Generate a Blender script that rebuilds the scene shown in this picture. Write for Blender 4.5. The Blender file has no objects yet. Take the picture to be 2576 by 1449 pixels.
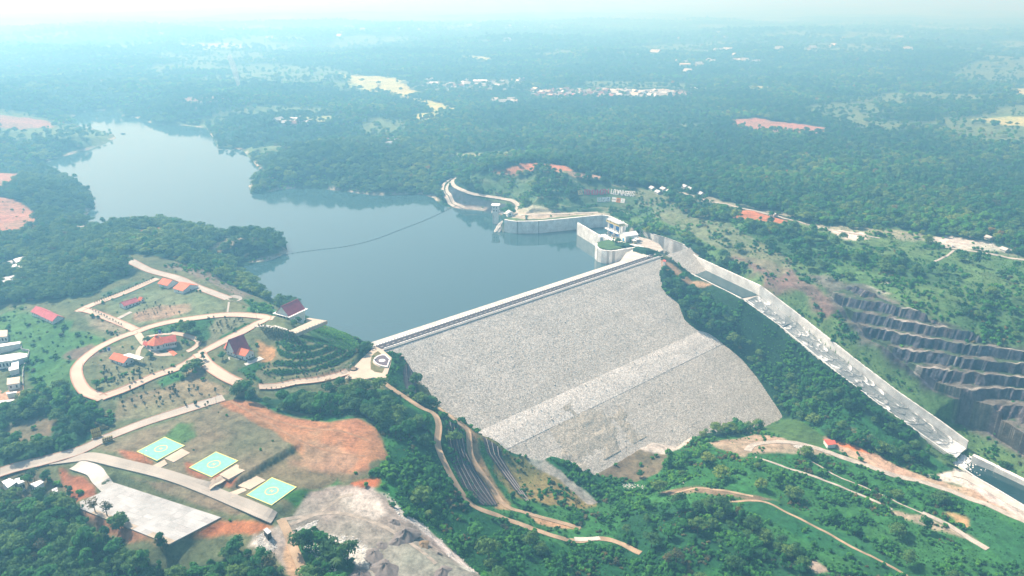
import bpy, bmesh, math, random
import numpy as np
from mathutils import Vector, Matrix
R = math.radians
S = bpy.context.scene
COL = S.collection

# ------------------------------------------------------------------ camera
FPX = 2900 / 1.4907          # focal length in the units of a 2576 px wide picture
CX, CY = 1288.0, 724.5
PITCH = math.atan(1100 / 2900)
CAMH = 274.0                 # metres above the dam crest (crest is z = 0)
cam = bpy.data.cameras.new('camera')
cam_o = bpy.data.objects.new('camera', cam); COL.objects.link(cam_o)
cam.sensor_width = 36; cam.lens = 36 * FPX / 2576
cam.clip_start = 1; cam.clip_end = 90000
cam_o.location = (0, 0, CAMH); cam_o.rotation_euler = (math.pi / 2 - PITCH, 0, 0)
S.camera = cam_o
S.render.engine = 'CYCLES'
S.cycles.use_denoising = True
S.cycles.max_bounces = 4; S.cycles.diffuse_bounces = 2; S.cycles.glossy_bounces = 2
S.cycles.transmission_bounces = 1; S.cycles.volume_bounces = 0; S.cycles.transparent_max_bounces = 8
S.cycles.caustics_reflective = False; S.cycles.caustics_refractive = False
S.view_settings.view_transform = 'Standard'; S.view_settings.look = 'None'
S.view_settings.exposure = 0.76; S.view_settings.gamma = 1

# ------------------------------------------------------------------ sky and sun
SUN_EL, SUN_AZ = 49.0, -52.0      # azimuth from +Y (view direction), negative = left
w = bpy.data.worlds.new('World'); S.world = w; w.use_nodes = True
nt = w.node_tree; bg = nt.nodes['Background']
sky = nt.nodes.new('ShaderNodeTexSky'); sky.sky_type = 'NISHITA'; sky.sun_disc = False
sky.sun_elevation = R(SUN_EL); sky.sun_rotation = R(SUN_AZ); sky.altitude = 300
sky.air_density = 1.0; sky.dust_density = 3.5; sky.ozone_density = 1.0
nt.links.new(sky.outputs[0], bg.inputs[0]); bg.inputs[1].default_value = 0.10
sl = bpy.data.lights.new('sun', 'SUN'); sl.energy = 5.0; sl.angle = R(0.6); sl.color = (1.0, 0.95, 0.86)
so = bpy.data.objects.new('sun', sl); COL.objects.link(so)
sd = Vector((math.sin(R(SUN_AZ)) * math.cos(R(SUN_EL)), math.cos(R(SUN_AZ)) * math.cos(R(SUN_EL)), math.sin(R(SUN_EL))))
so.rotation_euler = sd.to_track_quat('Z', 'Y').to_euler(); so.location = (0, 0, 600)
HAZE_DENSITY = 1 / 2000; HAZE_COLOR = (0.25, 0.65, 1.0)

rng = np.random.default_rng(7); random.seed(7)

# ------------------------------------------------------------------ numeric helpers
def Pz(x, y, z):
    u = (x - CX) / FPX; v = (y - CY) / FPX; s, c = math.sin(PITCH), math.cos(PITCH)
    t = (CAMH - z) / (s + v * c)
    return np.array([u * t, (c - v * s) * t, z])
def proj(X, Y, Z):
    s, c = math.sin(PITCH), math.cos(PITCH)
    dz = Z - CAMH; zc = Y * c - dz * s; yc = Y * s + dz * c
    return CX + FPX * X / zc, CY - FPX * yc / zc
def _h(i, j, s):
    n = (i * 374761393 + j * 668265263 + s * 1442695041) & 0x7fffffff
    n = ((n ^ (n >> 13)) * 1274126177) & 0x7fffffff
    return ((n ^ (n >> 16)) & 0xffff) / 65535.0
def vn(x, y, s=0):
    xi = np.floor(x).astype(np.int64); yi = np.floor(y).astype(np.int64); fx = x - xi; fy = y - yi
    fx = fx * fx * (3 - 2 * fx); fy = fy * fy * (3 - 2 * fy)
    a = _h(xi, yi, s); b = _h(xi + 1, yi, s); c = _h(xi, yi + 1, s); d = _h(xi + 1, yi + 1, s)
    return (a * (1 - fx) + b * fx) * (1 - fy) + (c * (1 - fx) + d * fx) * fy
def fbm(x, y, sc, s=0, o=4):
    t = 0; a = 1; n = 0
    for k in range(o):
        t = t + a * vn(x / sc * 2 ** k + 17.3 * k, y / sc * 2 ** k - 9.1 * k, s + k); n += a; a *= .5
    return t / n            # 0..1
def sstep(a, b, x):
    t = np.clip((x - a) / (b - a), 0, 1); return t * t * (3 - 2 * t)
def sdpoly(x, y, poly):
    """signed distance, negative inside"""
    d = np.full(x.shape, 1e18); ins = np.zeros(x.shape, bool); n = len(poly)
    for i in range(n):
        ax, ay = poly[i][:2]; bx, by = poly[(i + 1) % n][:2]; ex, ey = bx - ax, by - ay
        wx = x - ax; wy = y - ay; L = ex * ex + ey * ey + 1e-12
        t = np.clip((wx * ex + wy * ey) / L, 0, 1)
        d = np.minimum(d, (wx - ex * t) ** 2 + (wy - ey * t) ** 2)
        c = (ay > y) != (by > y)
        if ey != 0: ins ^= c & (wx < ex * wy / ey)
    d = np.sqrt(d); return np.where(ins, -d, d)
def sdpoly_box(x, y, poly, m):
    p = np.array([q[:2] for q in poly]); lo = p.min(0) - m; hi = p.max(0) + m
    o = np.full(x.shape, 1e6); k = (x > lo[0]) & (x < hi[0]) & (y > lo[1]) & (y < hi[1])
    if k.any(): o[k] = sdpoly(x[k], y[k], poly)
    return o
def sdline(x, y, pts):
    d = np.full(x.shape, 1e18)
    for a, b in zip(pts[:-1], pts[1:]):
        ex, ey = b[0] - a[0], b[1] - a[1]; wx = x - a[0]; wy = y - a[1]
        t = np.clip((wx * ex + wy * ey) / (ex * ex + ey * ey + 1e-9), 0, 1)
        d = np.minimum(d, (wx - ex * t) ** 2 + (wy - ey * t) ** 2)
    return np.sqrt(d)
def smooth_line(p, n=4):
    """Catmull-Rom through points"""
    p = [np.array(q, float) for q in p]; q = [p[0]] + p + [p[-1]]; out = []
    for i in range(1, len(q) - 2):
        for k in range(n):
            t = k / n; a, b, c, d = q[i - 1], q[i], q[i + 1], q[i + 2]
            out.append(.5 * (2 * b + (c - a) * t + (2 * a - 5 * b + 4 * c - d) * t * t + (3 * b - a - 3 * c + d) * t ** 3))
    out.append(p[-1]); return out
def resample(pts, step):
    pts = [np.array(p, float) for p in pts]; out = [pts[0]]; acc = 0
    for a, b in zip(pts[:-1], pts[1:]):
        L = np.linalg.norm(b - a)
        if L < 1e-9: continue
        d = step - acc
        while d <= L: out.append(a + (b - a) * d / L); d += step
        acc = L - (d - step)
    return out

# ------------------------------------------------------------------ fixed geometry: dam, lake, spillway
WATER = -15.0; RIVER = -93.0; SLOPE = 1.9
DA = Pz(961.9, 880.5, 0)[:2]; DB = Pz(1661, 645.5, 0)[:2]
DT = (DB - DA) / np.linalg.norm(DB - DA); DN = np.array([DT[1], -DT[0]]); DLEN = float(np.linalg.norm(DB - DA))
def dam_st(X, Y): return (X - DA[0]) * DT[0] + (Y - DA[1]) * DT[1], (X - DA[0]) * DN[0] + (Y - DA[1]) * DN[1]
def dam_plane(X, Y): return -np.maximum(dam_st(X, Y)[1], -30) / SLOPE
def Pdam(x, y):
    u = (x - CX) / FPX; v = (y - CY) / FPX; s, c = math.sin(PITCH), math.cos(PITCH)
    D = np.array([u, c - v * s, -(s + v * c)])
    # camera + D t with z = -S/SLOPE
    k0 = (0 - DA[0]) * DN[0] + (0 - DA[1]) * DN[1]; k1 = D[0] * DN[0] + D[1] * DN[1]
    t = (-k0 / SLOPE - CAMH) / (D[2] + k1 / SLOPE)
    return np.array([D[0] * t, D[1] * t, CAMH + D[2] * t])
dam_edge_px = [(962, 880), (985, 888), (1022, 905), (1043, 940), (1056, 968), (1080, 980), (1090, 1008), (1140, 1045), (1177, 1063), (1218, 1099),
    (1269, 1128), (1323, 1145), (1363, 1154), (1385, 1143), (1436, 1158), (1495, 1191), (1560, 1155), (1610, 1126), (1640, 1110), (1700, 1122), (1735, 1098),
    (1790, 1085), (1850, 1080), (1910, 1075), (1966, 1045), (1936, 1000), (1902, 949), (1865, 904), (1797, 851), (1752, 833), (1719, 806),
    (1704, 765), (1662, 727), (1655, 690), (1660, 647)]
dam_poly = [Pdam(*p) for p in dam_edge_px]

wall_top_px = [(1268, 552), (1282, 555), (1300, 557), (1354.6, 556), (1410, 551), (1451, 547), (1490, 543), (1516, 541), (1528, 542.5), (1542, 548), (1568, 562), (1607, 574),
    (1646, 591), (1680, 601), (1719, 616)]
big_wall = [Pz(x, y, 1.5) for x, y in wall_top_px]
pier_px = [(1498, 611), (1497, 618), (1503, 625), (1513, 629), (1528, 631.5), (1545, 631.5), (1575, 626), (1603, 622)]
pier_wall = [Pz(x, y, 0.5) for x, y in pier_px]
chute_R = [Pz(*a) for a in [(1599, 618, -18), (1680, 640, -18), (1741, 664, -18), (1910, 744, -18), (2004, 810, -32), (2135, 915, -50), (2247, 1001, -66), (2360, 1080, -80), (2431, 1129, -88)]]
CW = 24.0
def offset_line(pts, w):
    out = []
    for i, p in enumerate(pts):
        a = pts[max(i - 1, 0)]; b = pts[min(i + 1, len(pts) - 1)]
        t = np.array(b[:2]) - np.array(a[:2]); t /= np.linalg.norm(t) + 1e-9
        q = np.array(p, float); q[:2] += np.array([t[1], -t[0]]) * w; out.append(q)
    return out
lake_px = [(928, 866), (900, 850), (868, 838), (820, 822), (770, 802), (722, 776), (672, 742), (628, 706), (596, 674),
    (640, 664), (690, 652), (724, 632), (716, 606), (680, 596), (640, 600), (560, 600), (470, 586), (380, 576), (300, 574), (232, 570), (206, 556), (222, 536), (240, 514),
    (228, 490), (196, 462), (150, 440), (110, 428), (67, 424), (148, 397), (230, 375), (293, 348), (285, 338), (250, 328), (200, 318), (172, 305),
    (176, 298), (204, 283), (240, 279), (281, 277), (302, 282), (308, 295), (340, 296), (389, 313), (463, 316), (518, 323), (537, 349), (548, 375),
    (585, 374), (611, 378), (630, 401), (650, 425), (661, 442), (640, 455), (626, 468), (630, 488), (659, 488), (704, 477), (778, 472), (852, 480), (939, 491),
    (1000, 491), (1060, 489), (1090, 498), (1103, 512), (1125, 520), (1144, 523), (1165, 525), (1200, 528), (1240, 534), (1260, 543), (1265, 556), (1262, 572), (1266, 584)]
lake_poly = [Pz(x, y, WATER)[:2] for x, y in lake_px]
lake_poly += [q[:2] for q in offset_line(big_wall[:11], -2.0)]
gate_end = Pz(1600, 612, 0)[:2]
lake_poly += [Pz(1603, 600, 0)[:2], Pz(1570, 604, 0)[:2], Pz(1520, 606, 0)[:2]]
lake_poly += [q[:2] for q in offset_line(pier_wall, -2.0)]
lake_poly += [DB - DN * 30 - DT * 25, DA - DN * 28 + DT * 6]
# river below the chute
river_px = [(2396, 1168), (2420, 1146), (2450, 1152), (2500, 1180), (2540, 1202), (2640, 1255), (2760, 1330), (2700, 1350), (2576, 1272), (2520, 1240), (2460, 1205), (2425, 1186)]
river_poly = [Pz(x, y, RIVER)[:2] for x, y in river_px]
fan = offset_line(chute_R, CW)
chute_foot = [p[:2] for p in offset_line(chute_R, -0.5)] + [p[:2] for p in fan[::-1]]

# ------------------------------------------------------------------ terrain
ctrl = [  # (x, y in the 2576 px picture, z)
 # crest / plaza / left estate
 (960, 910, 0), (900, 930, 0), (975, 950, 0), (940, 885, 0), (850, 950, 1), (750, 965, 2), (655, 972, 3), (590, 968, 4), (540, 925, 7), (505, 890, 9), (560, 855, 13), (620, 820, 17), (690, 798, 20),
 (700, 790, 21), (740, 836, 22), (820, 806, 22), (770, 800, 22), (690, 822, 20), (640, 840, 15), (600, 905, 11), (650, 905, 9), (700, 860, 13), (660, 935, 6), (870, 830, 10), (915, 858, 3), (800, 945, 3),
 (620, 785, 20), (540, 790, 19), (450, 800, 16), (330, 835, 13), (400, 865, 12), (300, 905, 10), (480, 880, 9), (230, 880, 11), (190, 930, 9), (250, 1000, 6), (330, 975, 6), (430, 930, 8), (450, 980, 4),
 (350, 1010, 2), (560, 1000, 2), (440, 1040, 0), (280, 1090, -2), (130, 1155, -5), (0, 1185, -7), (200, 790, 15), (250, 760, 17), (330, 720, 18), (400, 695, 19), (320, 655, 22), (450, 705, 20), (520, 730, 20), (600, 752, 20),
 (570, 770, 20), (330, 765, 17), (450, 760, 18), (430, 725, 18), (120, 800, 11), (200, 850, 9), (60, 760, 8), (30, 850, 3), (30, 900, 1), (30, 980, -1), (100, 880, 4), (120, 960, 1), (170, 1040, 0), (100, 1100, -4), (0, 1060, -5),
 (200, 700, 10), (100, 650, 8), (0, 700, 5), (0, 600, 10), (150, 580, 14), (250, 600, 16), (350, 590, 14), (450, 570, 8), (400, 620, 20), (450, 650, 18), (550, 690, 16), (640, 740, 14), (700, 765, 14), (560, 640, 6), (560, 600, 2),
 (620, 600, 6), (680, 600, 4), (640, 630, 4), (230, 570, 6), (760, 780, 10),
 # helipads and yard
 (403, 1128, 1), (537, 1167, 0), (683, 1235, -3), (600, 1080, 1), (500, 1060, 1), (440, 1100, 1), (720, 1140, -1), (800, 1100, -2), (640, 1030, 1), (900, 1130, -3), (950, 1160, -5), (860, 1060, -1), (780, 1180, -4), (300, 1130, 0),
 (380, 1180, -2), (520, 1225, -4), (620, 1270, -6), (700, 1310, -8), (430, 1290, -7), (300, 1240, -6), (250, 1260, -7), (400, 1360, -8), (550, 1300, -8), (200, 1190, -6), (100, 1220, -10), (20, 1240, -12), (0, 1350, -16), (200, 1350, -15),
 (400, 1430, -16), (600, 1400, -15), (800, 1250, -8), (850, 1300, -10), (950, 1330, -11), (1000, 1400, -13), (1050, 1380, -13), (700, 1400, -13), (900, 1440, -14), (1180, 1445, -18), (1010, 1290, -12), (960, 1240, -9), (650, 1340, -9),
 (800, 1440, -14), (0, 1500, -20), (700, 1600, -20), (1200, 1600, -30), (-300, 1300, -20), (-300, 1000, -8),
 # ridge under plaza
 (700, 985, -1), (800, 985, -1), (900, 985, -2), (750, 1030, -4), (880, 1040, -4), (960, 1050, -5), (990, 1100, -8), (1010, 1180, -14), (1050, 1060, -11),
 # access road
 (963, 962, 0), (999, 987, -3), (1054, 1023, -8), (1090, 1041, -13), (1105, 1071, -16), (1101, 1121, -21), (1123, 1176, -28), (1159, 1238, -38), (1192, 1274, -45), (1254, 1298, -54), (1327, 1326, -62), (1400, 1351, -68),
 (1455, 1362, -71), (1509, 1355, -73), (1564, 1369, -75), (1608, 1391, -76), (1080, 1130, -17), (1060, 1200, -20), (1100, 1260, -31), (1080, 1320, -27), (1180, 1340, -42), (1300, 1380, -58), (1200, 1440, -40), (1400, 1430, -64),
 # second track and revetment foot
 (1079, 972, -16), (1108, 1034, -22), (1178, 1081, -34), (1184, 1143, -42), (1214, 1194, -49), (1266, 1267, -59), (1327, 1289, -63), (1462, 1329, -74), (1300, 1180, -66), (1250, 1110, -50), (1420, 1240, -76), (1380, 1290, -70),
 (1490, 1262, -84), (1010, 920, -2), (1000, 950, -6), (1030, 990, -14),
 # valley floor, lower right
 (1560, 1190, -85), (1650, 1160, -84), (1700, 1150, -82), (1620, 1230, -86), (1750, 1125, -84), (1850, 1130, -80), (1950, 1120, -82), (2000, 1075, -86), (2080, 1110, -84), (1560, 1300, -80), (1700, 1300, -72), (1650, 1400, -72), (1800, 1230, -74), (1900, 1200, -76),
 (1800, 1400, -70), (1950, 1330, -74), (2000, 1250, -80), (2100, 1180, -84), (2250, 1180, -88), (2300, 1260, -88), (2200, 1330, -82), (2100, 1440, -76), (2380, 1190, -89), (2450, 1240, -90), (2576, 1300, -90), (2450, 1330, -88), (2576, 1430, -88), (2350, 1420, -84), (1600, 1500, -76), (2300, 1600, -84), (2800, 1500, -88), (2700, 1380, -90),
 (1640, 620, 0), (1600, 600, 0), (1560, 600, 0), (1540, 615, 0), (1670, 640, -2), (1650, 615, 0), (1672, 662, -5),
 # right of spillway: berm, rock cut, plateau
 (1570, 555, 2), (1610, 570, 3), (1680, 590, 4), (1750, 625, 0), (1830, 660, 0), (1930, 715, -4), (2000, 762, -12), (2080, 820, -24), (2150, 870, -34), (2230, 935, -44), (2340, 1020, -58), (2470, 1120, -74), (2576, 1190, -84), (2700, 1270, -88),
 (2180, 740, -2), (2100, 690, 2), (2000, 640, 6), (1900, 600, 10), (2300, 790, -8), (2400, 830, -14), (2480, 862, -20), (2576, 900, -26), (2700, 950, -30), (2350, 900, -34), (2450, 960, -44), (2576, 1010, -54), (2576, 1100, -68), (2700, 1150, -72),
 (2300, 700, 4), (2450, 760, -2), (2576, 800, -8), (2750, 860, -12), (2300, 600, 10), (2450, 650, 6), (2576, 680, 2), (2100, 590, 14), (2050, 560, 15), (1950, 540, 16), (2700, 700, 2), (2900, 900, -10),
 # sign hill
 (1300, 538, 2), (1400, 537, 2), (1500, 537, 2.5), (1560, 545, 3), (1320, 520, 6), (1400, 505, 9), (1500, 510, 9), (1500, 489, 17), (1600, 497, 17), (1500, 465, 28), (1620, 480, 20), (1700, 520, 16), (1800, 560, 14), (1650, 540, 9), (1700, 570, 7), (1450, 455, 34), (1350, 430, 38), (1280, 430, 37), (1250, 440, 34), (1200, 450, 26), (1420, 420, 38),
 (1500, 440, 32), (1600, 460, 22), (1180, 470, 10), (1220, 500, 6), (1280, 512, 4), (1300, 520, 3), (1140, 470, 3), (1125, 490, -4), (1140, 512, -13), (1200, 495, 6), (1150, 440, 6), (1100, 460, -2),
 # beyond
 (1000, 470, -6), (900, 460, -4), (800, 455, -4), (700, 455, -2), (700, 420, 14), (850, 420, 16), (1000, 420, 12), (700, 380, 20), (600, 350, 10), (560, 330, -6), (450, 290, 10), (400, 260, 24), (550, 250, 34), (700, 300, 20), (900, 330, 10), (1100, 380, 14), (1300, 380, 16), (1200, 330, 8),
 (1500, 400, 20), (1700, 430, 20), (1900, 450, 16), (2100, 480, 16), (2300, 520, 14), (2576, 580, 10), (2800, 620, 8), (1950, 320, 18), (2100, 320, 18), (2300, 350, 14), (2576, 400, 12), (1700, 330, 14), (1500, 300, 10), (1300, 260, 5), (1000, 230, 4), (1000, 260, 3), (1100, 280, 3), (1400, 235, 8), (1600, 240, 10),
 (1800, 260, 16), (2100, 250, 16), (2400, 260, 14), (800, 250, 14), (700, 220, 20), (300, 240, 20), (150, 240, 40), (0, 230, 50), (100, 270, 20), (0, 290, 30), (-200, 300, 40), (100, 330, 14), (0, 350, 14), (200, 345, 6), (50, 400, -4), (-200, 420, 10), (-200, 500, 10), (0, 440, 6), (100, 470, 12), (180, 490, 6), (50, 520, 8), (0, 560, 8), (130, 545, 4), (-200, 700, 6), (-200, 850, 0),
 (400, 180, 20), (1000, 180, 10), (1600, 180, 12), (2200, 180, 14), (0, 160, 30), (2700, 180, 20), (2900, 300, 20),
]
C = np.array([Pz(*c) for c in ctrl])
ex = [p for i, p in enumerate(dam_poly) if 0 < i < len(dam_poly) - 1]
exb = []
for p in big_wall[:-1]: exb.append(np.array([p[0], p[1], 1.0]))
ridge = []
Lw = [np.array([*p[:2], p[2] + 3]) for p in offset_line(chute_R, CW + 1)][2:]
edgeR = [Pdam(*p) for p in dam_edge_px[24:34]]
chL = np.array(resample(Lw, 6))
for E_ in edgeR:
    j = int(np.argmin(np.hypot(chL[:, 0] - E_[0] - 8, chL[:, 1] - E_[1] - 14))); Lp = chL[j]; gap = float(np.hypot(*(Lp - E_)[:2]))
    for f in (.2, .45, .7, .92):
        q = E_ * (1 - f) + Lp * f; q[2] -= min(9, gap * .20) * math.sin(math.pi * f) ** .8; ridge.append(q)
for p in chL[::4]: ridge.append(np.array(p))
shore = [np.array([*Pz(x, y, WATER)[:2], WATER + .5]) for x, y in lake_px[:-2]]
C = np.vstack([C, ex, exb, shore, ridge])
def rbf_fit(C):
    D = np.sqrt((C[:, None, 0] - C[None, :, 0]) ** 2 + (C[:, None, 1] - C[None, :, 1]) ** 2 + 150)
    n = len(C); A = np.zeros((n + 1, n + 1)); A[:n, :n] = D + np.eye(n) * -0.5; A[:n, n] = 1; A[n, :n] = 1
    return np.linalg.solve(A, np.append(C[:, 2], 0))
Wt = rbf_fit(C)
def base_z(x, y):
    out = np.full(x.shape, Wt[-1]); 
    for i in range(0, x.size, 60000):
        xs = x.ravel()[i:i + 60000].astype(np.float32); ys = y.ravel()[i:i + 60000].astype(np.float32)
        D = np.sqrt((xs[:, None] - C[None, :, 0].astype(np.float32)) ** 2 + (ys[:, None] - C[None, :, 1].astype(np.float32)) ** 2 + 150)
        out.ravel()[i:i + 60000] += D @ Wt[:-1].astype(np.float32)
    return out
rr = list(np.arange(180, 380, 2.5)) + list(np.arange(380, 1100, 1.8))
while rr[-1] < 3000: rr.append(rr[-1] * 1.0032)
while rr[-1] < 45000: rr.append(rr[-1] * 1.013)
RR = np.array(rr); NA = 760; AA = np.radians(np.linspace(-47, 47, NA))
XX = RR[:, None] * np.sin(AA)[None, :]; YY = RR[:, None] * np.cos(AA)[None, :]
near = RR < 4200; kn = int(near.sum())
ZZ = np.zeros(XX.shape); ZZ[:kn] = base_z(XX[:kn], YY[:kn])
hills = (fbm(XX, YY, 900, 3) - .5) * (60 + 50 * sstep(2200, 4000, RR))[:, None] + (fbm(XX, YY, 260, 9, 3) - .5) * 22
far_z = 12 + hills * 1.0
mix = sstep(1500, 4000, RR)[:, None]
ZZ[:kn] = ZZ[:kn] * (1 - mix[:kn]) + far_z[:kn] * mix[:kn]; ZZ[kn:] = far_z[kn:]
ZZ += (1 - mix) * sstep(1100, 1500, RR)[:, None] * hills * .5
mount = np.exp(-((AA + .02) / .12) ** 2)[None, :] * sstep(14000, 26000, RR)[:, None] * 330 + np.exp(-((AA - .45) / .2) ** 2)[None, :] * sstep(12000, 30000, RR)[:, None] * 260
ZZ += mount * (0.6 + .8 * fbm(XX, YY, 6000, 5, 4))
def lookup(x, y, Z=None):
    Z = ZZ if Z is None else Z
    r = np.hypot(x, y); a = np.arctan2(x, y)
    i = np.interp(r, RR, np.arange(len(RR))); j = (a - AA[0]) / (AA[1] - AA[0])
    j = np.clip(j, 0, NA - 1.001); i = np.clip(i, 0, len(RR) - 1.001)
    i0 = i.astype(int); j0 = j.astype(int); fi = i - i0; fj = j - j0
    return (Z[i0, j0] * (1 - fj) + Z[i0, j0 + 1] * fj) * (1 - fi) + (Z[i0 + 1, j0] * (1 - fj) + Z[i0 + 1, j0 + 1] * fj) * fi
def gz(x, y): return float(lookup(np.array([float(x)]), np.array([float(y)]))[0])
def G(px, py):
    """first hit of the view ray through (px, py) with the terrain: turns a pixel into a place"""
    u = (px - CX) / FPX; v = (py - CY) / FPX; s, c = math.sin(PITCH), math.cos(PITCH)
    dx, dy, dz = u, c - v * s, -(s + v * c); hr = math.hypot(dx, dy); a = math.atan2(dx, dy)
    j = min(max((a - AA[0]) / (AA[1] - AA[0]), 0), NA - 1.001); j0 = int(j); fj = j - j0
    col = ZZ[:, j0] * (1 - fj) + ZZ[:, j0 + 1] * fj
    rz = CAMH + dz / hr * RR; k = np.argmax(rz <= col)
    if k == 0: k = len(RR) - 1
    f0 = rz[k - 1] - col[k - 1]; f1 = rz[k] - col[k]; t = f0 / (f0 - f1 + 1e-9); t = min(max(t, 0), 1)
    r = RR[k - 1] * (1 - t) + RR[k] * t
    return np.array([r * math.sin(a), r * math.cos(a), CAMH + dz / hr * r])
def GP(px_list): return [G(*p) for p in px_list]

# --- terraces: staircase cut in world heights
def stair(z, step, face, ph=0.0):
    q = (z + ph) / step; k = np.floor(q); f = q - k
    return (k + np.clip((f - (1 - face)) / face, 0, 1)) * step - ph
terr = [
 ([(700, 862), (742, 840), (822, 808), (868, 836), (925, 862), (930, 885), (880, 925), (780, 945), (660, 962), (640, 938), (690, 900)], 3.3, .60, 0, 6),
 ([(1300, 532), (1500, 534), (1640, 545), (1830, 640), (1960, 700), (2000, 660), (1880, 590), (1720, 500), (1600, 470), (1480, 458), (1330, 440), (1200, 450), (1160, 470), (1230, 500)], 7.0, .6, 1.5, 12),
 ([(1930, 690), (2060, 800), (2170, 870), (2350, 1005), (2480, 1105), (2620, 1200), (2900, 1350), (2900, 950), (2576, 885), (2480, 855), (2330, 800), (2190, 735), (2050, 660), (1960, 640)], 9.0, .66, 3.0, 14),
]
ZB0 = ZZ.copy()
for poly, step, face, ph, soft in terr:
    W = GP(poly); d = sdpoly_box(XX, YY, W, 40); m = sstep(0, -soft, d)
    k = m > 0
    z2 = stair(ZZ + (fbm(XX, YY, 40, 21, 2) - .5) * 1.5 + (fbm(XX, YY, 9, 23, 2) - .5) * (2.6 if step > 8 else .5), step, face, ph)
    ZZ = np.where(k, ZZ * (1 - m) + z2 * m, ZZ)
# helipad retaining step: the lowest pad stands below a bank
st_a, st_b = G(592, 1222), G(732, 1131)
tt = (st_b - st_a)[:2]; tl = np.linalg.norm(tt); tt /= tl; tn = np.array([tt[1], -tt[0]])
sc = (XX - st_a[0]) * tn[0] + (YY - st_a[1]) * tn[1]; sa = (XX - st_a[0]) * tt[0] + (YY - st_a[1]) * tt[1]
ZZ += np.where((sa > -6) & (sa < tl + 12) & (abs(sc) < 30), 1, 0) * sstep(-6, 2, sa) * sstep(tl + 12, tl, sa) * np.where(sc < 0, 1.6 * sstep(-30, 0, sc), -1.9 * sstep(30, 3, sc) * sstep(0, 3, sc))
# levelled ground: (picture outline, level, soft edge)
LOT = [(290, 1216), (556, 1301), (425, 1369), (205, 1280), (200, 1262), (260, 1236)]
PLAZA = [(870, 944), (885, 930), (916, 897), (936, 880), (944, 872), (962, 880), (985, 900), (983, 915), (970, 955), (940, 950), (900, 958), (868, 953)]
flats = [(LOT, -7.0, 5), (PLAZA, .2, 3), ([(774, 798), (826, 806), (747, 843), (720, 834), (690, 822), (696, 800), (730, 790)], 22.0, 3),
 ([(340, 1128), (410, 1096), (530, 1100), (605, 1160), (540, 1203), (470, 1165)], .2, 6), ([(610, 1234), (690, 1196), (752, 1225), (682, 1276)], -3.4, 8),
 ([(1560, 606), (1600, 592), (1640, 602), (1664, 614), (1672, 628), (1650, 634), (1600, 622)], -.2, 3), ([(1280, 545), (1340, 534), (1500, 533), (1530, 538), (1450, 545), (1355, 553), (1284, 553)], 1.2, 4)]
for px, z, soft in flats:
    W = [Pz(x, y, z) for x, y in px]; d = sdpoly_box(XX, YY, W, soft + 3); m = sstep(soft, 0, d); ZZ = ZZ * (1 - m) + (z - .25) * m
# small relief
rough = sstep(0, 60, sdpoly_box(XX, YY, GP([(250, 650), (600, 730), (930, 870), (1000, 980), (960, 1180), (760, 1300), (700, 1330), (200, 1330), (100, 1150), (150, 800)]), 80)) 
ZZ += (fbm(XX, YY, 14, 31, 3) - .5) * 2.2 * rough * (RR < 3000)[:, None]
# lake
dl = sdpoly_box(XX, YY, lake_poly, 400)
n_ = (fbm(XX, YY, 25, 41, 3) - .5) * 6
wl_line = [p[:2] for p in big_wall[:11]] + []
dwall = np.minimum(sdline(XX, YY, [p[:2] for p in big_wall[:11]]), sdline(XX, YY, [p[:2] for p in pier_wall]))
n_ = n_ * sstep(6, 25, dwall)
de = dl + n_
sharp = sstep(30, 4, dwall)
bank = WATER - .4 + np.clip(de, 0, 400) * (.55 + 14 * sharp) 
s_, t_ = dam_st(XX, YY); wet = (de < 15) & ((t_ < 2) | (s_ < -12) | (s_ > DLEN + 40))
ZZ = np.where(de > 0, np.minimum(np.where(wet, np.maximum(ZZ, WATER + .5 + np.clip(de, 0, 8) * .12), ZZ), bank), np.minimum(ZZ, WATER - .5 - np.clip(-de, 0, 12) * .5))
# dam footprint, chute footprint, river
dd = sdpoly_box(XX, YY, [p[:2] for p in dam_poly], 60)
pl = dam_plane(XX, YY)
ZZ = np.where(dd < 1.5, np.minimum(ZZ, pl - 3 * sstep(1.5, -2.5, dd)), np.where((dd < 40) & (dam_st(XX, YY)[1] > 0), np.maximum(ZZ, pl + .2 + np.clip(dd - 1.5, 0, 12) * .1 * (dam_st(XX, YY)[1] > 3)), ZZ))
s_, t_ = dam_st(XX, YY)
inb = (s_ > 3) & (s_ < DLEN - 8) & (t_ < 4) & (t_ > -60); ZZ = np.where(inb, np.minimum(ZZ, -4 - .3 * np.abs(t_)), ZZ)
def along(x, y, pts):
    """nearest point on a polyline: distance, side-signed distance, interpolated z"""
    best = np.full(x.shape, 1e18); sd_ = np.zeros(x.shape); zz = np.zeros(x.shape)
    for a, b in zip(pts[:-1], pts[1:]):
        ex, ey = b[0] - a[0], b[1] - a[1]; wx = x - a[0]; wy = y - a[1]; L = ex * ex + ey * ey
        t = np.clip((wx * ex + wy * ey) / L, 0, 1); d = (wx - ex * t) ** 2 + (wy - ey * t) ** 2
        k = d < best; best = np.where(k, d, best); zz = np.where(k, a[2] + (b[2] - a[2]) * t, zz)
        sd_ = np.where(k, np.sign(wx * ey - wy * ex), sd_)
    return np.sqrt(best), sd_ * np.sqrt(best), zz
kb = (XX > 120) & (XX < 480) & (YY > 480) & (YY < 980)
dist, sid, zf = along(XX[kb], YY[kb], chute_R)
zk = ZZ[kb]   # side > 0 is right of travel (towards the viewer / dam); the channel spans 0..CW
mid = (sid > -1.0) & (sid < CW + .8)
endk = YY[kb] > 556
left_cap = zf + 1.8 + np.clip(sid - CW - 1, 0, 80) * 1.0
right_cap = zf + 8.8 + np.clip(-sid - 5, 0, 90) * 1.15
zk2 = np.where(mid & endk, np.minimum(zk, zf - 3), zk)
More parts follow.
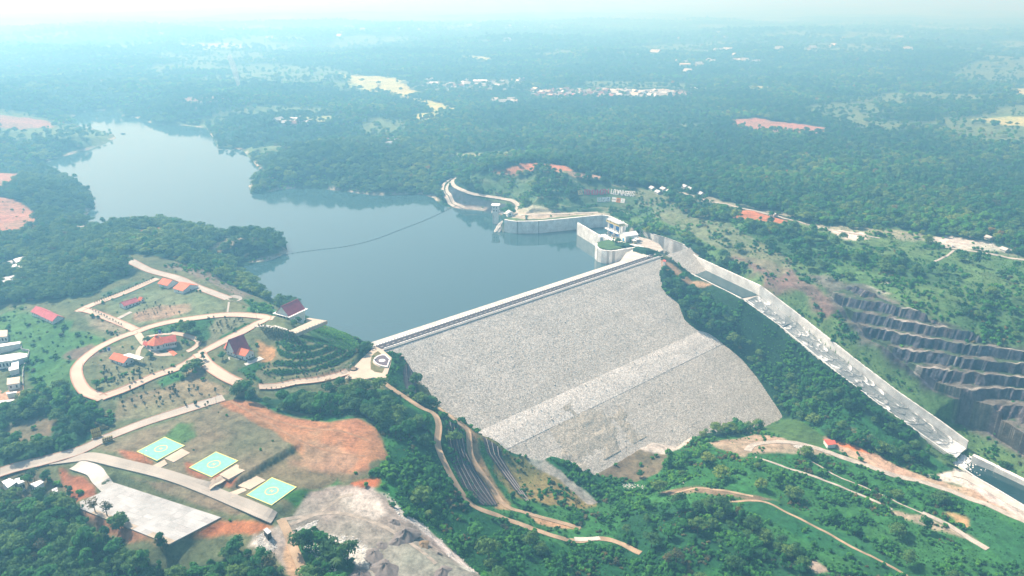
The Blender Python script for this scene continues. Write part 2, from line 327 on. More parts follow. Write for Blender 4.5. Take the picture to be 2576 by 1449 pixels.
zk2 = np.where((sid >= CW + .8) & (sid < CW + 60) & endk & (dd[kb] > 1.5), np.minimum(np.maximum(zk2, zf + 1.2 - np.clip(sid - CW - 3, 0, 80) * 2.6), left_cap), zk2)
top_z = np.interp(YY[kb], [540, 843, 860, 1000], [0, 0, 1, 1])
ZZ[kb] = np.where((sid <= -1.0) & (sid > -85) & (YY[kb] < 850) & endk, np.clip(zk2, zf + 7.8, right_cap), zk2)
dr = sdpoly_box(XX, YY, river_poly, 60)
ZZ = np.where(dr < 0, np.minimum(ZZ, RIVER - 1.5), np.where(dr < 30, np.minimum(np.maximum(ZZ, RIVER + .6), RIVER + .6 + dr * .5), ZZ))

# ------------------------------------------------------------------ land cover: polygon, base colour, tree density, shrub density, soft edge (m)
FOREST = (.016, .050, .028); GREEN = (.032, .122, .036); OLIVE = (.095, .115, .062); SCRUB = (.080, .150, .058); SOIL = (.275, .145, .078); PALE = (.36, .31, .25)
RICE = (.34, .35, .16); BEIGE = (.17, .145, .095); ROCK = (.056, .055, .068); GRAVEL = (.25, .225, .20); RUBBLE = (.50, .48, .44)
cover = [
 # whole construction site first
 ([(-300, 780), (230, 742), (330, 690), (310, 642), (430, 650), (600, 728), (740, 790), (840, 805), (932, 866), (900, 930), (980, 985), (1060, 1060), (980, 1200), (1200, 1449), (1200, 1700), (-300, 1700)], OLIVE, 0, .02, 4),
 ([(1500, 470), (1700, 500), (1830, 545), (1980, 560), (2100, 585), (2250, 572), (2400, 612), (2576, 645), (2900, 720), (3000, 1500), (2700, 1500), (2430, 1190), (1920, 735), (1760, 628), (1600, 560), (1530, 540)], SCRUB, .03, .45, 10),
 ([(940, 975), (1090, 1045), (1240, 1110), (1400, 1150), (1500, 1200), (1640, 1120), (1900, 1085), (2000, 1060), (2380, 1180), (2700, 1330), (2900, 1700), (900, 1700), (960, 1250), (930, 1180), (972, 1150)], GREEN, .05, .8, 4),
 # estate
 ([(-100, 800), (60, 770), (150, 800), (290, 868), (205, 925), (190, 1000), (100, 1000), (60, 880)], (.050, .125, .045), 0, .16, 8),
 ([(170, 890), (230, 865), (290, 872), (215, 925)], (.11, .10, .075), 0, .05, 5),
 ([(210, 770), (330, 820), (300, 850), (200, 800)], (.17, .16, .11), 0, .1, 5),
 ([(260, 765), (400, 720), (560, 760), (560, 790), (440, 800), (340, 825)], (.115, .145, .085), 0, .02, 5),
 ([(330, 790), (400, 765), (470, 770), (480, 785), (350, 812)], (.22, .175, .12), 0, 0, 5),
 ([(250, 740), (400, 690), (420, 700), (290, 760)], (.07, .11, .07), 0, .15, 4),
 ([(430, 655), (540, 690), (640, 745), (600, 745), (500, 700), (420, 670)], (.16, .14, .11), 0, .3, 5),
 ([(620, 755), (700, 780), (690, 795), (620, 785)], (.035, .11, .045), 0, .3, 3),
 ([(350, 825), (480, 800), (490, 840), (420, 850)], (.05, .11, .055), 0, .4, 4),
 ([(500, 820), (560, 795), (640, 797), (600, 830), (510, 870)], (.12, .135, .085), 0, .03, 4),
 ([(480, 800), (545, 795), (520, 850), (490, 868)], (.03, .09, .04), 0, .6, 4),
 ([(560, 850), (620, 815), (632, 818), (570, 865)], (.03, .085, .035), 0, .7, 3),
 ([(235, 900), (330, 850), (380, 900), (470, 900), (400, 945), (250, 985)], (.135, .145, .085), 0, .03, 4),
 ([(280, 1003), (460, 960), (480, 925), (575, 990), (420, 1035), (285, 1060)], (.19, .165, .105), 0, .03, 5),
 ([(385, 962), (450, 934), (470, 950), (408, 978)], (.035, .12, .045), 0, .2, 3),
 ([(640, 850), (690, 868), (712, 900), (665, 912), (640, 890)], (.30, .18, .085), 0, 0, 4),
 ([(632, 822), (690, 818), (745, 850), (735, 868), (690, 862), (640, 845)], (.10, .12, .07), 0, 0, 3),
 ([(690, 866), (742, 842), (822, 808), (868, 836), (925, 862), (930, 885), (880, 925), (780, 945), (650, 960), (600, 930), (640, 915), (700, 905)], (.022, .085, .030), .0, .95, 3),
 ([(645, 968), (780, 948), (880, 928), (935, 890), (925, 905), (880, 940), (780, 958), (650, 978)], (.16, .13, .085), 0, .05, 1.5),
 ([(90, 985), (250, 985), (285, 1060), (240, 1095), (130, 1150), (-100, 1180), (-100, 1010), (60, 1020)], (.022, .075, .035), .75, .6, 5),
 ([(20, 1060), (130, 1040), (130, 1095), (40, 1110), (0, 1100)], (.14, .12, .08), .05, .15, 6),
 # helipad terrace
 ([(235, 1125), (300, 1100), (560, 1010), (700, 1060), (735, 1130), (590, 1228), (510, 1228), (380, 1185)], (.140, .130, .085), 0, .004, 3),
 ([(380, 1105), (450, 1065), (520, 1095), (440, 1130)], (.060, .125, .045), 0, .01, 6),
 ([(590, 1229), (735, 1136), (960, 1150), (935, 1190), (860, 1215), (770, 1260), (720, 1300), (640, 1270)], (.125, .115, .07), 0, .004, 4),
 ([(555, 1012), (620, 1002), (700, 1040), (830, 1062), (900, 1052), (950, 1082), (972, 1150), (930, 1180), (880, 1190), (840, 1170), (790, 1170), (735, 1130), (690, 1090), (620, 1050)], SOIL, 0, .0, 3),
 ([(740, 1110), (800, 1090), (880, 1110), (900, 1170), (800, 1190), (740, 1160)], (.23, .155, .10), 0, .002, 14),
 ([(885, 1216), (955, 1203), (962, 1222), (900, 1232)], (.34, .12, .05), 0, 0, 2),
 ([(285, 1135), (300, 1128), (390, 1155), (395, 1175), (360, 1165)], (.29, .12, .06), 0, 0, 3),
 ([(470, 1165), (520, 1180), (590, 1205), (580, 1222), (500, 1195)], (.24, .10, .055), 0, 0, 3),
 ([(700, 1250), (850, 1205), (860, 1215), (740, 1285)], (.04, .13, .035), 0, .1, 3),
 ([(150, 1180), (215, 1205), (240, 1245), (190, 1265), (150, 1215)], (.26, .10, .055), 0, .05, 3),
 ([(330, 1200), (560, 1245), (640, 1300), (570, 1300), (420, 1240)], (.15, .125, .085), 0, .02, 2),
 ([(555, 1300), (640, 1305), (700, 1325), (650, 1345), (560, 1345), (470, 1365), (430, 1360)], (.30, .125, .055), 0, 0, 3),
 ([(210, 1260), (300, 1300), (420, 1370), (420, 1400), (300, 1350), (200, 1290)], (.24, .13, .08), 0, .1, 3),
 # yard
 ([(650, 1340), (715, 1312), (780, 1235), (830, 1218), (900, 1226), (965, 1245), (1010, 1290), (1070, 1335), (1150, 1395), (1215, 1449), (1215, 1700), (700, 1700), (735, 1449), (690, 1400), (640, 1390)], GRAVEL, 0, .0, 2),
 ([(700, 1320), (720, 1320), (760, 1400), (790, 1500), (740, 1500), (715, 1400)], (.33, .235, .15), 0, 0, 3),
 ([(640, 1345), (690, 1340), (700, 1380), (650, 1400), (620, 1375)], RUBBLE, 0, 0, 4),
 ([(745, 1330), (800, 1310), (800, 1325), (755, 1345)], RUBBLE, 0, 0, 3),
 ([(820, 1345), (900, 1350), (950, 1400), (940, 1430), (870, 1410), (830, 1370)], RUBBLE, 0, 0, 5),
 ([(850, 1235), (930, 1240), (985, 1290), (950, 1300), (880, 1275)], (.44, .41, .37), 0, 0, 8),
 ([(960, 1238), (975, 1240), (1030, 1295), (1080, 1330), (1150, 1390), (1215, 1440), (1180, 1440), (1080, 1355), (1000, 1305)], RUBBLE, 0, 0, 3),
 ([(740, 1335), (790, 1330), (840, 1370), (890, 1420), (900, 1560), (780, 1560), (760, 1400)], GREEN, .5, .9, 3),
 # forests of the lower left
 ([(-300, 1215), (40, 1218), (150, 1226), (205, 1318), (300, 1368), (330, 1402), (420, 1438), (620, 1392), (700, 1440), (730, 1500), (720, 1700), (-300, 1700)], FOREST, 1.35, .5, 3),
 ([(-100, 1195), (150, 1200), (165, 1240), (-100, 1260)], (.10, .10, .07), .5, .3, 4),
 # wooded ridge under the plaza
 ([(585, 1004), (660, 1002), (780, 990), (900, 988), (955, 992), (1000, 1012), (1060, 1045), (1085, 1100), (1000, 1100), (960, 1075), (900, 1045), (840, 1050), (700, 1025), (600, 1000)], FOREST, 1.0, .9, 3),
 ([(640, 1005), (700, 1028), (840, 1052), (905, 1045), (950, 1075), (900, 1050), (830, 1062), (700, 1040)], (.02, .10, .035), .0, .5, 3),
 ([(1060, 1085), (1090, 1120), (1110, 1170), (1150, 1240), (1230, 1300), (1400, 1370), (1600, 1400), (1600, 1600), (1230, 1600), (1200, 1440), (1090, 1340), (1000, 1270), (980, 1190), (1000, 1110)], (.017, .080, .030), .06, 1.0, 3),
 ([(965, 1180), (1040, 1230), (1010, 1280), (960, 1235)], (.025, .13, .035), 0, .6, 5),
 # strip between plaza and dam, revetment foot, abutment
 ([(985, 900), (1030, 905), (1048, 945), (1045, 1000), (1000, 985), (975, 960)], (.03, .10, .04), .15, .9, 2),
 ([(1020, 925), (1045, 930), (1050, 1000), (1038, 1000), (1015, 960)], (.055, .05, .05), 0, .12, 1.5),
 ([(1050, 965), (1075, 968), (1100, 1010), (1250, 1115), (1300, 1150), (1270, 1150), (1180, 1085), (1110, 1035), (1060, 1005)], (.13, .13, .05), 0, .35, 2),
 ([(1100, 1030), (1130, 1040), (1195, 1090), (1200, 1140), (1235, 1200), (1300, 1290), (1250, 1280), (1190, 1180), (1175, 1090)], (.26, .19, .11), 0, .08, 3),
 ([(1250, 1150), (1310, 1145), (1400, 1190), (1490, 1262), (1470, 1280), (1380, 1270), (1290, 1240), (1250, 1190)], (.19, .165, .07), 0, .35, 4),
 ([(1310, 1285), (1360, 1300), (1465, 1325), (1460, 1335), (1350, 1315)], (.33, .22, .13), 0, .05, 2),
 ([(1315, 1138), (1360, 1155), (1420, 1195), (1480, 1240), (1500, 1262), (1480, 1268), (1400, 1200), (1330, 1160)], (.30, .29, .27), 0, .02, 1.5),
 ([(1366, 1150), (1385, 1140), (1440, 1158), (1500, 1195), (1560, 1200), (1620, 1235), (1560, 1240), (1480, 1215), (1400, 1175)], (.02, .10, .035), .05, .7, 2),
 ([(1500, 1195), (1600, 1130), (1650, 1110), (1690, 1150), (1650, 1190), (1600, 1210), (1540, 1200)], (.15, .13, .09), 0, .06, 2),
 ([(1600, 1130), (1660, 1100), (1740, 1090), (1745, 1110), (1700, 1135), (1690, 1150)], (.42, .40, .37), 0, 0, 2),
 # valley floor roads and bare ground
 ([(1790, 1115), (1900, 1095), (2000, 1105), (2080, 1130), (2100, 1150), (1950, 1135), (1880, 1150), (1830, 1140)], (.28, .235, .175), 0, .08, 4),
 ([(1912, 1078), (1965, 1046), (2030, 1066), (2085, 1112), (2060, 1130), (1985, 1112)], (.05, .11, .035), 0, .0, 2),
 ([(2070, 1098), (2130, 1108), (2230, 1160), (2330, 1200), (2480, 1240), (2700, 1340), (2700, 1380), (2500, 1270), (2330, 1215), (2200, 1175), (2110, 1135)], (.36, .27, .20), 0, .05, 4),
 ([(2085, 1098), (2120, 1104), (2190, 1140), (2150, 1135), (2090, 1112)], (.45, .17, .07), 0, 0, 2),
 ([(2400, 1185), (2450, 1190), (2550, 1260), (2700, 1340), (2700, 1400), (2576, 1310), (2450, 1230), (2330, 1195)], (.46, .43, .40), 0, .02, 3),
 ([(2250, 1290), (2330, 1295), (2440, 1340), (2480, 1370), (2400, 1350), (2300, 1320)], (.30, .26, .20), 0, .1, 4),
 ([(2390, 1295), (2440, 1300), (2470, 1330), (2420, 1335)], (.42, .27, .15), 0, .0, 6),
 ([(2430, 1290), (2700, 1380), (2700, 1480), (2500, 1400), (2440, 1340)], (.030, .115, .042), .05, .25, 4),
 ([(1650, 1240), (1720, 1225), (1840, 1235), (1950, 1260), (2000, 1290), (1880, 1260), (1800, 1245), (1700, 1245)], (.17, .13, .09), 0, .2, 3),
 ([(1950, 1260), (2100, 1330), (2330, 1449), (2200, 1449), (2000, 1350), (1900, 1290), (1850, 1265)], (.022, .095, .036), 0, .1, 3),
 ([(1600, 1270), (1850, 1290), (1950, 1350), (2050, 1449), (1700, 1449), (1560, 1380), (1560, 1300)], (.017, .070, .030), .35, 1.0, 4),
 ([(2010, 1410), (2050, 1405), (2100, 1440), (2060, 1450)], (.26, .23, .19), 0, 0, 3),
 # ridge between dam and chute
 ([(1655, 665), (1690, 670), (1760, 715), (1880, 765), (1930, 812), (2010, 880), (2220, 1050), (2395, 1182), (2280, 1165), (2120, 1115), (2080, 1100), (1985, 1050), (1930, 1035), (1840, 905), (1760, 853), (1690, 805), (1640, 730)], FOREST, .95, .95, 2),
 ([(1655, 652), (1700, 668), (1790, 715), (1770, 722), (1690, 690), (1655, 672)], (.27, .20, .13), 0, .1, 2),
 ([(2030, 1010), (2200, 1060), (2340, 1150), (2380, 1180), (2200, 1120), (2060, 1080)], (.020, .090, .033), .1, .8, 4),
 ([(2100, 1075), (2200, 1085), (2240, 1130), (2150, 1120)], (.14, .14, .08), .1, .6, 5),
 ([(1830, 632), (1900, 648), (2000, 688), (2110, 742), (2085, 790), (2000, 748), (1900, 692), (1840, 656)], (.15, .115, .10), 0, .15, 10),
 # terraces of the sign hill
 ([(1150, 455), (1230, 432), (1350, 440), (1480, 458), (1600, 470), (1720, 500), (1700, 540), (1560, 545), (1500, 535), (1310, 532), (1300, 515), (1200, 488)], (.055, .110, .055), .015, .7, 8),
 ([(1345, 450), (1440, 455), (1465, 480), (1450, 505), (1380, 500), (1340, 478)], FOREST, .5, .8, 5),
 ([(1138, 462), (1152, 474), (1200, 492), (1296, 512), (1275, 530), (1262, 540), (1240, 536), (1165, 527), (1142, 508), (1128, 480)], (.040, .052, .066), 0, .03, 2),
 ([(1285, 535), (1420, 534), (1520, 533), (1535, 540), (1450, 544), (1360, 552), (1290, 552)], (.33, .30, .24), 0, .08, 2),
 ([(1275, 548), (1350, 552), (1450, 541), (1540, 543), (1540, 546), (1450, 546), (1355, 556), (1282, 556)], (.10, .15, .055), 0, .1, 1),
 ([(1236, 430), (1300, 419), (1345, 427), (1310, 437), (1260, 438)], (.28, .14, .09), 0, 0, 4),
 ([(1310, 413), (1420, 416), (1442, 432), (1400, 437), (1340, 425)], (.32, .145, .085), 0, 0, 5),
 ([(1420, 432), (1520, 445), (1530, 455), (1440, 447)], (.32, .24, .18), 0, .1, 5),
 # yard behind the gatehouse
 ([(1560, 606), (1600, 594), (1665, 616), (1680, 640), (1650, 632), (1600, 620)], (.30, .29, .25), 0, .03, 2),
 ([(1664, 612), (1690, 640), (1740, 680), (1700, 672), (1660, 640)], (.07, .10, .055), 0, .3, 2),
 # right side plateau
 ([(1680, 492), (1760, 500), (1830, 535), (1820, 555), (1740, 550), (1690, 520)], FOREST, 1.1, .8, 6),
 ([(1825, 528), (1880, 528), (1990, 556), (1960, 563), (1840, 546)], (.36, .145, .075), 0, 0, 3),
 ([(1700, 480), (1800, 500), (1990, 540), (2010, 552), (1880, 526), (1760, 505)], (.20, .21, .15), .02, .15, 8),
 ([(2090, 575), (2170, 575), (2190, 600), (2120, 610)], (.50, .47, .42), 0, 0, 7),
 ([(2030, 560), (2160, 570), (2400, 600), (2576, 640), (2576, 652), (2400, 618), (2200, 590), (2060, 575)], (.20, .22, .15), .03, .25, 10),
 ([(2340, 600), (2390, 590), (2500, 612), (2560, 632), (2440, 628), (2370, 625)], (.42, .41, .37), 0, .02, 5),
 ([(1850, 570), (1950, 560), (2050, 590), (2130, 640), (2080, 680), (1980, 650), (1900, 610)], (.05, .11, .05), .28, .8, 10),
 ([(2120, 640), (2250, 640), (2420, 700), (2380, 720), (2200, 690), (2120, 665)], (.055, .115, .05), .2, .75, 12),
 ([(2380, 770), (2576, 740), (2700, 760), (2700, 860), (2560, 850), (2400, 820)], (.055, .12, .05), .25, .75, 12),
 ([(2180, 722), (2240, 735), (2250, 742), (2190, 735)], (.38, .35, .31), 0, 0, 6),
 ([(2210, 705), (2280, 712), (2270, 720), (2220, 716)], (.38, .35, .31), 0, 0, 6),
 # distance
 ([(0, 290), (120, 302), (140, 320), (60, 326), (0, 322), (-200, 330), (-200, 290)], (.27, .15, .105), 0, 0, 8),
 ([(-100, 432), (112, 434), (60, 452), (0, 476), (-100, 480)], (.28, .155, .11), 0, .02, 6),
 ([(-100, 488), (45, 506), (100, 548), (88, 574), (40, 592), (-100, 600)], (.30, .155, .105), 0, .02, 6),
 ([(315, 580), (400, 573), (424, 583), (365, 602), (322, 597)], (.33, .16, .09), 0, 0, 4),
 ([(150, 575), (260, 566), (300, 574), (200, 588)], (.30, .28, .24), .02, .1, 6),
 ([(520, 622), (560, 600), (640, 590), (660, 604), (590, 622), (540, 640)], (.20, .18, .12), .02, .25, 5),
 ([(1825, 302), (1900, 296), (2085, 322), (2062, 338), (1950, 333), (1850, 318)], (.28, .15, .115), 0, 0, 8),
 ([(850, 185), (1010, 200), (1062, 242), (1000, 242), (900, 222)], RICE, .02, 0, 20), ([(990, 240), (1080, 252), (1190, 284), (1100, 282)], RICE, .02, 0, 12),
 ([(1035, 292), (1100, 280), (1120, 295), (1040, 304)], RICE, .02, 0, 10), ([(710, 300), (830, 290), (900, 292), (800, 306)], (.26, .30, .15), .02, 0, 10),
 ([(2430, 300), (2576, 292), (2750, 300), (2700, 330), (2540, 315)], RICE, 0, 0, 15), ([(2520, 228), (2576, 222), (2680, 230), (2560, 238)], RICE, 0, 0, 15),
 ([(1890, 215), (1925, 218), (1915, 231), (1890, 226)], RICE, 0, 0, 15), ([(430, 112), (560, 109), (640, 120), (500, 125)], RICE, .02, 0, 60),
 ([(1290, 205), (1350, 207), (1340, 214), (1280, 213)], RICE, 0, 0, 20), ([(1160, 140), (1230, 142), (1220, 150), (1170, 148)], RICE, 0, 0, 40), ([(1240, 380), (1330, 380), (1330, 395), (1250, 400)], (.20, .22, .13), .2, .3, 15),
 ([(1110, 382), (1250, 385), (1260, 398), (1150, 395)], (.20, .22, .13), .2, .3, 12),
 ([(440, 250), (560, 236), (600, 250), (470, 268)], (.20, .15, .12), .25, .3, 25),
 ([(1320, 225), (1700, 226), (1760, 240), (1640, 250), (1350, 246)], (.22, .17, .15), .12, 0, 25), ([(1050, 205), (1300, 200), (1310, 225), (1060, 225)], (.16, .17, .13), .3, 0, 30),
 ([(2110, 505), (2140, 510), (2170, 545), (2140, 540)], (.13, .16, .09), .1, .3, 8),
]
AL = np.zeros(XX.shape + (3,)); AL[:] = FOREST
TD = np.ones(XX.shape); SD = np.full(XX.shape, .3)
nz1 = fbm(XX, YY, 55, 101, 4); nz2 = fbm(XX, YY, 9, 77, 3); nz3 = fbm(XX, YY, 22, 55, 3)
# patchwork far away: paddies and clearings in the plain
patch = sstep(.57, .63, fbm(XX, YY * 1.0, 420, 66, 3)) * (RR > 1500)[:, None]
AL = AL * (1 - patch[..., None] * .6) + np.array((.17, .22, .11)) * patch[..., None] * .6; TD *= 1 - .85 * patch
for poly, col, t, s, soft in cover:
    Wp = GP(poly); far = np.mean([math.hypot(p[0], p[1]) for p in Wp])
    d = sdpoly_box(XX, YY, Wp, soft * 3 + 5)
    k = d < soft * 3
    if not k.any(): continue
    dn = d[k] + (nz3[k] - .5) * soft * 3.2 + (nz2[k] - .5) * soft
    m = sstep(soft * .5, -soft * .5, dn)
    AL[k] = AL[k] * (1 - m[:, None]) + np.array(col) * m[:, None]
    TD[k] = TD[k] * (1 - m) + t * m; SD[k] = SD[k] * (1 - m) + s * m
# bare rock on the steep faces of the cut, thin soil on its benches
gr = np.gradient(ZZ, axis=0) / np.gradient(RR)[:, None]; ga = np.gradient(ZZ, axis=1) / (RR[:, None] * (AA[1] - AA[0]))
steep = np.hypot(gr, ga)
dcut = sdpoly_box(XX, YY, GP([(1975, 670), (2080, 760), (2170, 862), (2350, 1003), (2480, 1103), (2620, 1198), (2900, 1350), (2900, 950), (2576, 878), (2480, 850), (2330, 790), (2220, 735), (2080, 690)]), 30)
mc = sstep(2, -8, dcut + (nz3 - .5) * 16) * (1 - .9 * sstep(1200, 400, XX * 0 + 9999))
streak = vn((XX * .64 - YY * .77) / 2.2, ZZ / 30, 12); rk = sstep(.42, .8, steep + (nz2 - .5) * .5)
rock = np.array(ROCK) * (0.35 + 2.0 * streak[..., None] ** 2.5); bench = np.array((.105, .105, .088)) * (.7 + .6 * nz2[..., None]) + np.array((.09, .085, .08)) * sstep(.55, .75, nz1)[..., None] 
veg = sstep(.56, .70, nz3 * .6 + nz1 * .4)
cutc = rock * rk[..., None] + bench * (1 - rk[..., None]); cutc = cutc * (1 - veg[..., None] * .5) + np.array((.04, .075, .04)) * veg[..., None] * .5
AL = AL * (1 - mc[..., None]) + cutc * mc[..., None]; SD = SD * (1 - mc) + mc * (.05 + .35 * veg); TD *= 1 - mc
# stepped banks of the green terraces: pale bench edges
for (poly, step, face, ph, soft), cc, amt in ((terr[0], (.13, .135, .08), .9), (terr[1], (.15, .165, .105), .75)):
    d = sdpoly_box(XX, YY, GP(poly), 5); q = ((ZZ + ph) / step) % 1; e = (d < 0) * sstep(.62, .35, steep) * sstep(.2, .5, nz2 + .2) * amt
    AL = AL * (1 - e[..., None]) + np.array(cc) * e[..., None]; SD *= 1 - e * .75
# shore line: pale mud
sh = sstep(4.0, 0.5, np.abs(ZZ - WATER - .8)) * (np.abs(dl) < 9) * sstep(.45, .6, nz3)
AL = AL * (1 - sh[..., None]) + np.array((.30, .28, .24)) * sh[..., None]
AL *= (.72 + .38 * nz1 + .30 * nz2)[..., None]
tint = fbm(XX, YY, 34, 300, 3)[..., None] - .5
AL = np.clip(AL * (1 + tint * np.array((.55, .15, .25))), 0.003, .9)
TD *= (dl > 3) | (RR > 5000)[:, None]; SD *= (dl > 2)
TD *= (dd > 4); SD *= (dd > 1.5)
kk = (dr > 2); TD *= kk; SD *= kk
inc = (s_ > -4) & (s_ < DLEN + 8) & (t_ < 3) & (t_ > -50); TD *= ~inc; SD *= ~inc
TD[kb] *= ~((sid > -6) & (sid < CW + 15) & endk); SD[kb] *= ~((sid > -2) & (sid < CW + 3.5) & endk)

# ------------------------------------------------------------------ materials
def mat(name, color, rough=.85, noise=0.0, nscale=1.0, spec=.2, bump=0, bscale=None, metallic=0, coat=0):
    m = bpy.data.materials.new(name); m.use_nodes = True; t = m.node_tree; b = t.nodes['Principled BSDF']
    b.inputs['Roughness'].default_value = rough; b.inputs['Specular IOR Level'].default_value = spec; b.inputs['Metallic'].default_value = metallic
    b.inputs['Base Color'].default_value = (*color, 1)
    if noise or bump:
        tc = t.nodes.new('ShaderNodeTexCoord'); n = t.nodes.new('ShaderNodeTexNoise'); n.inputs['Scale'].default_value = nscale; n.inputs['Detail'].default_value = 5
        t.links.new(tc.outputs['Object'], n.inputs['Vector'])
        if noise:
            r = t.nodes.new('ShaderNodeMapRange'); r.inputs[1].default_value = .3; r.inputs[2].default_value = .7; r.inputs[3].default_value = 1 - noise; r.inputs[4].default_value = 1 + noise
            h = t.nodes.new('ShaderNodeVectorMath'); h.operation = 'SCALE'; h.inputs[0].default_value = color
            t.links.new(n.outputs['Fac'], r.inputs[0]); t.links.new(r.outputs[0], h.inputs['Scale']); t.links.new(h.outputs[0], b.inputs['Base Color'])
        if bump:
            bp = t.nodes.new('ShaderNodeBump'); bp.inputs['Strength'].default_value = bump; bp.inputs['Distance'].default_value = .3
            t.links.new(n.outputs['Fac'], bp.inputs['Height']); t.links.new(bp.outputs[0], b.inputs['Normal'])
    return m
def leaf_mat(name, c, var=.35, hue=(.25, .1, .2)):
    m = bpy.data.materials.new(name); m.use_nodes = True; t = m.node_tree; b = t.nodes['Principled BSDF']
    b.inputs['Roughness'].default_value = .7; b.inputs['Specular IOR Level'].default_value = .15
    oi = t.nodes.new('ShaderNodeObjectInfo'); ramp = t.nodes.new('ShaderNodeValToRGB')
    el = ramp.color_ramp.elements; el[0].position = 0; el[1].position = 1
    el[0].color = (c[0] * .55, c[1] * .62, c[2] * .75, 1); el[1].color = (c[0] * 2.6, c[1] * 1.6, c[2] * 1.2, 1)
    e = el.new(.5); e.color = (*c, 1)
    geo = t.nodes.new('ShaderNodeNewGeometry'); mix = t.nodes.new('ShaderNodeMath'); mix.operation = 'MULTIPLY_ADD'
    mix.inputs[1].default_value = .3; t.links.new(geo.outputs['Random Per Island'], mix.inputs[0])
    mu = t.nodes.new('ShaderNodeMath'); mu.operation = 'MULTIPLY'; mu.inputs[1].default_value = .7; t.links.new(oi.outputs['Random'], mu.inputs[0])
    t.links.new(mu.outputs[0], mix.inputs[2]); t.links.new(mix.outputs[0], ramp.inputs[0])
    ta = t.nodes.new('ShaderNodeAttribute'); ta.attribute_type = 'INSTANCER'; ta.attribute_name = 'tone'; tm = t.nodes.new('ShaderNodeVectorMath'); tm.operation = 'SCALE'; tm.inputs[0].default_value = (2.2, 1.0, .3)
    t.links.new(ta.outputs['Fac'], tm.inputs['Scale']); t1 = t.nodes.new('ShaderNodeVectorMath'); t1.operation = 'ADD'; t1.inputs[1].default_value = (1, 1, 1); t.links.new(tm.outputs[0], t1.inputs[0])
    t2 = t.nodes.new('ShaderNodeVectorMath'); t2.operation = 'MULTIPLY'; t.links.new(ramp.outputs[0], t2.inputs[0]); t.links.new(t1.outputs[0], t2.inputs[1]); ramp = t2
    t.links.new(ramp.outputs[0], b.inputs['Base Color'])
    tr = t.nodes.new('ShaderNodeBsdfTranslucent'); ms = t.nodes.new('ShaderNodeMixShader'); ms.inputs[0].default_value = .22
    t.links.new(ramp.outputs[0], tr.inputs[0]); t.links.new(b.outputs[0], ms.inputs[1]); t.links.new(tr.outputs[0], ms.inputs[2])
    t.links.new(ms.outputs[0], t.nodes['Material Output'].inputs[0])
    return m
M = dict(
 concrete=mat('concrete', (.50, .485, .45), .9, .18, .12, bump=.1), lot=mat('pale_lot_concrete', (.375, .385, .39), .9, .18, .10), wallc=mat('cast_concrete', (.72, .725, .71), .9, .22, .15), road=mat('pale_concrete_paving', (.47, .395, .32), .9, .10, .08),
 road2=mat('grey_concrete_paving', (.36, .335, .30), .9, .14, .08), dirt=mat('ochre_dirt', (.36, .27, .185), .95, .3, .12), gravelroad=mat('gravel', (.40, .37, .33), .95, .25, .2), asphalt=mat('asphalt', (.055, .05, .058), .9, .15, .5),
 white=mat('white_paint', (.80, .80, .79), .6, .05, .3), offwhite=mat('off_white_render', (.72, .74, .73), .8, .08, .5), redroof=mat('red_roof_tile', (.50, .105, .075), .75, .22, .5), rose=mat('faded_rose_roof', (.42, .10, .12), .75, .2, .5), maroon=mat('maroon_roof', (.34, .05, .085), .6, .2, .4),
 orange=mat('orange_roof_tile', (.62, .155, .075), .75, .2, .5), metalroof=mat('white_metal_roof', (.80, .81, .82), .5, .06, .3), greyroof=mat('grey_metal_roof', (.45, .46, .48), .5, .2, .4), beigeroof=mat('beige_roof', (.56, .47, .38), .8, .2, .3), glass=mat('dark_window', (.02, .03, .04), .15, spec=.5),
 blue=mat('blue_paint', (.02, .15, .50), .5), bluetank=mat('blue_tank', (.015, .07, .30), .4), dark=mat('dark_metal', (.03, .03, .03), .6), wood=mat('dark_wood', (.10, .05, .03), .8), cream=mat('cream_paint', (.68, .60, .36), .7), yellow=mat('yellow_paint', (.70, .52, .10), .6), yellowline=mat('yellow_line', (.66, .62, .16), .7),
 teal=mat('mint_green_paint', (.18, .49, .38), .7, .12, .35), redpaint=mat('dull_red_paint', (.42, .05, .10), .6), orangep=mat('orange_panel', (.75, .28, .06), .6), bark=mat('bark', (.13, .10, .075), .95, .3, 1.5), kerb=mat('kerb_terracotta', (.40, .22, .16), .9, .2, .3), plaza_dark=mat('dark_paving', (.115, .095, .12), .85, .2, .5),
 bamboo=mat('golden_bamboo', (.45, .35, .10), .7, .15, .6), rockm=mat('grey_rock', (.42, .42, .40), .95, .25, .4, bump=.3), darkrock=mat('dark_rock', (.055, .052, .062), .95, .45, .5, bump=.3), sandpile=mat('grey_sand', (.17, .155, .15), .95, .2, .5), buoy=mat('dark_float', (.02, .02, .025), .6), mud=mat('mud', (.2, .15, .1)),
 steel=mat('steel', (.35, .36, .38), .5, metallic=.3), rust=mat('rusty_rubble', (.38, .24, .16), .95, .4, .5), seam=mat('dark_joint', (.34, .34, .34), .9),
)
M['farwhite'] = mat('weathered_pale_roof', (.46, .45, .43), .8); M['farred'] = mat('weathered_red_roof', (.26, .13, .11), .8); M['leafA'] = leaf_mat('broad_leaves', (.025, .145, .036)); M['leafB'] = leaf_mat('feathery_leaves', (.052, .150, .044)); M['leafC'] = leaf_mat('shrub_leaves', (.044, .21, .036)); M['palmleaf'] = leaf_mat('palm_leaves', (.035, .10, .038)); M['dry'] = leaf_mat('dry_leaves', (.085, .105, .050)); M['leafD'] = leaf_mat('sapling_leaves', (.045, .075, .035))

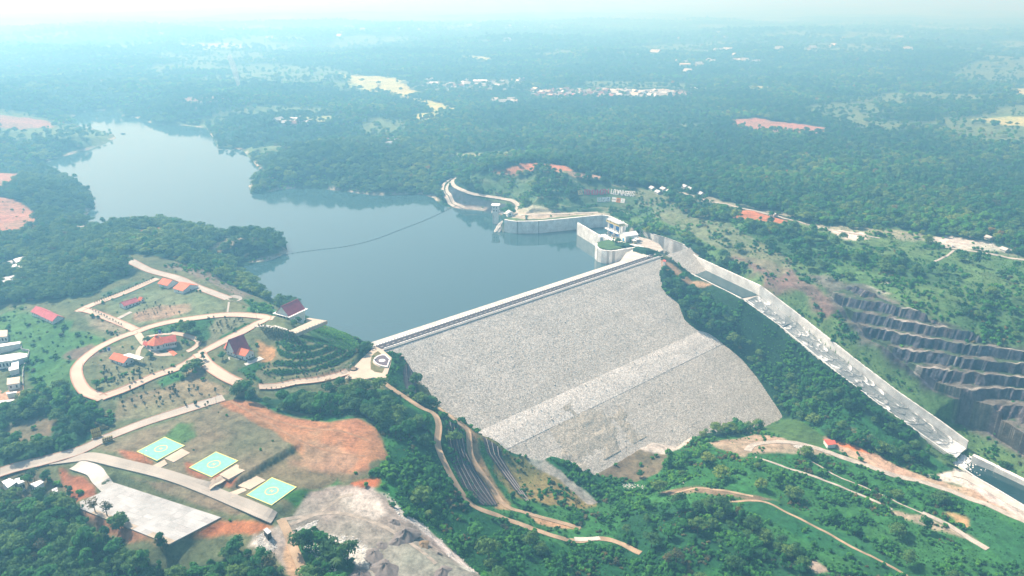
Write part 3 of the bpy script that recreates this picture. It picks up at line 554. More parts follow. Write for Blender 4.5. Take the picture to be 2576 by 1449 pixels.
# ------------------------------------------------------------------ mesh helpers
class MB:
    def __init__(s): s.v = []; s.f = []
    def add(s, vs, fs):
        n = len(s.v); s.v += [tuple(map(float, p)) for p in vs]; s.f += [tuple(n + i for i in f) for f in fs]; return s
    def box(s, x0, x1, y0, y1, z0, z1):
        return s.add([(x0, y0, z0), (x1, y0, z0), (x1, y1, z0), (x0, y1, z0), (x0, y0, z1), (x1, y0, z1), (x1, y1, z1), (x0, y1, z1)],
                     [(0, 3, 2, 1), (4, 5, 6, 7), (0, 1, 5, 4), (1, 2, 6, 5), (2, 3, 7, 6), (3, 0, 4, 7)])
    def prism(s, pts, z0, z1):
        """vertical prism; z0/z1 numbers or lists"""
        a = 0
        for i in range(len(pts)): a += pts[i][0] * pts[(i + 1) % len(pts)][1] - pts[(i + 1) % len(pts)][0] * pts[i][1]
        if a < 0: pts = pts[::-1]; z0 = z0[::-1] if isinstance(z0, list) else z0; z1 = z1[::-1] if isinstance(z1, list) else z1
        n = len(pts); A = z0 if isinstance(z0, list) else [z0] * n; B = z1 if isinstance(z1, list) else [z1] * n
        vs = [(p[0], p[1], A[i]) for i, p in enumerate(pts)] + [(p[0], p[1], B[i]) for i, p in enumerate(pts)]
        return s.add(vs, [tuple(range(n))[::-1], tuple(range(n, 2 * n))] + [(i, (i + 1) % n, n + (i + 1) % n, n + i) for i in range(n)])
    def cyl(s, x, y, z0, z1, r0, r1=None, n=8):
        r1 = r0 if r1 is None else r1
        vs = [(x + r0 * math.cos(2 * math.pi * i / n), y + r0 * math.sin(2 * math.pi * i / n), z0) for i in range(n)] + [(x + r1 * math.cos(2 * math.pi * i / n), y + r1 * math.sin(2 * math.pi * i / n), z1) for i in range(n)]
        return s.add(vs, [tuple(range(n))[::-1], tuple(range(n, 2 * n))] + [(i, (i + 1) % n, n + (i + 1) % n, n + i) for i in range(n)])
    def tube(s, pts, rad, n=5):
        pts = [Vector(p) for p in pts]; base = len(s.v)
        for k, p in enumerate(pts):
            d = (pts[min(k + 1, len(pts) - 1)] - pts[max(k - 1, 0)]).normalized(); a = d.orthogonal().normalized(); b = d.cross(a); r = rad[k] if isinstance(rad, (list, tuple)) else rad
            for i in range(n): q = p + (a * math.cos(6.2832 * i / n) + b * math.sin(6.2832 * i / n)) * r; s.v.append(tuple(q))
        for k in range(len(pts) - 1):
            for i in range(n): s.f.append((base + k * n + i, base + k * n + (i + 1) % n, base + (k + 1) * n + (i + 1) % n, base + (k + 1) * n + i))
        s.f.append(tuple(base + i for i in range(n))[::-1]); s.f.append(tuple(base + (len(pts) - 1) * n + i for i in range(n))); return s
    def mesh(s, name, m):
        me = bpy.data.meshes.new(name); me.from_pydata(s.v, [], s.f); me.materials.append(m); me.update(); return me
    def build(s, name, m, parent=None, **k): return link(name, s.mesh(name, m), parent, **k)
def link(name, data, parent=None, label=None, cat=None, group=None, kind=None, loc=None, rz=None, scale=None):
    o = bpy.data.objects.new(name, data); COL.objects.link(o)
    if parent is not None: o.parent = parent
    if loc is not None: o.location = loc
    if rz is not None: o.rotation_euler = (0, 0, rz)
    if scale is not None: o.scale = scale if hasattr(scale, '__len__') else (scale,) * 3
    if label: o['label'] = label
    if cat: o['category'] = cat
    if group: o['group'] = group
    if kind: o['kind'] = kind
    return o
def thing(name, label, cat, loc=(0, 0, 0), rz=0, group=None): return link(name, None, None, label, cat, group, None, loc, rz)
def np_mesh(name, V, F, m, smooth=True):
    me = bpy.data.meshes.new(name); me.vertices.add(len(V)); me.vertices.foreach_set('co', np.asarray(V, np.float32).ravel())
    n = len(F); k = F.shape[1]; me.loops.add(n * k); me.loops.foreach_set('vertex_index', F.astype(np.int32).ravel())
    me.polygons.add(n); me.polygons.foreach_set('loop_start', np.arange(0, n * k, k, dtype=np.int32)); me.polygons.foreach_set('loop_total', np.full(n, k, np.int32))
    me.polygons.foreach_set('use_smooth', np.full(n, smooth)); me.materials.append(m); me.update(calc_edges=True); return me
def grid_faces(a, b):
    i, j = np.meshgrid(np.arange(a - 1), np.arange(b - 1), indexing='ij'); q = (i * b + j).ravel()
    return np.stack([q, q + b, q + b + 1, q + 1], 1)

# ------------------------------------------------------------------ ground
gm = bpy.data.materials.new('ground_cover'); gm.use_nodes = True; t = gm.node_tree; b = t.nodes['Principled BSDF']; b.inputs['Roughness'].default_value = .95; b.inputs['Specular IOR Level'].default_value = .05
at = t.nodes.new('ShaderNodeAttribute'); at.attribute_name = 'cover'; tc = t.nodes.new('ShaderNodeTexCoord')
n1 = t.nodes.new('ShaderNodeTexNoise'); n1.inputs['Scale'].default_value = .55; n1.inputs['Detail'].default_value = 6; n1.inputs['Roughness'].default_value = .65
n2 = t.nodes.new('ShaderNodeTexNoise'); n2.inputs['Scale'].default_value = .16; n2.inputs['Detail'].default_value = 4
for n in (n1, n2): t.links.new(tc.outputs['Object'], n.inputs['Vector'])
ad = t.nodes.new('ShaderNodeMath'); ad.operation = 'ADD'; t.links.new(n1.outputs['Fac'], ad.inputs[0]); t.links.new(n2.outputs['Fac'], ad.inputs[1])
mr = t.nodes.new('ShaderNodeMapRange'); mr.inputs[1].default_value = .7; mr.inputs[2].default_value = 1.3; mr.inputs[3].default_value = .52; mr.inputs[4].default_value = 1.45; t.links.new(ad.outputs[0], mr.inputs[0])
vs = t.nodes.new('ShaderNodeVectorMath'); vs.operation = 'SCALE'; t.links.new(at.outputs['Color'], vs.inputs[0]); t.links.new(mr.outputs[0], vs.inputs['Scale']); t.links.new(vs.outputs[0], b.inputs['Base Color'])
bp = t.nodes.new('ShaderNodeBump'); bp.inputs['Strength'].default_value = .6; bp.inputs['Distance'].default_value = .9; t.links.new(ad.outputs[0], bp.inputs['Height']); t.links.new(bp.outputs[0], b.inputs['Normal'])
V = np.stack([XX.ravel(), YY.ravel(), ZZ.ravel()], 1)
me = np_mesh('ground', V, grid_faces(len(RR), NA), gm); a = me.color_attributes.new('cover', 'FLOAT_COLOR', 'POINT')
a.data.foreach_set('color', np.concatenate([AL.reshape(-1, 3), np.ones((V.shape[0], 1))], 1).astype(np.float32).ravel())
link('ground', me, kind='structure')
# quarry-like cut above the chute: finer sheet with steep faces and ledges
cutp = GP([(2080, 742), (2175, 852), (2345, 992), (2480, 1092), (2620, 1185), (2800, 1290), (2900, 950), (2576, 885), (2480, 856), (2330, 798), (2215, 745), (2130, 722)])
cc_ = np.array([p[:2] for p in cutp]); eu = np.array([.66, -.75]); ev_ = np.array([.75, .66]); o2 = cc_[0]
U_ = (cc_ - o2) @ eu; V_ = (cc_ - o2) @ ev_; us = np.arange(U_.min(), min(U_.max(), 330), .75); vs_ = np.arange(V_.min(), V_.max(), .6); UU, VV = np.meshgrid(us, vs_, indexing='ij')
CXX = o2[0] + UU * eu[0] + VV * ev_[0]; CYY = o2[1] + UU * eu[1] + VV * ev_[1]; zb_ = lookup(CXX, CYY, ZB0); dc = sdpoly(CXX, CYY, cc_)
warp = (fbm(CXX, CYY, 38, 21, 2) - .5) * 3.0 + (fbm(CXX, CYY, 7, 23, 3) - .5) * 3.4 + (vn(UU / 2.3, VV * 0, 31) - .5) * 1.6
q_ = (zb_ + warp + 3.0) / 8.5; f_ = q_ - np.floor(q_); face_ = .36; zc_ = (np.floor(q_) + np.clip(f_ / face_, 0, 1)) * 8.5 - 3.0 - warp * .35
zz2 = np.maximum(zc_, lookup(CXX, CYY) + .25) ; zz2 = np.where(dc > -3, lookup(CXX, CYY) + .25 - 1.2 * sstep(-2.5, .5, dc), zz2)
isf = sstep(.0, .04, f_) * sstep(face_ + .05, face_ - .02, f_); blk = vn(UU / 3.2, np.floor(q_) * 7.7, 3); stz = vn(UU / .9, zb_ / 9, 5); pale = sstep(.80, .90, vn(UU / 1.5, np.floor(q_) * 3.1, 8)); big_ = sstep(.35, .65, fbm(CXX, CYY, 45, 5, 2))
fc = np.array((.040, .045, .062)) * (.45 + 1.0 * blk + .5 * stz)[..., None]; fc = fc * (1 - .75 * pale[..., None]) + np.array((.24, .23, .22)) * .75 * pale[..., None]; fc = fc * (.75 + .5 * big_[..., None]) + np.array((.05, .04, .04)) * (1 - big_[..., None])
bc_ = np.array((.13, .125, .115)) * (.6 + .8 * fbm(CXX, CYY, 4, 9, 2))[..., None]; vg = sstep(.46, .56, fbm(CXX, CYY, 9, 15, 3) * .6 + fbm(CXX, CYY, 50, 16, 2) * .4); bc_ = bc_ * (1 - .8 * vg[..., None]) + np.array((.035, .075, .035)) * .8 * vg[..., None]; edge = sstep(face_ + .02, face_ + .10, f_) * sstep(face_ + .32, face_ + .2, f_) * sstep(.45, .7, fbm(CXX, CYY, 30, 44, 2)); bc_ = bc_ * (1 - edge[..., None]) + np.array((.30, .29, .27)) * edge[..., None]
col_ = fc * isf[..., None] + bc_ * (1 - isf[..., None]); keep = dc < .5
Fq = grid_faces(len(us), len(vs_)); kq = keep.ravel()[Fq].all(1); Fq = Fq[kq]; used = np.unique(Fq); remap = np.full(keep.size, -1); remap[used] = np.arange(used.size)
me = np_mesh('rock_cut', np.stack([CXX.ravel(), CYY.ravel(), zz2.ravel()], 1)[used], remap[Fq], gm, False); a = me.color_attributes.new('cover', 'FLOAT_COLOR', 'POINT'); a.data.foreach_set('color', np.concatenate([col_.reshape(-1, 3)[used], np.ones((used.size, 1))], 1).astype(np.float32).ravel()); link('rock_cut', me, kind='structure')

# ------------------------------------------------------------------ water
def water_mat(name, col, rough, scale, bumpd, spec=.5):
    m = bpy.data.materials.new(name); m.use_nodes = True; t = m.node_tree; b = t.nodes['Principled BSDF']
    b.inputs['Base Color'].default_value = (*col, 1); b.inputs['Roughness'].default_value = rough; b.inputs['IOR'].default_value = 1.7; b.inputs['Specular IOR Level'].default_value = spec
    tc = t.nodes.new('ShaderNodeTexCoord'); n = t.nodes.new('ShaderNodeTexNoise'); n.inputs['Scale'].default_value = scale; n.inputs['Detail'].default_value = 4; t.links.new(tc.outputs['Object'], n.inputs['Vector'])
    bp = t.nodes.new('ShaderNodeBump'); bp.inputs['Strength'].default_value = .25; bp.inputs['Distance'].default_value = bumpd; t.links.new(n.outputs['Fac'], bp.inputs['Height']); t.links.new(bp.outputs[0], b.inputs['Normal'])
    return m, t, b
wm, wt, wb = water_mat('lake_water', (.032, .078, .092), .04, .5, .09)
n = wt.nodes.new('ShaderNodeTexNoise'); n.inputs['Scale'].default_value = .006; n.inputs['Detail'].default_value = 3; tc = wt.nodes.new('ShaderNodeTexCoord'); wt.links.new(tc.outputs['Object'], n.inputs['Vector'])
mr = wt.nodes.new('ShaderNodeMapRange'); mr.inputs[1].default_value = .4; mr.inputs[2].default_value = .6; mr.inputs[3].default_value = .02; mr.inputs[4].default_value = .09; wt.links.new(n.outputs['Fac'], mr.inputs[0]); wt.links.new(mr.outputs[0], wb.inputs['Roughness'])
bm = bmesh.new(); f = bm.faces.new([bm.verts.new((p[0], p[1], WATER)) for p in lake_poly]); f.normal_update()
if f.normal.z < 0: f.normal_flip()
bmesh.ops.triangulate(bm, faces=[f]); me = bpy.data.meshes.new('lake_water'); bm.to_mesh(me); me.materials.append(wm); link('lake_water', me, kind='structure')
rm, _, _ = water_mat('river_water', (.012, .045, .050), .12, .6, .35)
bm = bmesh.new(); f = bm.faces.new([bm.verts.new((p[0], p[1], RIVER)) for p in river_poly]); f.normal_update()
if f.normal.z < 0: f.normal_flip()
bmesh.ops.triangulate(bm, faces=[f]); me = bpy.data.meshes.new('river_water'); bm.to_mesh(me); me.materials.append(rm); link('river_water', me, kind='structure')

# ------------------------------------------------------------------ roads, tracks and paved areas (draped on the ground)
road_lines = []
def drape(name, px, width, m, lift=.30, step=3.0, closed=False, kerb=None, world=None):
    pts = [p[:2] for p in (world if world is not None else GP(px))]
    pts = resample(smooth_line(pts, 6), step); road_lines.append((pts, width))
    P2 = np.array(pts); T = np.gradient(P2, axis=0); T /= np.linalg.norm(T, axis=1)[:, None] + 1e-9; N = np.stack([T[:, 1], -T[:, 0]], 1)
    def strip(offs, lift2, nm, mm, par=None):
        V = []; 
        zc = lookup(P2[:, 0], P2[:, 1])
        for o in offs:
            q = P2 + N * o; z = np.maximum(lookup(q[:, 0], q[:, 1]), zc - .3); V.append(np.column_stack([q, z + lift2]))
        a, b_ = V[0].copy(), V[-1].copy(); a[:, 2] -= .55; b_[:, 2] -= .55; V = [a] + V + [b_]
        V = np.stack(V, 1); n, k = V.shape[:2]
        return link(nm, np_mesh(nm, V.reshape(-1, 3), grid_faces(n, k)[:, ::-1] if False else grid_faces(n, k), mm, False), par, kind='structure' if par is None else None)
    h = width / 2
    o = strip([h, h * .33, -h * .33, -h], lift, name, m)
    if kerb:
        for sgn in (-1, 1):
            a = sgn * (h + .02); b_ = sgn * (h + kerb)
            strip(sorted([a, b_], reverse=True), lift + .14, 'kerb', M['kerb'] if kerb < 1.0 else M['road'], o)
    return o
patches = []
def patch_poly(name, px, m, lift=.32, world=None, kind='structure', parent=None, thick=.8, z=None):
    W = world if world is not None else GP(px); patches.append([tuple(p[:2]) for p in W]); xs = np.array([p[0] for p in W]); ys = np.array([p[1] for p in W]); zs = [z] * len(W) if z is not None else list(lookup(xs, ys) + lift)
    mb = MB(); mb.prism([(p[0], p[1]) for p in W], [q - thick for q in zs], [float(q) for q in zs])
    return link(name, mb.mesh(name, m), parent, kind=kind)
Rd, Rg, Dt = M['road'], M['road2'], M['dirt']
# estate
drape('road', [(258, 1003), (215, 985), (193, 945), (200, 915), (240, 880), (300, 850), (345, 835)], 7.2, Rd, kerb=.8)
drape('road', [(345, 835), (380, 822), (440, 808), (520, 797), (590, 792), (650, 796), (672, 802), (640, 818), (580, 850), (510, 886), (500, 893)], 7, Rd, kerb=.8)
drape('road', [(672, 802), (690, 800)], 8, Rd)
drape('road', [(500, 888), (520, 915), (560, 945), (610, 968)], 8, Rd, kerb=.8)
drape('road', [(255, 1001), (300, 985), (380, 950), (450, 925), (500, 893)], 6.5, Rd, kerb=.8)
drape('road', [(345, 832), (300, 812), (240, 788), (200, 778)], 6, Rd, kerb=.8)
drape('road', [(335, 828), (275, 800), (215, 775)], 3.5, Rd, lift=.26)
drape('road', [(195, 785), (225, 770), (300, 742), (370, 712), (400, 700)], 7.5, Rd, kerb=.6)
drape('road', [(312, 652), (370, 678), (430, 695), (500, 724), (560, 746), (575, 752)], 8, Rg, kerb=.6)
patch_poly('turning_circle', [(600 + 20 * math.cos(a * .5236) - 10, 751 + 8 * math.sin(a * .5236)) for a in range(12)], Rg, .36)
drape('road', [(345, 838), (362, 862), (385, 880), (400, 892), (440, 890)], 5.5, Rd, lift=.27)
drape('driveway', [(345, 900), (350, 880), (362, 866)], 3.6, Rd, lift=.22)
drape('driveway', [(430, 838), (470, 845), (500, 860), (485, 878), (470, 885)], 4, Rd, lift=.24, kerb=.4)
drape('driveway', [(355, 850), (400, 842), (440, 840)], 3, Rd, lift=.21)
drape('footpath', [(576, 760), (574, 775), (572, 790)], 1.6, Rg, lift=.2)
drape('dirt_track', [(330, 785), (300, 800), (290, 806)], 4, M['gravelroad'], lift=.2)
# lower road and plaza
drape('road', [(652, 974), (720, 968), (790, 958), (850, 945), (880, 935)], 5.5, Rd, kerb=.6)
plaza = patch_poly('plaza', None, M['road'], world=[Pz(x, y, .2) for x, y in PLAZA], z=.45, thick=3)
drape('road', [(0, 1190), (60, 1172), (130, 1155), (210, 1130), (280, 1097), (400, 1052), (520, 1014), (570, 998)], 9, Rg, kerb=.5)
drape('road', [(130, 1160), (200, 1152), (230, 1150), (300, 1166), (400, 1190), (500, 1224), (600, 1266), (670, 1296), (700, 1308)], 7.8, Rg, lift=.34)
drape('road', [(190, 1170), (235, 1185), (255, 1210), (285, 1235)], 9, M['concrete'], lift=.3)
lot_o = patch_poly('concrete_lot', None, M['seam'], world=[Pz(x, y, -6.7) for x, y in LOT], z=-6.72, thick=2)
lc_ = [Pz(x, y, -6.6) for x, y in ((288, 1214), (556, 1301), (425, 1369), (196, 1277))]
lots = [M['lot'], mat('pale_lot_concrete_b', (.365, .375, .38), .9, .2, .15), mat('pale_lot_concrete_c', (.35, .355, .36), .9, .25, .12), mat('stained_lot_concrete', (.36, .31, .25), .9, .25, .2)]
rl = random.Random(11)
for i in range(13):
    for j in range(8):
        q = []
        for a_, b_ in ((i + .004, j + .005), (i + .996, j + .005), (i + .996, j + .995), (i + .004, j + .995)):
            f, g_ = a_ / 13, b_ / 8; p = (lc_[0] * (1 - f) + lc_[1] * f) * (1 - g_) + (lc_[3] * (1 - f) + lc_[2] * f) * g_; q.append((p[0], p[1]))
        h_ = -6.62 + rl.uniform(-.015, .015); MB().prism(q, -6.9, h_).build('slab', lots[3 if j == 7 and rl.random() < .7 else rl.choice((0, 0, 0, 1, 1, 2))], lot_o)
# access road down the flank, second track
drape('access_road', [(966, 964), (999, 987), (1054, 1023), (1090, 1041), (1104, 1071), (1101, 1121), (1123, 1176), (1159, 1238), (1192, 1274), (1254, 1298), (1327, 1326), (1400, 1351), (1455, 1362), (1509, 1355), (1564, 1369), (1615, 1393)], 4.6, Dt, lift=.35)
drape('access_road', [(1445, 1357), (1480, 1357), (1512, 1354)], 4.0, M['concrete'], lift=.52)
drape('dirt_track', [(1100, 1026), (1140, 1055), (1176, 1082), (1184, 1143), (1214, 1194), (1240, 1230), (1275, 1275), (1330, 1292), (1400, 1312), (1462, 1330)], 4.2, Dt, lift=.3)
drape('dirt_track', [(706, 1306), (722, 1335), (735, 1370), (752, 1410), (770, 1455)], 5, Dt, lift=.15)
# valley roads
drape('gravel_road', [(1880, 1135), (1895, 1120), (1940, 1113), (2010, 1116), (2090, 1140), (2160, 1165), (2230, 1190), (2300, 1208), (2380, 1232), (2460, 1262), (2576, 1310), (2700, 1370)], 6, M['gravelroad'])
drape('gravel_road', [(2400, 1192), (2440, 1205), (2500, 1240), (2576, 1280), (2700, 1345)], 7, M['concrete'])
drape('gravel_road', [(1900, 1150), (1960, 1170), (2020, 1190), (2090, 1215), (2180, 1252), (2250, 1285)], 2.6, M['gravelroad'])
drape('gravel_road', [(2320, 1290), (2380, 1318), (2430, 1350), (2490, 1385)], 5, M['gravelroad'])
drape('dirt_track', [(2040, 1160), (2100, 1195), (2180, 1228), (2270, 1270), (2330, 1295)], 1.6, M['gravelroad'], lift=.2)
drape('dirt_track', [(1700, 1240), (1760, 1228), (1830, 1236), (1900, 1250)], 2.2, Dt, lift=.2)
drape('dirt_track', [(1835, 1262), (1920, 1262), (1980, 1290), (2060, 1330), (2150, 1380), (2250, 1430), (2300, 1460)], 2.2, Dt, lift=.2)
# far side tracks
drape('gravel_road', [(1143, 520), (1125, 500), (1113, 480), (1118, 462), (1140, 447)], 5, M['gravelroad'])
drape('gravel_road', [(1168, 524), (1150, 515), (1135, 498), (1124, 480), (1128, 464), (1150, 446)], 4.5, M['gravelroad'])
drape('gravel_road', [(1160, 440), (1140, 452), (1142, 468), (1170, 482), (1220, 494), (1270, 502), (1296, 510), (1302, 520), (1296, 532), (1320, 540), (1420, 538), (1505, 535)], 5.5, M['gravelroad'])
drape('gravel_road', [(1985, 553), (2100, 580), (2220, 600)], 3.5, M['gravelroad'])
drape('gravel_road', [(2380, 622), (2460, 634), (2576, 654), (2700, 680)], 4.5, M['gravelroad'])
drape('gravel_road', [(2400, 630), (2380, 645), (2345, 660)], 2.5, M['gravelroad'])
drape('gravel_road', [(1700, 482), (1760, 500), (1870, 525), (1985, 552)], 4, M['gravelroad'])

# ------------------------------------------------------------------ the dam
def dam_w(s, t, z): p = DA + DT * s + DN * t; return (p[0], p[1], z)
stone = bpy.data.materials.new('rockfill'); stone.use_nodes = True; t = stone.node_tree; b = t.nodes['Principled BSDF']; b.inputs['Roughness'].default_value = .95; b.inputs['Specular IOR Level'].default_value = .1
def rockfill(name, c0, c1, brown=0):
    m = bpy.data.materials.new(name); m.use_nodes = True; t = m.node_tree; b = t.nodes['Principled BSDF']; b.inputs['Roughness'].default_value = .95; b.inputs['Specular IOR Level'].default_value = .1
    tc = t.nodes.new('ShaderNodeTexCoord'); v = t.nodes.new('ShaderNodeTexVoronoi'); v.inputs['Scale'].default_value = 1.15; v.inputs['Randomness'].default_value = 1
    n = t.nodes.new('ShaderNodeTexNoise'); n.inputs['Scale'].default_value = .04; n.inputs['Detail'].default_value = 6
    t.links.new(tc.outputs['Object'], v.inputs['Vector']); t.links.new(tc.outputs['Object'], n.inputs['Vector'])
    r = t.nodes.new('ShaderNodeValToRGB'); e = r.color_ramp.elements; e[0].position = 0; e[0].color = (*c1, 1); e[1].position = .62; e[1].color = (*c0, 1)
    g = t.nodes.new('ShaderNodeVectorMath'); g.operation = 'SCALE'
    sep = t.nodes.new('ShaderNodeSeparateColor'); t.links.new(v.outputs['Color'], sep.inputs[0])
    mr = t.nodes.new('ShaderNodeMapRange'); mr.inputs[3].default_value = .62; mr.inputs[4].default_value = 1.22; t.links.new(sep.outputs[0], mr.inputs[0])
    t.links.new(v.outputs['Distance'], r.inputs[0]); t.links.new(r.outputs[0], g.inputs[0]); t.links.new(mr.outputs[0], g.inputs['Scale'])
    mx = t.nodes.new('ShaderNodeMix'); mx.data_type = 'RGBA'; mx.blend_type = 'MULTIPLY'; mx.inputs[0].default_value = 1
    r2 = t.nodes.new('ShaderNodeValToRGB'); e = r2.color_ramp.elements; e[0].position = .35; e[0].color = (.86, .85, .83, 1); e[1].position = .62; e[1].color = (1.06, 1.04, 1.02, 1)
    mpn = t.nodes.new('ShaderNodeMapping'); mpn.inputs['Scale'].default_value = (.012, .012, .30); t.links.new(tc.outputs['Object'], mpn.inputs[0]); n3 = t.nodes.new('ShaderNodeTexNoise'); n3.inputs['Scale'].default_value = 1.0; n3.inputs['Detail'].default_value = 3; t.links.new(mpn.outputs[0], n3.inputs['Vector'])
    avg = t.nodes.new('ShaderNodeMath'); avg.operation = 'MULTIPLY_ADD'; avg.inputs[1].default_value = .5; hf = t.nodes.new('ShaderNodeMath'); hf.operation = 'MULTIPLY'; hf.inputs[1].default_value = .5; t.links.new(n3.outputs['Fac'], hf.inputs[0]); t.links.new(n.outputs['Fac'], avg.inputs[0]); t.links.new(hf.outputs[0], avg.inputs[2])
    n = avg; t.links.new(n.outputs[0], r2.inputs[0]); t.links.new(g.outputs[0], mx.inputs[6]); t.links.new(r2.outputs[0], mx.inputs[7]); t.links.new(mx.outputs[2], b.inputs['Base Color'])
    bp = t.nodes.new('ShaderNodeBump'); bp.inputs['Strength'].default_value = .4; bp.inputs['Distance'].default_value = .3; bp.invert = True; t.links.new(v.outputs['Distance'], bp.inputs['Height']); t.links.new(bp.outputs[0], b.inputs['Normal'])
    return m
M['fill'] = rockfill('grey_rockfill', (.47, .46, .43), (.65, .64, .60)); M['fillpale'] = rockfill('pale_rockfill', (.62, .61, .585), (.82, .81, .78)); M['fillbrown'] = rockfill('brown_rockfill', (.38, .365, .32), (.60, .575, .52))
M['boulder'] = mat('boulder_stone', (.50, .50, .48), .95, .35, .8)
dam = thing('rockfill_dam', 'long grey rockfill dam with a paved crest road between lake and valley', 'dam', dam_w(0, 0, 0))
O = Vector(dam_w(0, 0, 0))
def dam_part(name, s0, s1, t0, t1, zfun, m, step=2.0, amp=.35):
    ss = np.arange(s0, s1 + step, step); ts = np.arange(t0, t1 + step * .5, step); A, B = np.meshgrid(ss, ts, indexing='ij')
    X = DA[0] + DT[0] * A + DN[0] * B; Y = DA[1] + DT[1] * A + DN[1] * B; Z = zfun(A, B) + (fbm(X, Y, 3.0, 60, 2) - .5) * amp
    V = np.stack([X.ravel() - O.x, Y.ravel() - O.y, Z.ravel() - O.z], 1)
    return link(name, np_mesh(name, V, grid_faces(len(ss), len(ts))[:, ::-1], m, False), dam)
berm_t = [dam_st(*Pdam(x, y)[:2])[1] for x, y in ((1220, 1078), (1755, 835), (1275, 1125), (1815, 868))]
bt0, bt1 = (berm_t[0] + berm_t[1]) / 2, (berm_t[2] + berm_t[3]) / 2
down = dam_part('downstream_face', -30, DLEN + 60, 1.0, 225, lambda A, B: -B / SLOPE, M['fill'], 1.5, .2)
dam_part('berm', -30, DLEN + 60, bt0, bt1, lambda A, B: -B / SLOPE + .22 + .35 * np.sin((B - bt0) / (bt1 - bt0) * math.pi), M['fillpale'], 1.5, .15)
# brownish stained patch between berm and toe on the left
bs, be = [dam_st(*Pdam(x, y)[:2]) for x, y in ((1345, 1068), (1545, 1010))]
dam_part('stained_rockfill', bs[0], be[0], bt0 + 10, bt1 + 40, lambda A, B: -B / SLOPE + .5 + 0.9 * np.minimum(1, sstep(0, 14, A - bs[0]) * sstep(0, 40, be[0] - A) + 0) * np.clip(np.sin((B - bt0 - 10) / (bt1 + 30 - bt0) * math.pi), 0, 1) - .9 * sstep(.35, .6, fbm(A, B, 14, 8, 3)), M['fillbrown'], 1.5, .6)
UPW = -18.5
MB().prism([dam_w(-6, .6, 0)[:2], dam_w(DLEN + 4, .6, 0)[:2], dam_w(DLEN + 4, UPW, 0)[:2], dam_w(-6, UPW, 0)[:2]], -3, .30)
def dam_slab(name, s0, s1, t0, t1, z0, z1, m, parent=dam):
    mb = MB(); mb.prism([tuple(np.array(dam_w(s, t_, 0)[:2]) - np.array((O.x, O.y))) for s, t_ in ((s0, t0), (s1, t0), (s1, t1), (s0, t1))], z0, z1); return link(name, mb.mesh(name, m), parent)
dam_slab('crest_body', -5, DLEN + 4, 1.2, UPW, -4, .20, M['concrete'])
dam_slab('crest_road', -1, DLEN + 2, -1.0, -10.0, .2, .30, M['asphalt'])
dam_slab('kerb', -3, DLEN + 2, -10.02, -11.2, .2, .45, M['white'])
dam_slab('gravel_shoulder', -5, DLEN + 2, -11.22, -18.4, .2, .36, M['concrete'])
mb = MB()   # upstream face
a0, a1, b0, b1 = (np.array(dam_w(s, t_, z)) - np.array(O) for s, t_, z in ((-8, UPW, .1), (DLEN + 2, UPW, .1), (-8, UPW - 40, -21), (DLEN + 2, UPW - 40, -21)))
mb.add([a0, a1, b1, b0], [(0, 1, 2, 3)]); mb.build('upstream_face', M['fillpale'], dam)
dash = None
for k in range(int(DLEN / 5.6)):
    s0 = 2 + k * 5.6
    if dash is None:
        mb = MB(); mb.prism([(DT[0] * a + DN[0] * b_, DT[1] * a + DN[1] * b_) for a, b_ in ((0, -.14), (2.6, -.14), (2.6, .14), (0, .14))], .0, .03); dash = mb.mesh('lane_dash', M['white'])
    link('lane_dash', dash, dam, loc=Vector(dam_w(s0, -5.6, .302)) - O)
# parapet blocks with capped posts along the downstream edge
par = thing('crest_parapet', 'white block parapet with dark capped posts along the downstream edge of the crest road', 'parapet', dam_w(0, -.6, .2))
rot = math.atan2(DT[1], DT[0]); bl = MB().box(0.35, 2.75, -.32, .32, 0, .5).add([(.35, -.48, .5), (2.75, -.48, .5), (2.75, .48, .5), (.35, .48, .5), (.35, -.48, .62), (2.75, -.48, .62), (2.75, .48, .62), (.35, .48, .62)], [(0, 3, 2, 1), (4, 5, 6, 7), (0, 1, 5, 4), (1, 2, 6, 5), (2, 3, 7, 6), (3, 0, 4, 7)]).mesh('parapet_block', M['white'])
po = MB().box(-.3, .3, -.42, .42, 0, .8).mesh('post', M['white']); cap = MB().box(-.2, .2, -.24, .24, .8, 1.15).mesh('post_cap', M['dark'])
for k in range(int(DLEN / 3.05)):
    o = Vector(dam_w(k * 3.05 + 1.5, -.6, .2)) - Vector(dam_w(0, -.6, .2))
    link('parapet_block', bl, par, loc=o, rz=rot); q = link('post', po, par, loc=o, rz=rot); link('post_cap', cap, q)
bo = MB().box(-.16, .16, -.16, .16, 0, .9).mesh('bollard', M['dark']); bc = MB().box(-.45, .45, -.35, .35, 0, .35).mesh('base', M['white'])
for k in range(int(DLEN / 3.05)):
    r_ = thing('bollard', 'short dark bollard on a white foot lining the lake side of the crest road', 'bollard', dam_w(k * 3.05 + .6, -10.5, .52), rot, 'bollards along the crest kerb')
    link('shaft', bo, r_); link('base', bc, r_)

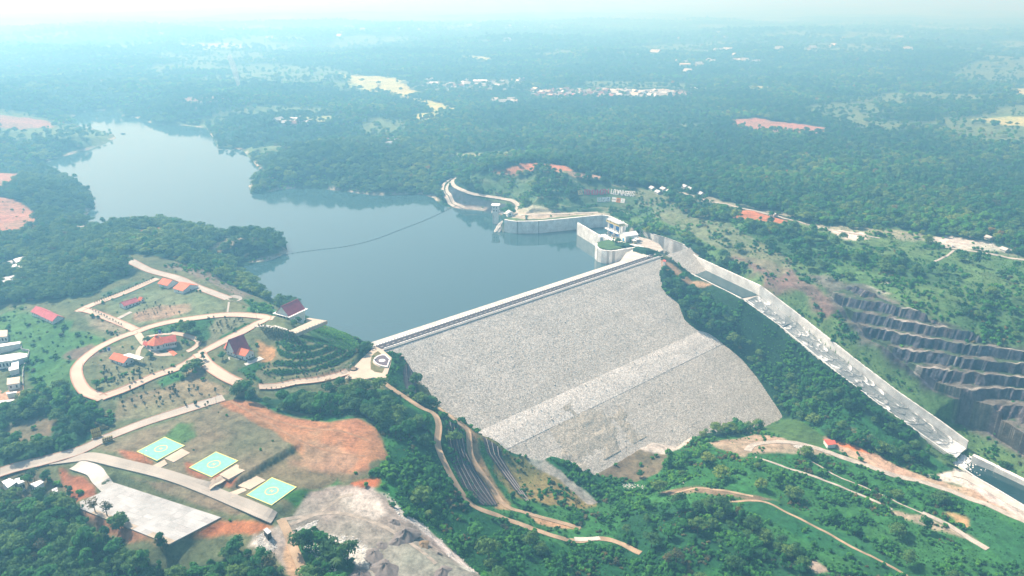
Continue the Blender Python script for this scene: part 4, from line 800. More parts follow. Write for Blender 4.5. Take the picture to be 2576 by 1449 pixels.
# ------------------------------------------------------------------ panel walls
def panel_wall(name, label, line, bottoms, thick=2.2, plen=9.0, m=None, cap=True, inner=1, inn=None):
    """line: world points with top z; bottoms: z under each; thickness grows to the left of travel"""
    m = m or M['wallc']; p0 = line[0]; th = thing(name, label, 'wall', tuple(map(float, p0)))
    L = [np.array([*p, b_], float) for p, b_ in zip(line, bottoms)]
    dist = [0]
    for a, b_ in zip(L[:-1], L[1:]): dist.append(dist[-1] + np.linalg.norm(b_[:2] - a[:2]))
    n = max(1, round(dist[-1] / plen)); arr = np.array(L)
    def at(d): return np.array([np.interp(d, dist, arr[:, i]) for i in range(4)])
    for k in range(n):
        d0, d1 = dist[-1] * k / n + .03, dist[-1] * (k + 1) / n - .03; a, b_ = at(d0), at(d1); t_ = (b_ - a)[:2]; t_ /= np.linalg.norm(t_); nrm = np.array([-t_[1], t_[0]]) * thick
        q = [(a[0], a[1]), (b_[0], b_[1]), (b_[0] + nrm[0], b_[1] + nrm[1]), (a[0] + nrm[0], a[1] + nrm[1])]
        mb = MB(); q = [(x - p0[0], y - p0[1]) for x, y in q]
        mb.prism(q, [a[3] - p0[2], b_[3] - p0[2], b_[3] - p0[2], a[3] - p0[2]], [a[2] - p0[2], b_[2] - p0[2], b_[2] - p0[2], a[2] - p0[2]]); mb.build('panel', m, th)
    # joint filler behind the panels, 4 cm back
    mb = MB(); base = 0; Vv = []
    for p in L: Vv += [p]
    for i in range(len(L) - 1):
        a, b_ = L[i], L[i + 1]; t_ = (b_ - a)[:2]; t_ /= np.linalg.norm(t_) + 1e-9; nn = np.array([-t_[1], t_[0]])
        q = [a[:2] + nn * .25, b_[:2] + nn * .25, b_[:2] + nn * (thick - .2), a[:2] + nn * (thick - .2)]; q = [(x - p0[0], y - p0[1]) for x, y in q]
        mb.prism(q, [a[3] - p0[2], b_[3] - p0[2], b_[3] - p0[2], a[3] - p0[2]], [a[2] - p0[2] - .12, b_[2] - p0[2] - .12, b_[2] - p0[2] - .12, a[2] - p0[2] - .12])
    mb.build('joint_filler', M['seam'], th); return th
panel_wall('retaining_wall', 'tall pale concrete wall curving from the intake tower to behind the gatehouse', big_wall, [-22] * len(big_wall), 2.6)
panel_wall('retaining_wall', 'rounded pale concrete pier wall topped with grass beside the dam end', pier_wall, [-22] * len(pier_wall), 2.4, 6)
# grass cap of the pier
cap_px = [(1500, 611), (1505, 622), (1530, 628), (1575, 623), (1605, 619), (1570, 606), (1545, 600), (1510, 607)]
patch_poly('pier_lawn', None, mat('lawn', (.055, .12, .045), .95, .35, .15), world=[Pz(x, y, .3) for x, y in cap_px], z=.42, thick=1.2)
guide = [Pz(1452, 560, 1.0), Pz(1500, 588, 1.0), Pz(1530, 602, 1.0)]
panel_wall('guide_wall', 'straight concrete guide wall running from the long wall to the gatehouse bridge', guide, [-22] * 3, 1.8, 9)
# walls of the spillway channel
topR = []
for i, p in enumerate(chute_R):
    h = [18, 18, 12, 11, 10.6, 10.2, 10, 9.6, 8][i]; topR.append(np.array([p[0], p[1], p[2] + h]))
wr = resample(chute_R, 3); 
upper = [np.array([*p[:2], q]) for p, q in ((big_wall[-4], 1.5), (big_wall[-3], 1.5), (big_wall[-2], 1.5), (big_wall[-1], 1.5), (Pz(1749, 645, -7), -7), (Pz(1914, 720, -7), -7))]
topR = upper + [np.array([p[0], p[1], p[2] + h]) for p, h in zip(chute_R[4:], (8.6, 8.4, 8.3, 8.2, 7))]
panel_wall('spillway_wall', 'high pale concrete wall on the hill side of the spillway chute', topR, [-22] * 5 + [-24] + [p[2] - 2 for p in chute_R[4:]], 1.8, 8)
Lc = offset_line(chute_R[2:], CW + 1.2); topL = [np.array([p[0], p[1], p[2] + h]) for p, h in zip(Lc, (2.2, 1.8, 1.7, 1.7, 1.7, 1.7, 1.7))]
panel_wall('spillway_wall', 'low concrete wall on the wooded side of the spillway chute', topL, [p[2] - 2 for p in Lc], 1.2, 8)
# channel floor and its running water
fl = thing('spillway_chute', 'long concrete chute with white water rushing down to the river', 'spillway', tuple(map(float, chute_R[2])))
def ribbon(line, w0, w1, lift, ncol, step, noise=0, o=(0, 0, 0)):
    P_ = np.array(resample(line, step)); T = np.gradient(P_[:, :2], axis=0); T /= np.linalg.norm(T, axis=1)[:, None] + 1e-9; N = np.stack([T[:, 1], -T[:, 0]], 1)
    ws = np.linspace(w0, w1, ncol); V = np.zeros((len(P_), ncol, 3)); V[..., :2] = P_[:, None, :2] + N[:, None, :] * ws[None, :, None]; V[..., 2] = P_[:, None, 2] + lift
    V -= np.array(o); return V, P_
o_ = chute_R[2]
V, _ = ribbon(chute_R, -1.0, CW + 1.5, 0, 6, 4, o=o_); np_ = np_mesh('floor', V.reshape(-1, 3), grid_faces(*V.shape[:2]), M['concrete'], False); link('floor', np_, fl)
fm = bpy.data.materials.new('rushing_water'); fm.use_nodes = True; t = fm.node_tree; b = t.nodes['Principled BSDF']; b.inputs['Roughness'].default_value = .35
at = t.nodes.new('ShaderNodeAttribute'); at.attribute_name = 'foam'; nn = t.nodes.new('ShaderNodeTexNoise'); nn.inputs['Scale'].default_value = 1.2; tc = t.nodes.new('ShaderNodeTexCoord'); t.links.new(tc.outputs['Object'], nn.inputs['Vector'])
ml = t.nodes.new('ShaderNodeMath'); ml.operation = 'MULTIPLY_ADD'; ml.inputs[1].default_value = .5; t.links.new(nn.outputs['Fac'], ml.inputs[0]); sb = t.nodes.new('ShaderNodeMath'); sb.operation = 'SUBTRACT'; sb.inputs[1].default_value = .25; t.links.new(at.outputs['Fac'], sb.inputs[0]); t.links.new(sb.outputs[0], ml.inputs[2])
cr = t.nodes.new('ShaderNodeValToRGB'); e = cr.color_ramp.elements; e[0].color = (.06, .085, .09, 1); e[0].position = .05; e[1].color = (.88, .90, .90, 1); e[1].position = .82; x = e.new(.35); x.color = (.24, .27, .28, 1); t.links.new(ml.outputs[0], cr.inputs[0]); t.links.new(cr.outputs[0], b.inputs['Base Color'])
chl = [p for p in chute_R[3:]]; V, P_ = ribbon(chl, .2, CW - .4, .35, 70, .45, o=o_)
n0, n1_ = V.shape[:2]; along_m = np.arange(n0) * .45; across = np.linspace(0, 1, n1_) * (CW - .6); Aw, Bw = np.meshgrid(along_m, across, indexing='ij')
# roll waves: overlapping crescents that travel down the chute
foam = np.full(Aw.shape, .40); hgt = np.zeros(Aw.shape); L_ = along_m[-1]; rw = np.random.default_rng(3)
for k in range(78):
    a0 = 8 + (L_ - 2) * (k / 78) ** .93 + rw.uniform(-3, 3); b0 = rw.uniform(1, CW - 2); wd = rw.uniform(4.5, 9.0) * (.62 + .45 * a0 / L_); tail = rw.uniform(9, 22)
    q = (Bw - b0) / wd; front = a0 - q * q * wd * 1.1; dlt = front - Aw; ins = (np.abs(q) < 1) & (dlt > 0) & (dlt < tail)
    f = np.where(ins, np.exp(-dlt / 2.0) * 1.3 + .30 * np.exp(-dlt / (tail * .4)) + .22, 0) * sstep(1, .75, np.abs(q)); foam = np.where(ins, np.maximum(foam * .55, f), foam); hgt = np.maximum(hgt, np.where(ins, .75 * np.exp(-dlt / 3.5), 0) * sstep(1, .6, np.abs(q)))
foam += .35 * sstep(L_ - 22, L_ - 2, Aw) + .06 * vn(Bw * 1.6, Aw * .15, 4); foam *= sstep(0, 6, Aw) * .85 + .15; foam += .45 * sstep(.45, .8, vn(Bw * 2.2, Aw * .04, 9)) * sstep(14, 5, Aw)
V[..., 2] += hgt; me = np_mesh('white_water', V.reshape(-1, 3), grid_faces(n0, n1_), fm); a = me.color_attributes.new('foam', 'FLOAT_COLOR', 'POINT'); q = np.clip(foam, 0, 1).ravel(); a.data.foreach_set('color', np.stack([q, q, q, q * 0 + 1], 1).astype(np.float32).ravel()); link('white_water', me, fl)
V, _ = ribbon(chute_R[:4], -.8, CW - .4, .5, 3, 5, o=o_); link('still_water', np_mesh('still_water', V.reshape(-1, 3), grid_faces(*V.shape[:2]), rm), fl)
# foam where the chute meets the pool
pts = []
fc = (chute_R[-1][:2] + fan[-1][:2]) / 2; tdir = (chute_R[-1] - chute_R[-2])[:2]; tdir /= np.linalg.norm(tdir)
mb = MB(); rw = random.Random(5)
for k in range(260):
    a_ = abs(rw.gauss(0, 9)) - 2; b_ = rw.uniform(-CW / 2, CW / 2) * (1 + a_ * .01); r_ = rw.uniform(.5, 1.7) * math.exp(-a_ / 20)
    c = fc + tdir * a_ + np.array([tdir[1], -tdir[0]]) * b_; mb.cyl(c[0], c[1], RIVER - .1, RIVER + .25 + .8 * r_ * rw.random(), r_ * 1.2, r_ * .4, 6)
mb.build('river_foam', mat('foam', (.85, .87, .87), .8), kind='stuff')
# river side wall
q = [Pz(2412, 1168, RIVER + 4), Pz(2440, 1192, RIVER + 4), Pz(2500, 1226, RIVER + 4), Pz(2576, 1272, RIVER + 4), Pz(2700, 1345, RIVER + 4)]
panel_wall('river_wall', 'low pale concrete wall along the near bank of the river pool', q, [RIVER - 3] * 5, 1.0, 9)
q = [Pz(2446, 1146, RIVER + 7), Pz(2500, 1172, RIVER + 5), Pz(2576, 1210, RIVER + 4), Pz(2700, 1275, RIVER + 4)]
panel_wall('river_wall', 'pale concrete bank wall under the rock cut on the far side of the pool', q[::1], [RIVER - 3] * 4, 4.0, 9)
# dark ribbed revetment on the left abutment
def revet(label, L, Rr, nr, m):
    A_ = np.array([G(*p) for p in L]); B_ = np.array([G(*p) for p in Rr]); o = A_[0]; th = thing('stone_revetment', label, 'revetment', tuple(map(float, o)))
    k = 24; ta = np.linspace(0, 1, len(A_)); tb = np.linspace(0, 1, len(B_)); tt_ = np.linspace(0, 1, k); A2 = np.stack([np.interp(tt_, ta, A_[:, i]) for i in range(3)], 1); B2 = np.stack([np.interp(tt_, tb, B_[:, i]) for i in range(3)], 1)
    cols = np.linspace(0, 1, 12); V = A2[:, None] * (1 - cols[None, :, None]) + B2[:, None] * cols[None, :, None]; g = lookup(V[..., 0], V[..., 1]); V[..., 2] = np.maximum(V[..., 2], g) + .5
    V -= o; F = grid_faces(k, 12); link('facing', np_mesh('facing', V.reshape(-1, 3), F, M['darkrock'], False), th)
    for r_ in range(nr):
        c = (r_ + .7) / (nr + .4); P_ = A2 * (1 - c) + B2 * c; P_[:, 2] = np.maximum(P_[:, 2], lookup(P_[:, 0], P_[:, 1])) + .7; MB().tube([tuple(p - o) for p in P_], .38, 4).build('rib', m, th)
    return th
revet('shaded stone facing with pale ribs on the bank between access road and dirt track', [(1116, 1052), (1126, 1100), (1132, 1155), (1170, 1238), (1212, 1272)], [(1166, 1084), (1174, 1140), (1200, 1190), (1228, 1230), (1252, 1272)], 5, mat('rib_concrete', (.15, .135, .14), .9, .2, .5))  # shade of the side turned from the sun is put into the dark facing
revet('narrow ribbed stone facing below the dirt track beside the dam toe', [(1212, 1098), (1225, 1140), (1262, 1190), (1300, 1240), (1322, 1262)], [(1262, 1135), (1262, 1150), (1285, 1190), (1312, 1230), (1332, 1262)], 3, mat('rib_concrete_pale', (.24, .22, .21), .9, .2, .5))
revet('dark rock face on the abutment under the round plaza terrace', [(1018, 918), (1014, 945), (1020, 975), (1040, 998)], [(1032, 922), (1044, 945), (1047, 975), (1046, 1000)], 2, M['darkrock'])

for q in ([(706, 1308), (760, 1300), (840, 1290), (930, 1310), (1010, 1350), (1100, 1420)], [(730, 1320), (800, 1290), (860, 1250), (900, 1245)]): drape('wheel_track', q, 2.4, mat('packed_gravel', (.30, .265, .225), .95, .3, .3), lift=.08)
for q in ([(580, 1010), (660, 1055), (760, 1110), (850, 1140), (930, 1150)], [(640, 1035), (760, 1075), (860, 1085), (930, 1110)]): drape('wheel_track', q, 1.8, mat('packed_soil', (.27, .16, .095), .95, .3, .3), lift=.07)

# ------------------------------------------------------------------ buildings
def frame(A, B, C):
    """near corner B, left corner A, right corner C (picture positions of the wall foot)"""
    b = G(*B); a, c = Pz(*A, b[2]), Pz(*C, b[2]); u = (a - b)[:2]; la = np.linalg.norm(u); u /= la; v = np.array([-u[1], u[0]])
    if np.dot(v, (c - b)[:2]) < 0: v = -v
    lc = float(np.dot(v, (c - b)[:2])); q4 = [gz(*(b[:2] + u * i * la + v * j * lc)) for i in (0, 1) for j in (0, 1)]; return b, -u, v, float(la), lc, float(b[2]), float(min(q4))
def gable_house(name, label, cat, A, B, C, wall_h, roof_h, ridge, roof_m, wall_m=None, over=.6, windows=3, cwin=2, group=None, la=None, lc=None):
    """local x runs A->B (length la), local y runs B->C into depth (lc); ridge 'x' or 'y'"""
    b, u, v, LA, LC, zt, zb = frame(A, B, C); la = la or LA; lc = lc or LC; wall_m = wall_m or M['offwhite']
    cx = b[:2] - u * la / 2 + v * lc / 2; rz = math.atan2(u[1], u[0]); flip = 1 if (u[0] * v[1] - u[1] * v[0]) > 0 else -1
    th = thing(name, label, cat, (cx[0], cx[1], zt - .1), rz, group); X, Y = la / 2, lc / 2 * 1
    dz = zb - zt - 1.0; mb = MB(); mb.box(-X, X, -Y, Y, dz, wall_h)
    if ridge == 'x': mb.add([(-X, -Y, wall_h), (-X, Y, wall_h), (-X, 0, wall_h + roof_h), (X, -Y, wall_h), (X, Y, wall_h), (X, 0, wall_h + roof_h)], [(0, 2, 1), (3, 4, 5), (0, 3, 5, 2), (1, 2, 5, 4)])
    else: mb.add([(-X, -Y, wall_h), (X, -Y, wall_h), (0, -Y, wall_h + roof_h), (-X, Y, wall_h), (X, Y, wall_h), (0, Y, wall_h + roof_h)], [(0, 1, 2), (3, 5, 4), (0, 2, 5, 3), (1, 4, 5, 2)])
    mb.build('wall', wall_m, th)
    # roof: two thick slopes with overhang
    hx, hy = (X + over, Y) if ridge == 'x' else (X, Y + over); half = Y if ridge == 'x' else X; sl = roof_h / half; ov = over; t_ = .22
    rb = MB()
    for s in (-1, 1):
        e = s * (half + ov); ez = wall_h - sl * ov
        if ridge == 'x': q = [(-hx, 0, wall_h + roof_h), (hx, 0, wall_h + roof_h), (hx, e, ez), (-hx, e, ez)]
        else: q = [(0, -hy, wall_h + roof_h), (0, hy, wall_h + roof_h), (e, hy, ez), (e, -hy, ez)]
        rb.add([(x, y, z + .03) for x, y, z in q] + [(x, y, z + .03 + t_) for x, y, z in q], [(0, 1, 2, 3), (4, 7, 6, 5), (0, 4, 5, 1), (1, 5, 6, 2), (2, 6, 7, 3), (3, 7, 4, 0)])
    roof = rb.build('roof', roof_m, th)
    MB().box(*((-hx, hx, -.2, .2) if ridge == 'x' else (-.2, .2, -hy, hy)), wall_h + roof_h + .15, wall_h + roof_h + .36).build('ridge_cap', roof_m, roof)
    for k in range(windows):
        x = -X + (k + .5) * 2 * X / windows; wn = MB().box(x - .55, x + .55, -flip * Y - .04, -flip * Y + .04, .9, 2.2).build('window', M['glass'], th); MB().box(x - .65, x + .65, -flip * Y - .06, -flip * Y + .02, .78, .9).build('sill', M['white'], wn)
    for k in range(cwin):
        y = -Y + (k + .5) * 2 * Y / cwin; wn = MB().box(X - .04, X + .04, y - .5, y + .5, .9, 2.2).build('window', M['glass'], th)
    return th
H1 = gable_house('house', 'small white gabled house with red roof, nearer the road corner at the pale upper road', 'house', (399.8, 720.8), (422, 726.5), (447.7, 717), 3.4, 3.2, 'x', M['orange'], windows=1, cwin=0)
H2 = gable_house('house', 'small white gabled house with red roof, lower of the pair by the upper road', 'house', (437.8, 733.5), (461.3, 740), (496, 725.5), 3.4, 3.4, 'x', M['orange'], windows=1, cwin=1)
gable_house('long_house', 'long low white building with faded red roof beside the sapling lined road', 'building', (301.7, 772.6), (314.6, 777.5), (348.6, 765.4), 3.2, 2.2, 'y', M['rose'], windows=0, cwin=4)
gable_house('annex', 'small red roofed annex at the end of the long low building', 'building', (349.5, 760.5), (356, 762), (365, 759), 2.8, 1.8, 'x', M['orange'], windows=1, cwin=1)
gable_house('house', 'white house with wide rose roof, right half of the twin building on the left slope', 'house', (102.9, 802.2), (134.2, 816.4), (161.7, 807.2), 3.4, 3.4, 'x', M['rose'], windows=4, cwin=0)
gable_house('house', 'rose roofed half of the twin building, farther left and set slightly back', 'house', (80.8, 791.5), (103.5, 801.2), (131, 792), 3.2, 3.2, 'x', M['rose'], windows=5, cwin=0)
gable_house('house', 'white walled house with bright red roof beside a white carport', 'house', (278.4, 910.7), (313, 922), (337.4, 911.1), 3.4, 2.6, 'x', M['orange'], windows=3, cwin=2)
def canopy(name, label, cat, corners, h, m, posts=True, group=None, thick=.18, z=None):
    W = [Pz(x, y, z if z is not None else G(x, y)[2] + h) for x, y in corners]; c = np.mean(W, 0); g = gz(c[0], c[1]); th = thing(name, label, cat, (c[0], c[1], g), 0, group)
    mb = MB(); mb.prism([(p[0] - c[0], p[1] - c[1]) for p in W], c[2] - g, c[2] - g + thick); mb.build('roof', m, th)
    for p in W: MB().box(p[0] - c[0] - .12 - (p[0] - c[0]) * .08, p[0] - c[0] + .12 - (p[0] - c[0]) * .08, p[1] - c[1] - .12 - (p[1] - c[1]) * .08, p[1] - c[1] + .12 - (p[1] - c[1]) * .08, -1, c[2] - g).build('post', M['steel'], th)
    return th
canopy('carport', 'flat white carport roof between red roofed house and the ring drive', 'carport', [(308.4, 892.4), (351.5, 907.9), (362.2, 900.9), (324.3, 886.8)], 3.6, M['metalroof'])
def slab_house(name, label, cat, roof_px, h, roof_m, wall_m=None, group=None, wins=0, over=.5, ridge=False):
    g = np.mean([G(*p)[2] for p in roof_px]) ; W = [Pz(x, y, g + h) for x, y in roof_px]; c = np.mean(W, 0); g2 = min(gz(p[0], p[1]) for p in W)
    th = thing(name, label, cat, (c[0], c[1], g2), 0, group); q = [(p[0] - c[0], p[1] - c[1]) for p in W]; k = 1 - over / max(1, np.mean([math.hypot(*p) for p in q])); ht = g + h - g2
    MB().prism([(x * k, y * k) for x, y in q], -1, ht - .02).build('wall', wall_m or M['offwhite'], th)
    MB().prism(q, ht, ht + .25).build('roof', roof_m, th)
    if ridge: a, b_ = (np.array(q[0]) + q[3]) / 2, (np.array(q[1]) + q[2]) / 2; MB().tube([(*a, ht + .3), (*b_, ht + .3)], .3, 4).build('ridge_cap', roof_m, th)
    qq = [(x * k, y * k) for x, y in q]; n = len(qq)
    if wins:
        best = sorted(range(n), key=lambda i: (qq[i][1] + qq[(i + 1) % n][1]))[0]; a, b_ = np.array(qq[best]), np.array(qq[(best + 1) % n])
        for i in range(wins):
            p = a + (b_ - a) * (i + .5) / wins; d = (b_ - a) / np.linalg.norm(b_ - a) * .6; nn = np.array([d[1], -d[0]]) / .6 * .06; nn = nn if np.dot(nn, p) > 0 else -nn
            MB().prism([tuple(p - d + nn), tuple(p + d + nn), tuple(p + d - nn), tuple(p - d - nn)], ht * .35, ht * .75).build('window', M['glass'], th)
    return th
# walled compound at the left edge (picture x, y of the roofs)
def z7(x, y): return (x * .2208 / 1.4907, (1200 + y * .2208) / 1.4907)
slab_house('building', 'beige roofed building at the left edge, uppermost of the walled compound', 'building', [z7(-60, 180), z7(130, 172), z7(122, 280), z7(-60, 295)], 4, M['beigeroof'], wins=3)
slab_house('shed', 'long narrow white roofed shed with posts at the left edge of the picture', 'shed', [z7(-60, 420), z7(340, 366), z7(345, 402), z7(-60, 470)], 4, M['metalroof'], wins=5)
slab_house('building', 'large bright white roof at the left edge inside the walled compound', 'building', [z7(-60, 615), z7(335, 560), z7(465, 575), z7(455, 630), z7(200, 690), z7(-60, 720)], 5, M['metalroof'], wins=4)
slab_house('building', 'small white roofed wing in front of the large white roof at the left edge', 'building', [z7(200, 700), z7(320, 692), z7(315, 830), z7(150, 868), z7(148, 810), z7(190, 800)], 4, M['metalroof'])
slab_house('building', 'plain beige roofed box at the left edge above a rubble yard', 'building', [z7(120, 995), z7(340, 965), z7(330, 1075), z7(115, 1105)], 4, M['beigeroof'], wins=2)
slab_house('shed', 'narrow white roofed lean-to in the rubble yard at the left edge', 'shed', [z7(105, 1240), z7(285, 1215), z7(290, 1232), z7(108, 1262)], 3, M['metalroof'])
slab_house('building', 'low grey roofed building at the bottom of the rubble yard at the left edge', 'building', [z7(-60, 1380), z7(240, 1345), z7(260, 1375), z7(-60, 1430)], 3, M['greyroof'])
patch_poly('rubble_yard', [z7(-60, 1110), z7(400, 1110), z7(405, 1300), z7(-60, 1400)], M['rust'], .2, kind='structure')
patch_poly('pond', [z7(-20, 745), z7(190, 720), z7(185, 800), z7(-20, 860)], mat('pond_water', (.01, .05, .12), .08, spec=.5), .3)
def fence_wall(label, px, h, m, n='boundary_wall', th_=.3):
    W = GP(px); t_ = thing(n, label, 'wall', tuple(map(float, W[0])))
    for a, b_ in zip(W[:-1], W[1:]):
        d = (b_ - a)[:2]; L = np.linalg.norm(d); d /= L; nn = np.array([-d[1], d[0]]) * th_ / 2; k = max(1, round(L / 8))
        for i in range(k):
            p, q = a + (b_ - a) * i / k, a + (b_ - a) * (i + .985) / k; g = min(gz(*p[:2]), gz(*q[:2])) - W[0][2]
            MB().prism([tuple(p[:2] + nn - W[0][:2]), tuple(q[:2] + nn - W[0][:2]), tuple(q[:2] - nn - W[0][:2]), tuple(p[:2] - nn - W[0][:2])], g - 1, g + h + .4).build('panel', m, t_)
    return t_
fence_wall('pale boundary wall closing the compound at the left edge', [z7(360, 380), z7(368, 520), z7(500, 530), z7(480, 640), z7(400, 860), z7(395, 1000), z7(400, 1120)], 1.6, M['greyroof'])
# scattered roofs in the woods at left
for i, (px, lb, mm) in enumerate([([(33, 653), (64, 643), (70, 650), (40, 661)], 'long pale metal roof among dark trees at the upper left edge', 'metalroof'), ([(6, 661), (30, 655), (34, 660), (8, 668)], 'small grey metal roof beside a longer pale roof in the left woods', 'greyroof'), ([(18, 672), (40, 664), (58, 672), (34, 680)], 'white roofed shed in the left woods below the long metal roof', 'metalroof'),
        ([(0, 700), (48, 690), (56, 698), (4, 712)], 'wide light grey roof at the left edge of the woods', 'greyroof'), ([(5, 716), (22, 712), (24, 718), (6, 722)], 'tiny grey hut roof under the left woods', 'greyroof'),
        ([(4, 1212), (24, 1204), (44, 1212), (20, 1228)], 'white roofed house among trees at the lower left edge, left of the palm', 'metalroof'), ([(36, 1206), (50, 1202), (62, 1212), (46, 1218)], 'small white roof beside the larger one near the palm', 'metalroof'), ([(76, 1218), (102, 1208), (112, 1212), (90, 1226)], 'bright white roof just below the palm tree', 'metalroof'), ([(130, 1232), (144, 1226), (146, 1236), (134, 1242)], 'little pale hut half hidden in the lower left woods', 'greyroof')]):
    slab_house('house', lb, 'house', px, 4, M[mm], ridge=True, wins=2)
# house with the tall maroon roof
th = gable_house('traditional_house', 'large traditional house with steep dark maroon roof and white walls on a paved yard', 'house', (571, 889), (594, 899), (622, 884), 4.0, 9.5, 'y', M['maroon'], over=1.0, windows=3, cwin=0)
b, u, v, LA, LC, zt, zb = frame((571, 889), (594, 899), (622, 884))
fw_ = gable_house('front_wing', 'white gabled wing with bright orange roof in front of the maroon roofed house', 'house wing', (603, 903), (618.1, 907), (640.2, 896), 4.2, 2.8, 'x', M['orange'], windows=2, cwin=3, la=12)
sw_ = gable_house('side_wing', 'low orange roofed wing on the left of the maroon roofed house', 'house wing', (566, 884), (574, 888), (586, 882), 3.4, 2.6, 'x', M['orange'], windows=1, cwin=0)
def absorb(wing, house):
    mh = Matrix.Translation(house.location) @ Matrix.Rotation(house.rotation_euler.z, 4, 'Z'); mw = Matrix.Translation(wing.location) @ Matrix.Rotation(wing.rotation_euler.z, 4, 'Z'); loc = mh.inverted() @ mw
    for k in ('label', 'category', 'group'):
        if k in wing: del wing[k]
    for ch in list(bpy.data.objects):
        if ch.parent is not None and ch.parent.parent == wing: ch.parent = wing
    wing.parent = house; wing.location = loc.to_translation(); wing.rotation_euler = (0, 0, loc.to_euler().z)
absorb(fw_, th); absorb(sw_, th)
patch_poly('paved_yard', [(574, 898), (596, 903), (632, 908), (652, 897), (665, 903), (620, 920), (575, 905)], M['concrete'], .25)
# lakeside pavilion
gable_house('pavilion', 'lakeside pavilion with broad maroon roof and white eaves above the terraced bank', 'pavilion', (696, 797), (728.6, 805.4), (770, 788), 4.0, 7.4, 'y', M['maroon'], over=.8, windows=4, cwin=0)
b, u, v, LA, LC, zt, zb = frame((696, 797), (728.6, 805.4), (770, 788)); cx = b[:2] - u * LA / 2 + v * LC / 2
ev = [o for o in bpy.data.objects if o.name == 'pavilion'][0]
MB().box(-LA / 2 - 2.2, LA / 2 + 2.2, -LC / 2 - 2.2, LC / 2 + 2.2, 3.55, 3.75).build('eaves', M['white'], ev)
for k in range(5): MB().box(-LA / 2 + k * LA / 4 - .2, -LA / 2 + k * LA / 4 + .2, -LC / 2 - 1.9, -LC / 2 - 1.5, -1, 3.6).build('post', M['wood'], ev)
tp = [G(784, 803), G(822, 807), G(745, 838), G(690, 821), G(640, 822), G(640, 818), G(690, 818), G(728, 826)]
patch_poly('terrace', None, Rd, world=[Pz(x, y, 22.4) for x, y in ((778, 800), (823, 807), (745, 839), (726, 833), (786, 806), (770, 801))], z=22.5, thick=3)
drape('footpath', [(642, 822), (668, 820), (695, 822), (730, 834)], 2.2, M['concrete'], lift=.35)
def bollard_row(px, z, n, label, grp, name='post'):
    W = [Pz(x, y, z) for x, y in px]; me_ = MB().box(-.18, .18, -.18, .18, 0, 1.1).mesh('shaft', M['dark']); mc_ = MB().box(-.5, .5, -.3, .3, 0, .5).mesh('footing', M['white'])
    for p in resample(W, n): t_ = thing('terrace_post', label, 'post', (p[0], p[1], z), math.atan2(W[1][1] - W[0][1], W[1][0] - W[0][0]), grp); link('shaft', me_, t_); link('footing', mc_, t_)
bollard_row([(747, 838), (822, 807)], 22.5, 3.1, 'dark post on white footing along the right edge of the pavilion terrace', 'posts along the pavilion terrace')
bollard_row([(642, 823), (668, 822), (695, 824), (745, 839)], 22.3, 3.1, 'dark post on white footing along the curved white path below the pavilion', 'posts along the pavilion path')
fence_wall('low white parapet on the lake side of the pavilion terrace', [(790, 798), (823, 806)], .9, M['white'], 'parapet', .5)
# community building: octagonal hipped roof with side wing
def octo(label, px, r, wh, rh):
    c = G(*px); th = thing('community_hall', label, 'hall', tuple(map(float, c)), .45); pts = [(r * math.cos(a * math.pi / 4 + .39), r * math.sin(a * math.pi / 4 + .39)) for a in range(8)]
    MB().prism([(x * .88, y * .88) for x, y in pts], -1, wh).build('wall', M['offwhite'], th)
    rb = MB(); n = 8; ri = .22; vs = [(x * 1.05, y * 1.05, wh) for x, y in pts] + [(x * ri, y * ri, wh + rh) for x, y in pts] + [(x * 1.05, y * 1.05, wh - .25) for x, y in pts]
    rb.add(vs, [(i, (i + 1) % 8, 8 + (i + 1) % 8, 8 + i) for i in range(8)] + [tuple(range(8, 16))] + [(16 + i, 16 + (i + 1) % 8, (i + 1) % 8, i) for i in range(8)] + [tuple(range(16, 24))[::-1]])
    roof = rb.build('roof', M['orange'], th); MB().cyl(0, 0, wh + rh, wh + rh + 1.4, r * .22, r * .12, 8).build('roof_lantern', M['redroof'], roof)
    wg = MB().box(r * .5, r * 1.75, -r * .62, r * .62, -1, wh); wg.build('side_wing', M['offwhite'], th)
    g2 = MB().add([(r * .4, -r * .72, wh), (r * 1.85, -r * .72, wh), (r * 1.85, r * .72, wh), (r * .4, r * .72, wh), (r * .4, 0, wh + rh * .8), (r * 1.85, 0, wh + rh * .8)], [(0, 1, 5, 4), (3, 4, 5, 2), (0, 4, 3), (1, 2, 5), (0, 3, 2, 1)]); g2.build('wing_roof', M['redroof'], th)
    for i in range(8):
        a = (i + .5) * math.pi / 4 + .39; x, y = .815 * r * math.cos(a), .815 * r * math.sin(a); d = np.array([-math.sin(a), math.cos(a)]) * 1.0; nn = np.array([math.cos(a), math.sin(a)]) * .12
        MB().prism([tuple(np.array([x, y]) - d - nn), tuple(np.array([x, y]) + d - nn), tuple(np.array([x, y]) + d + nn), tuple(np.array([x, y]) - d + nn)], .9, 2.9).build('window', M['glass'], th)
    for k in range(5): MB().box(r * .75 + k * 1.6, r * .75 + k * 1.6 + 1, -r * .62 - .06, -r * .62 + .05, 1.0, 2.8).build('window', M['glass'], th)
    return th
octo('round community hall with faceted orange red roof inside the estate ring road', (398, 872), 7.6, 4.2, 4.4)
gable_house('gate_lodge', 'tiny white lodge with red roof touching the community hall', 'lodge', (362, 873), (371, 877), (378, 874), 3.0, 1.6, 'x', M['redroof'], windows=1, cwin=0)
patch_poly('brick_path', [(418, 880), (430, 878), (446, 890), (436, 896)], M['orange'], .25)
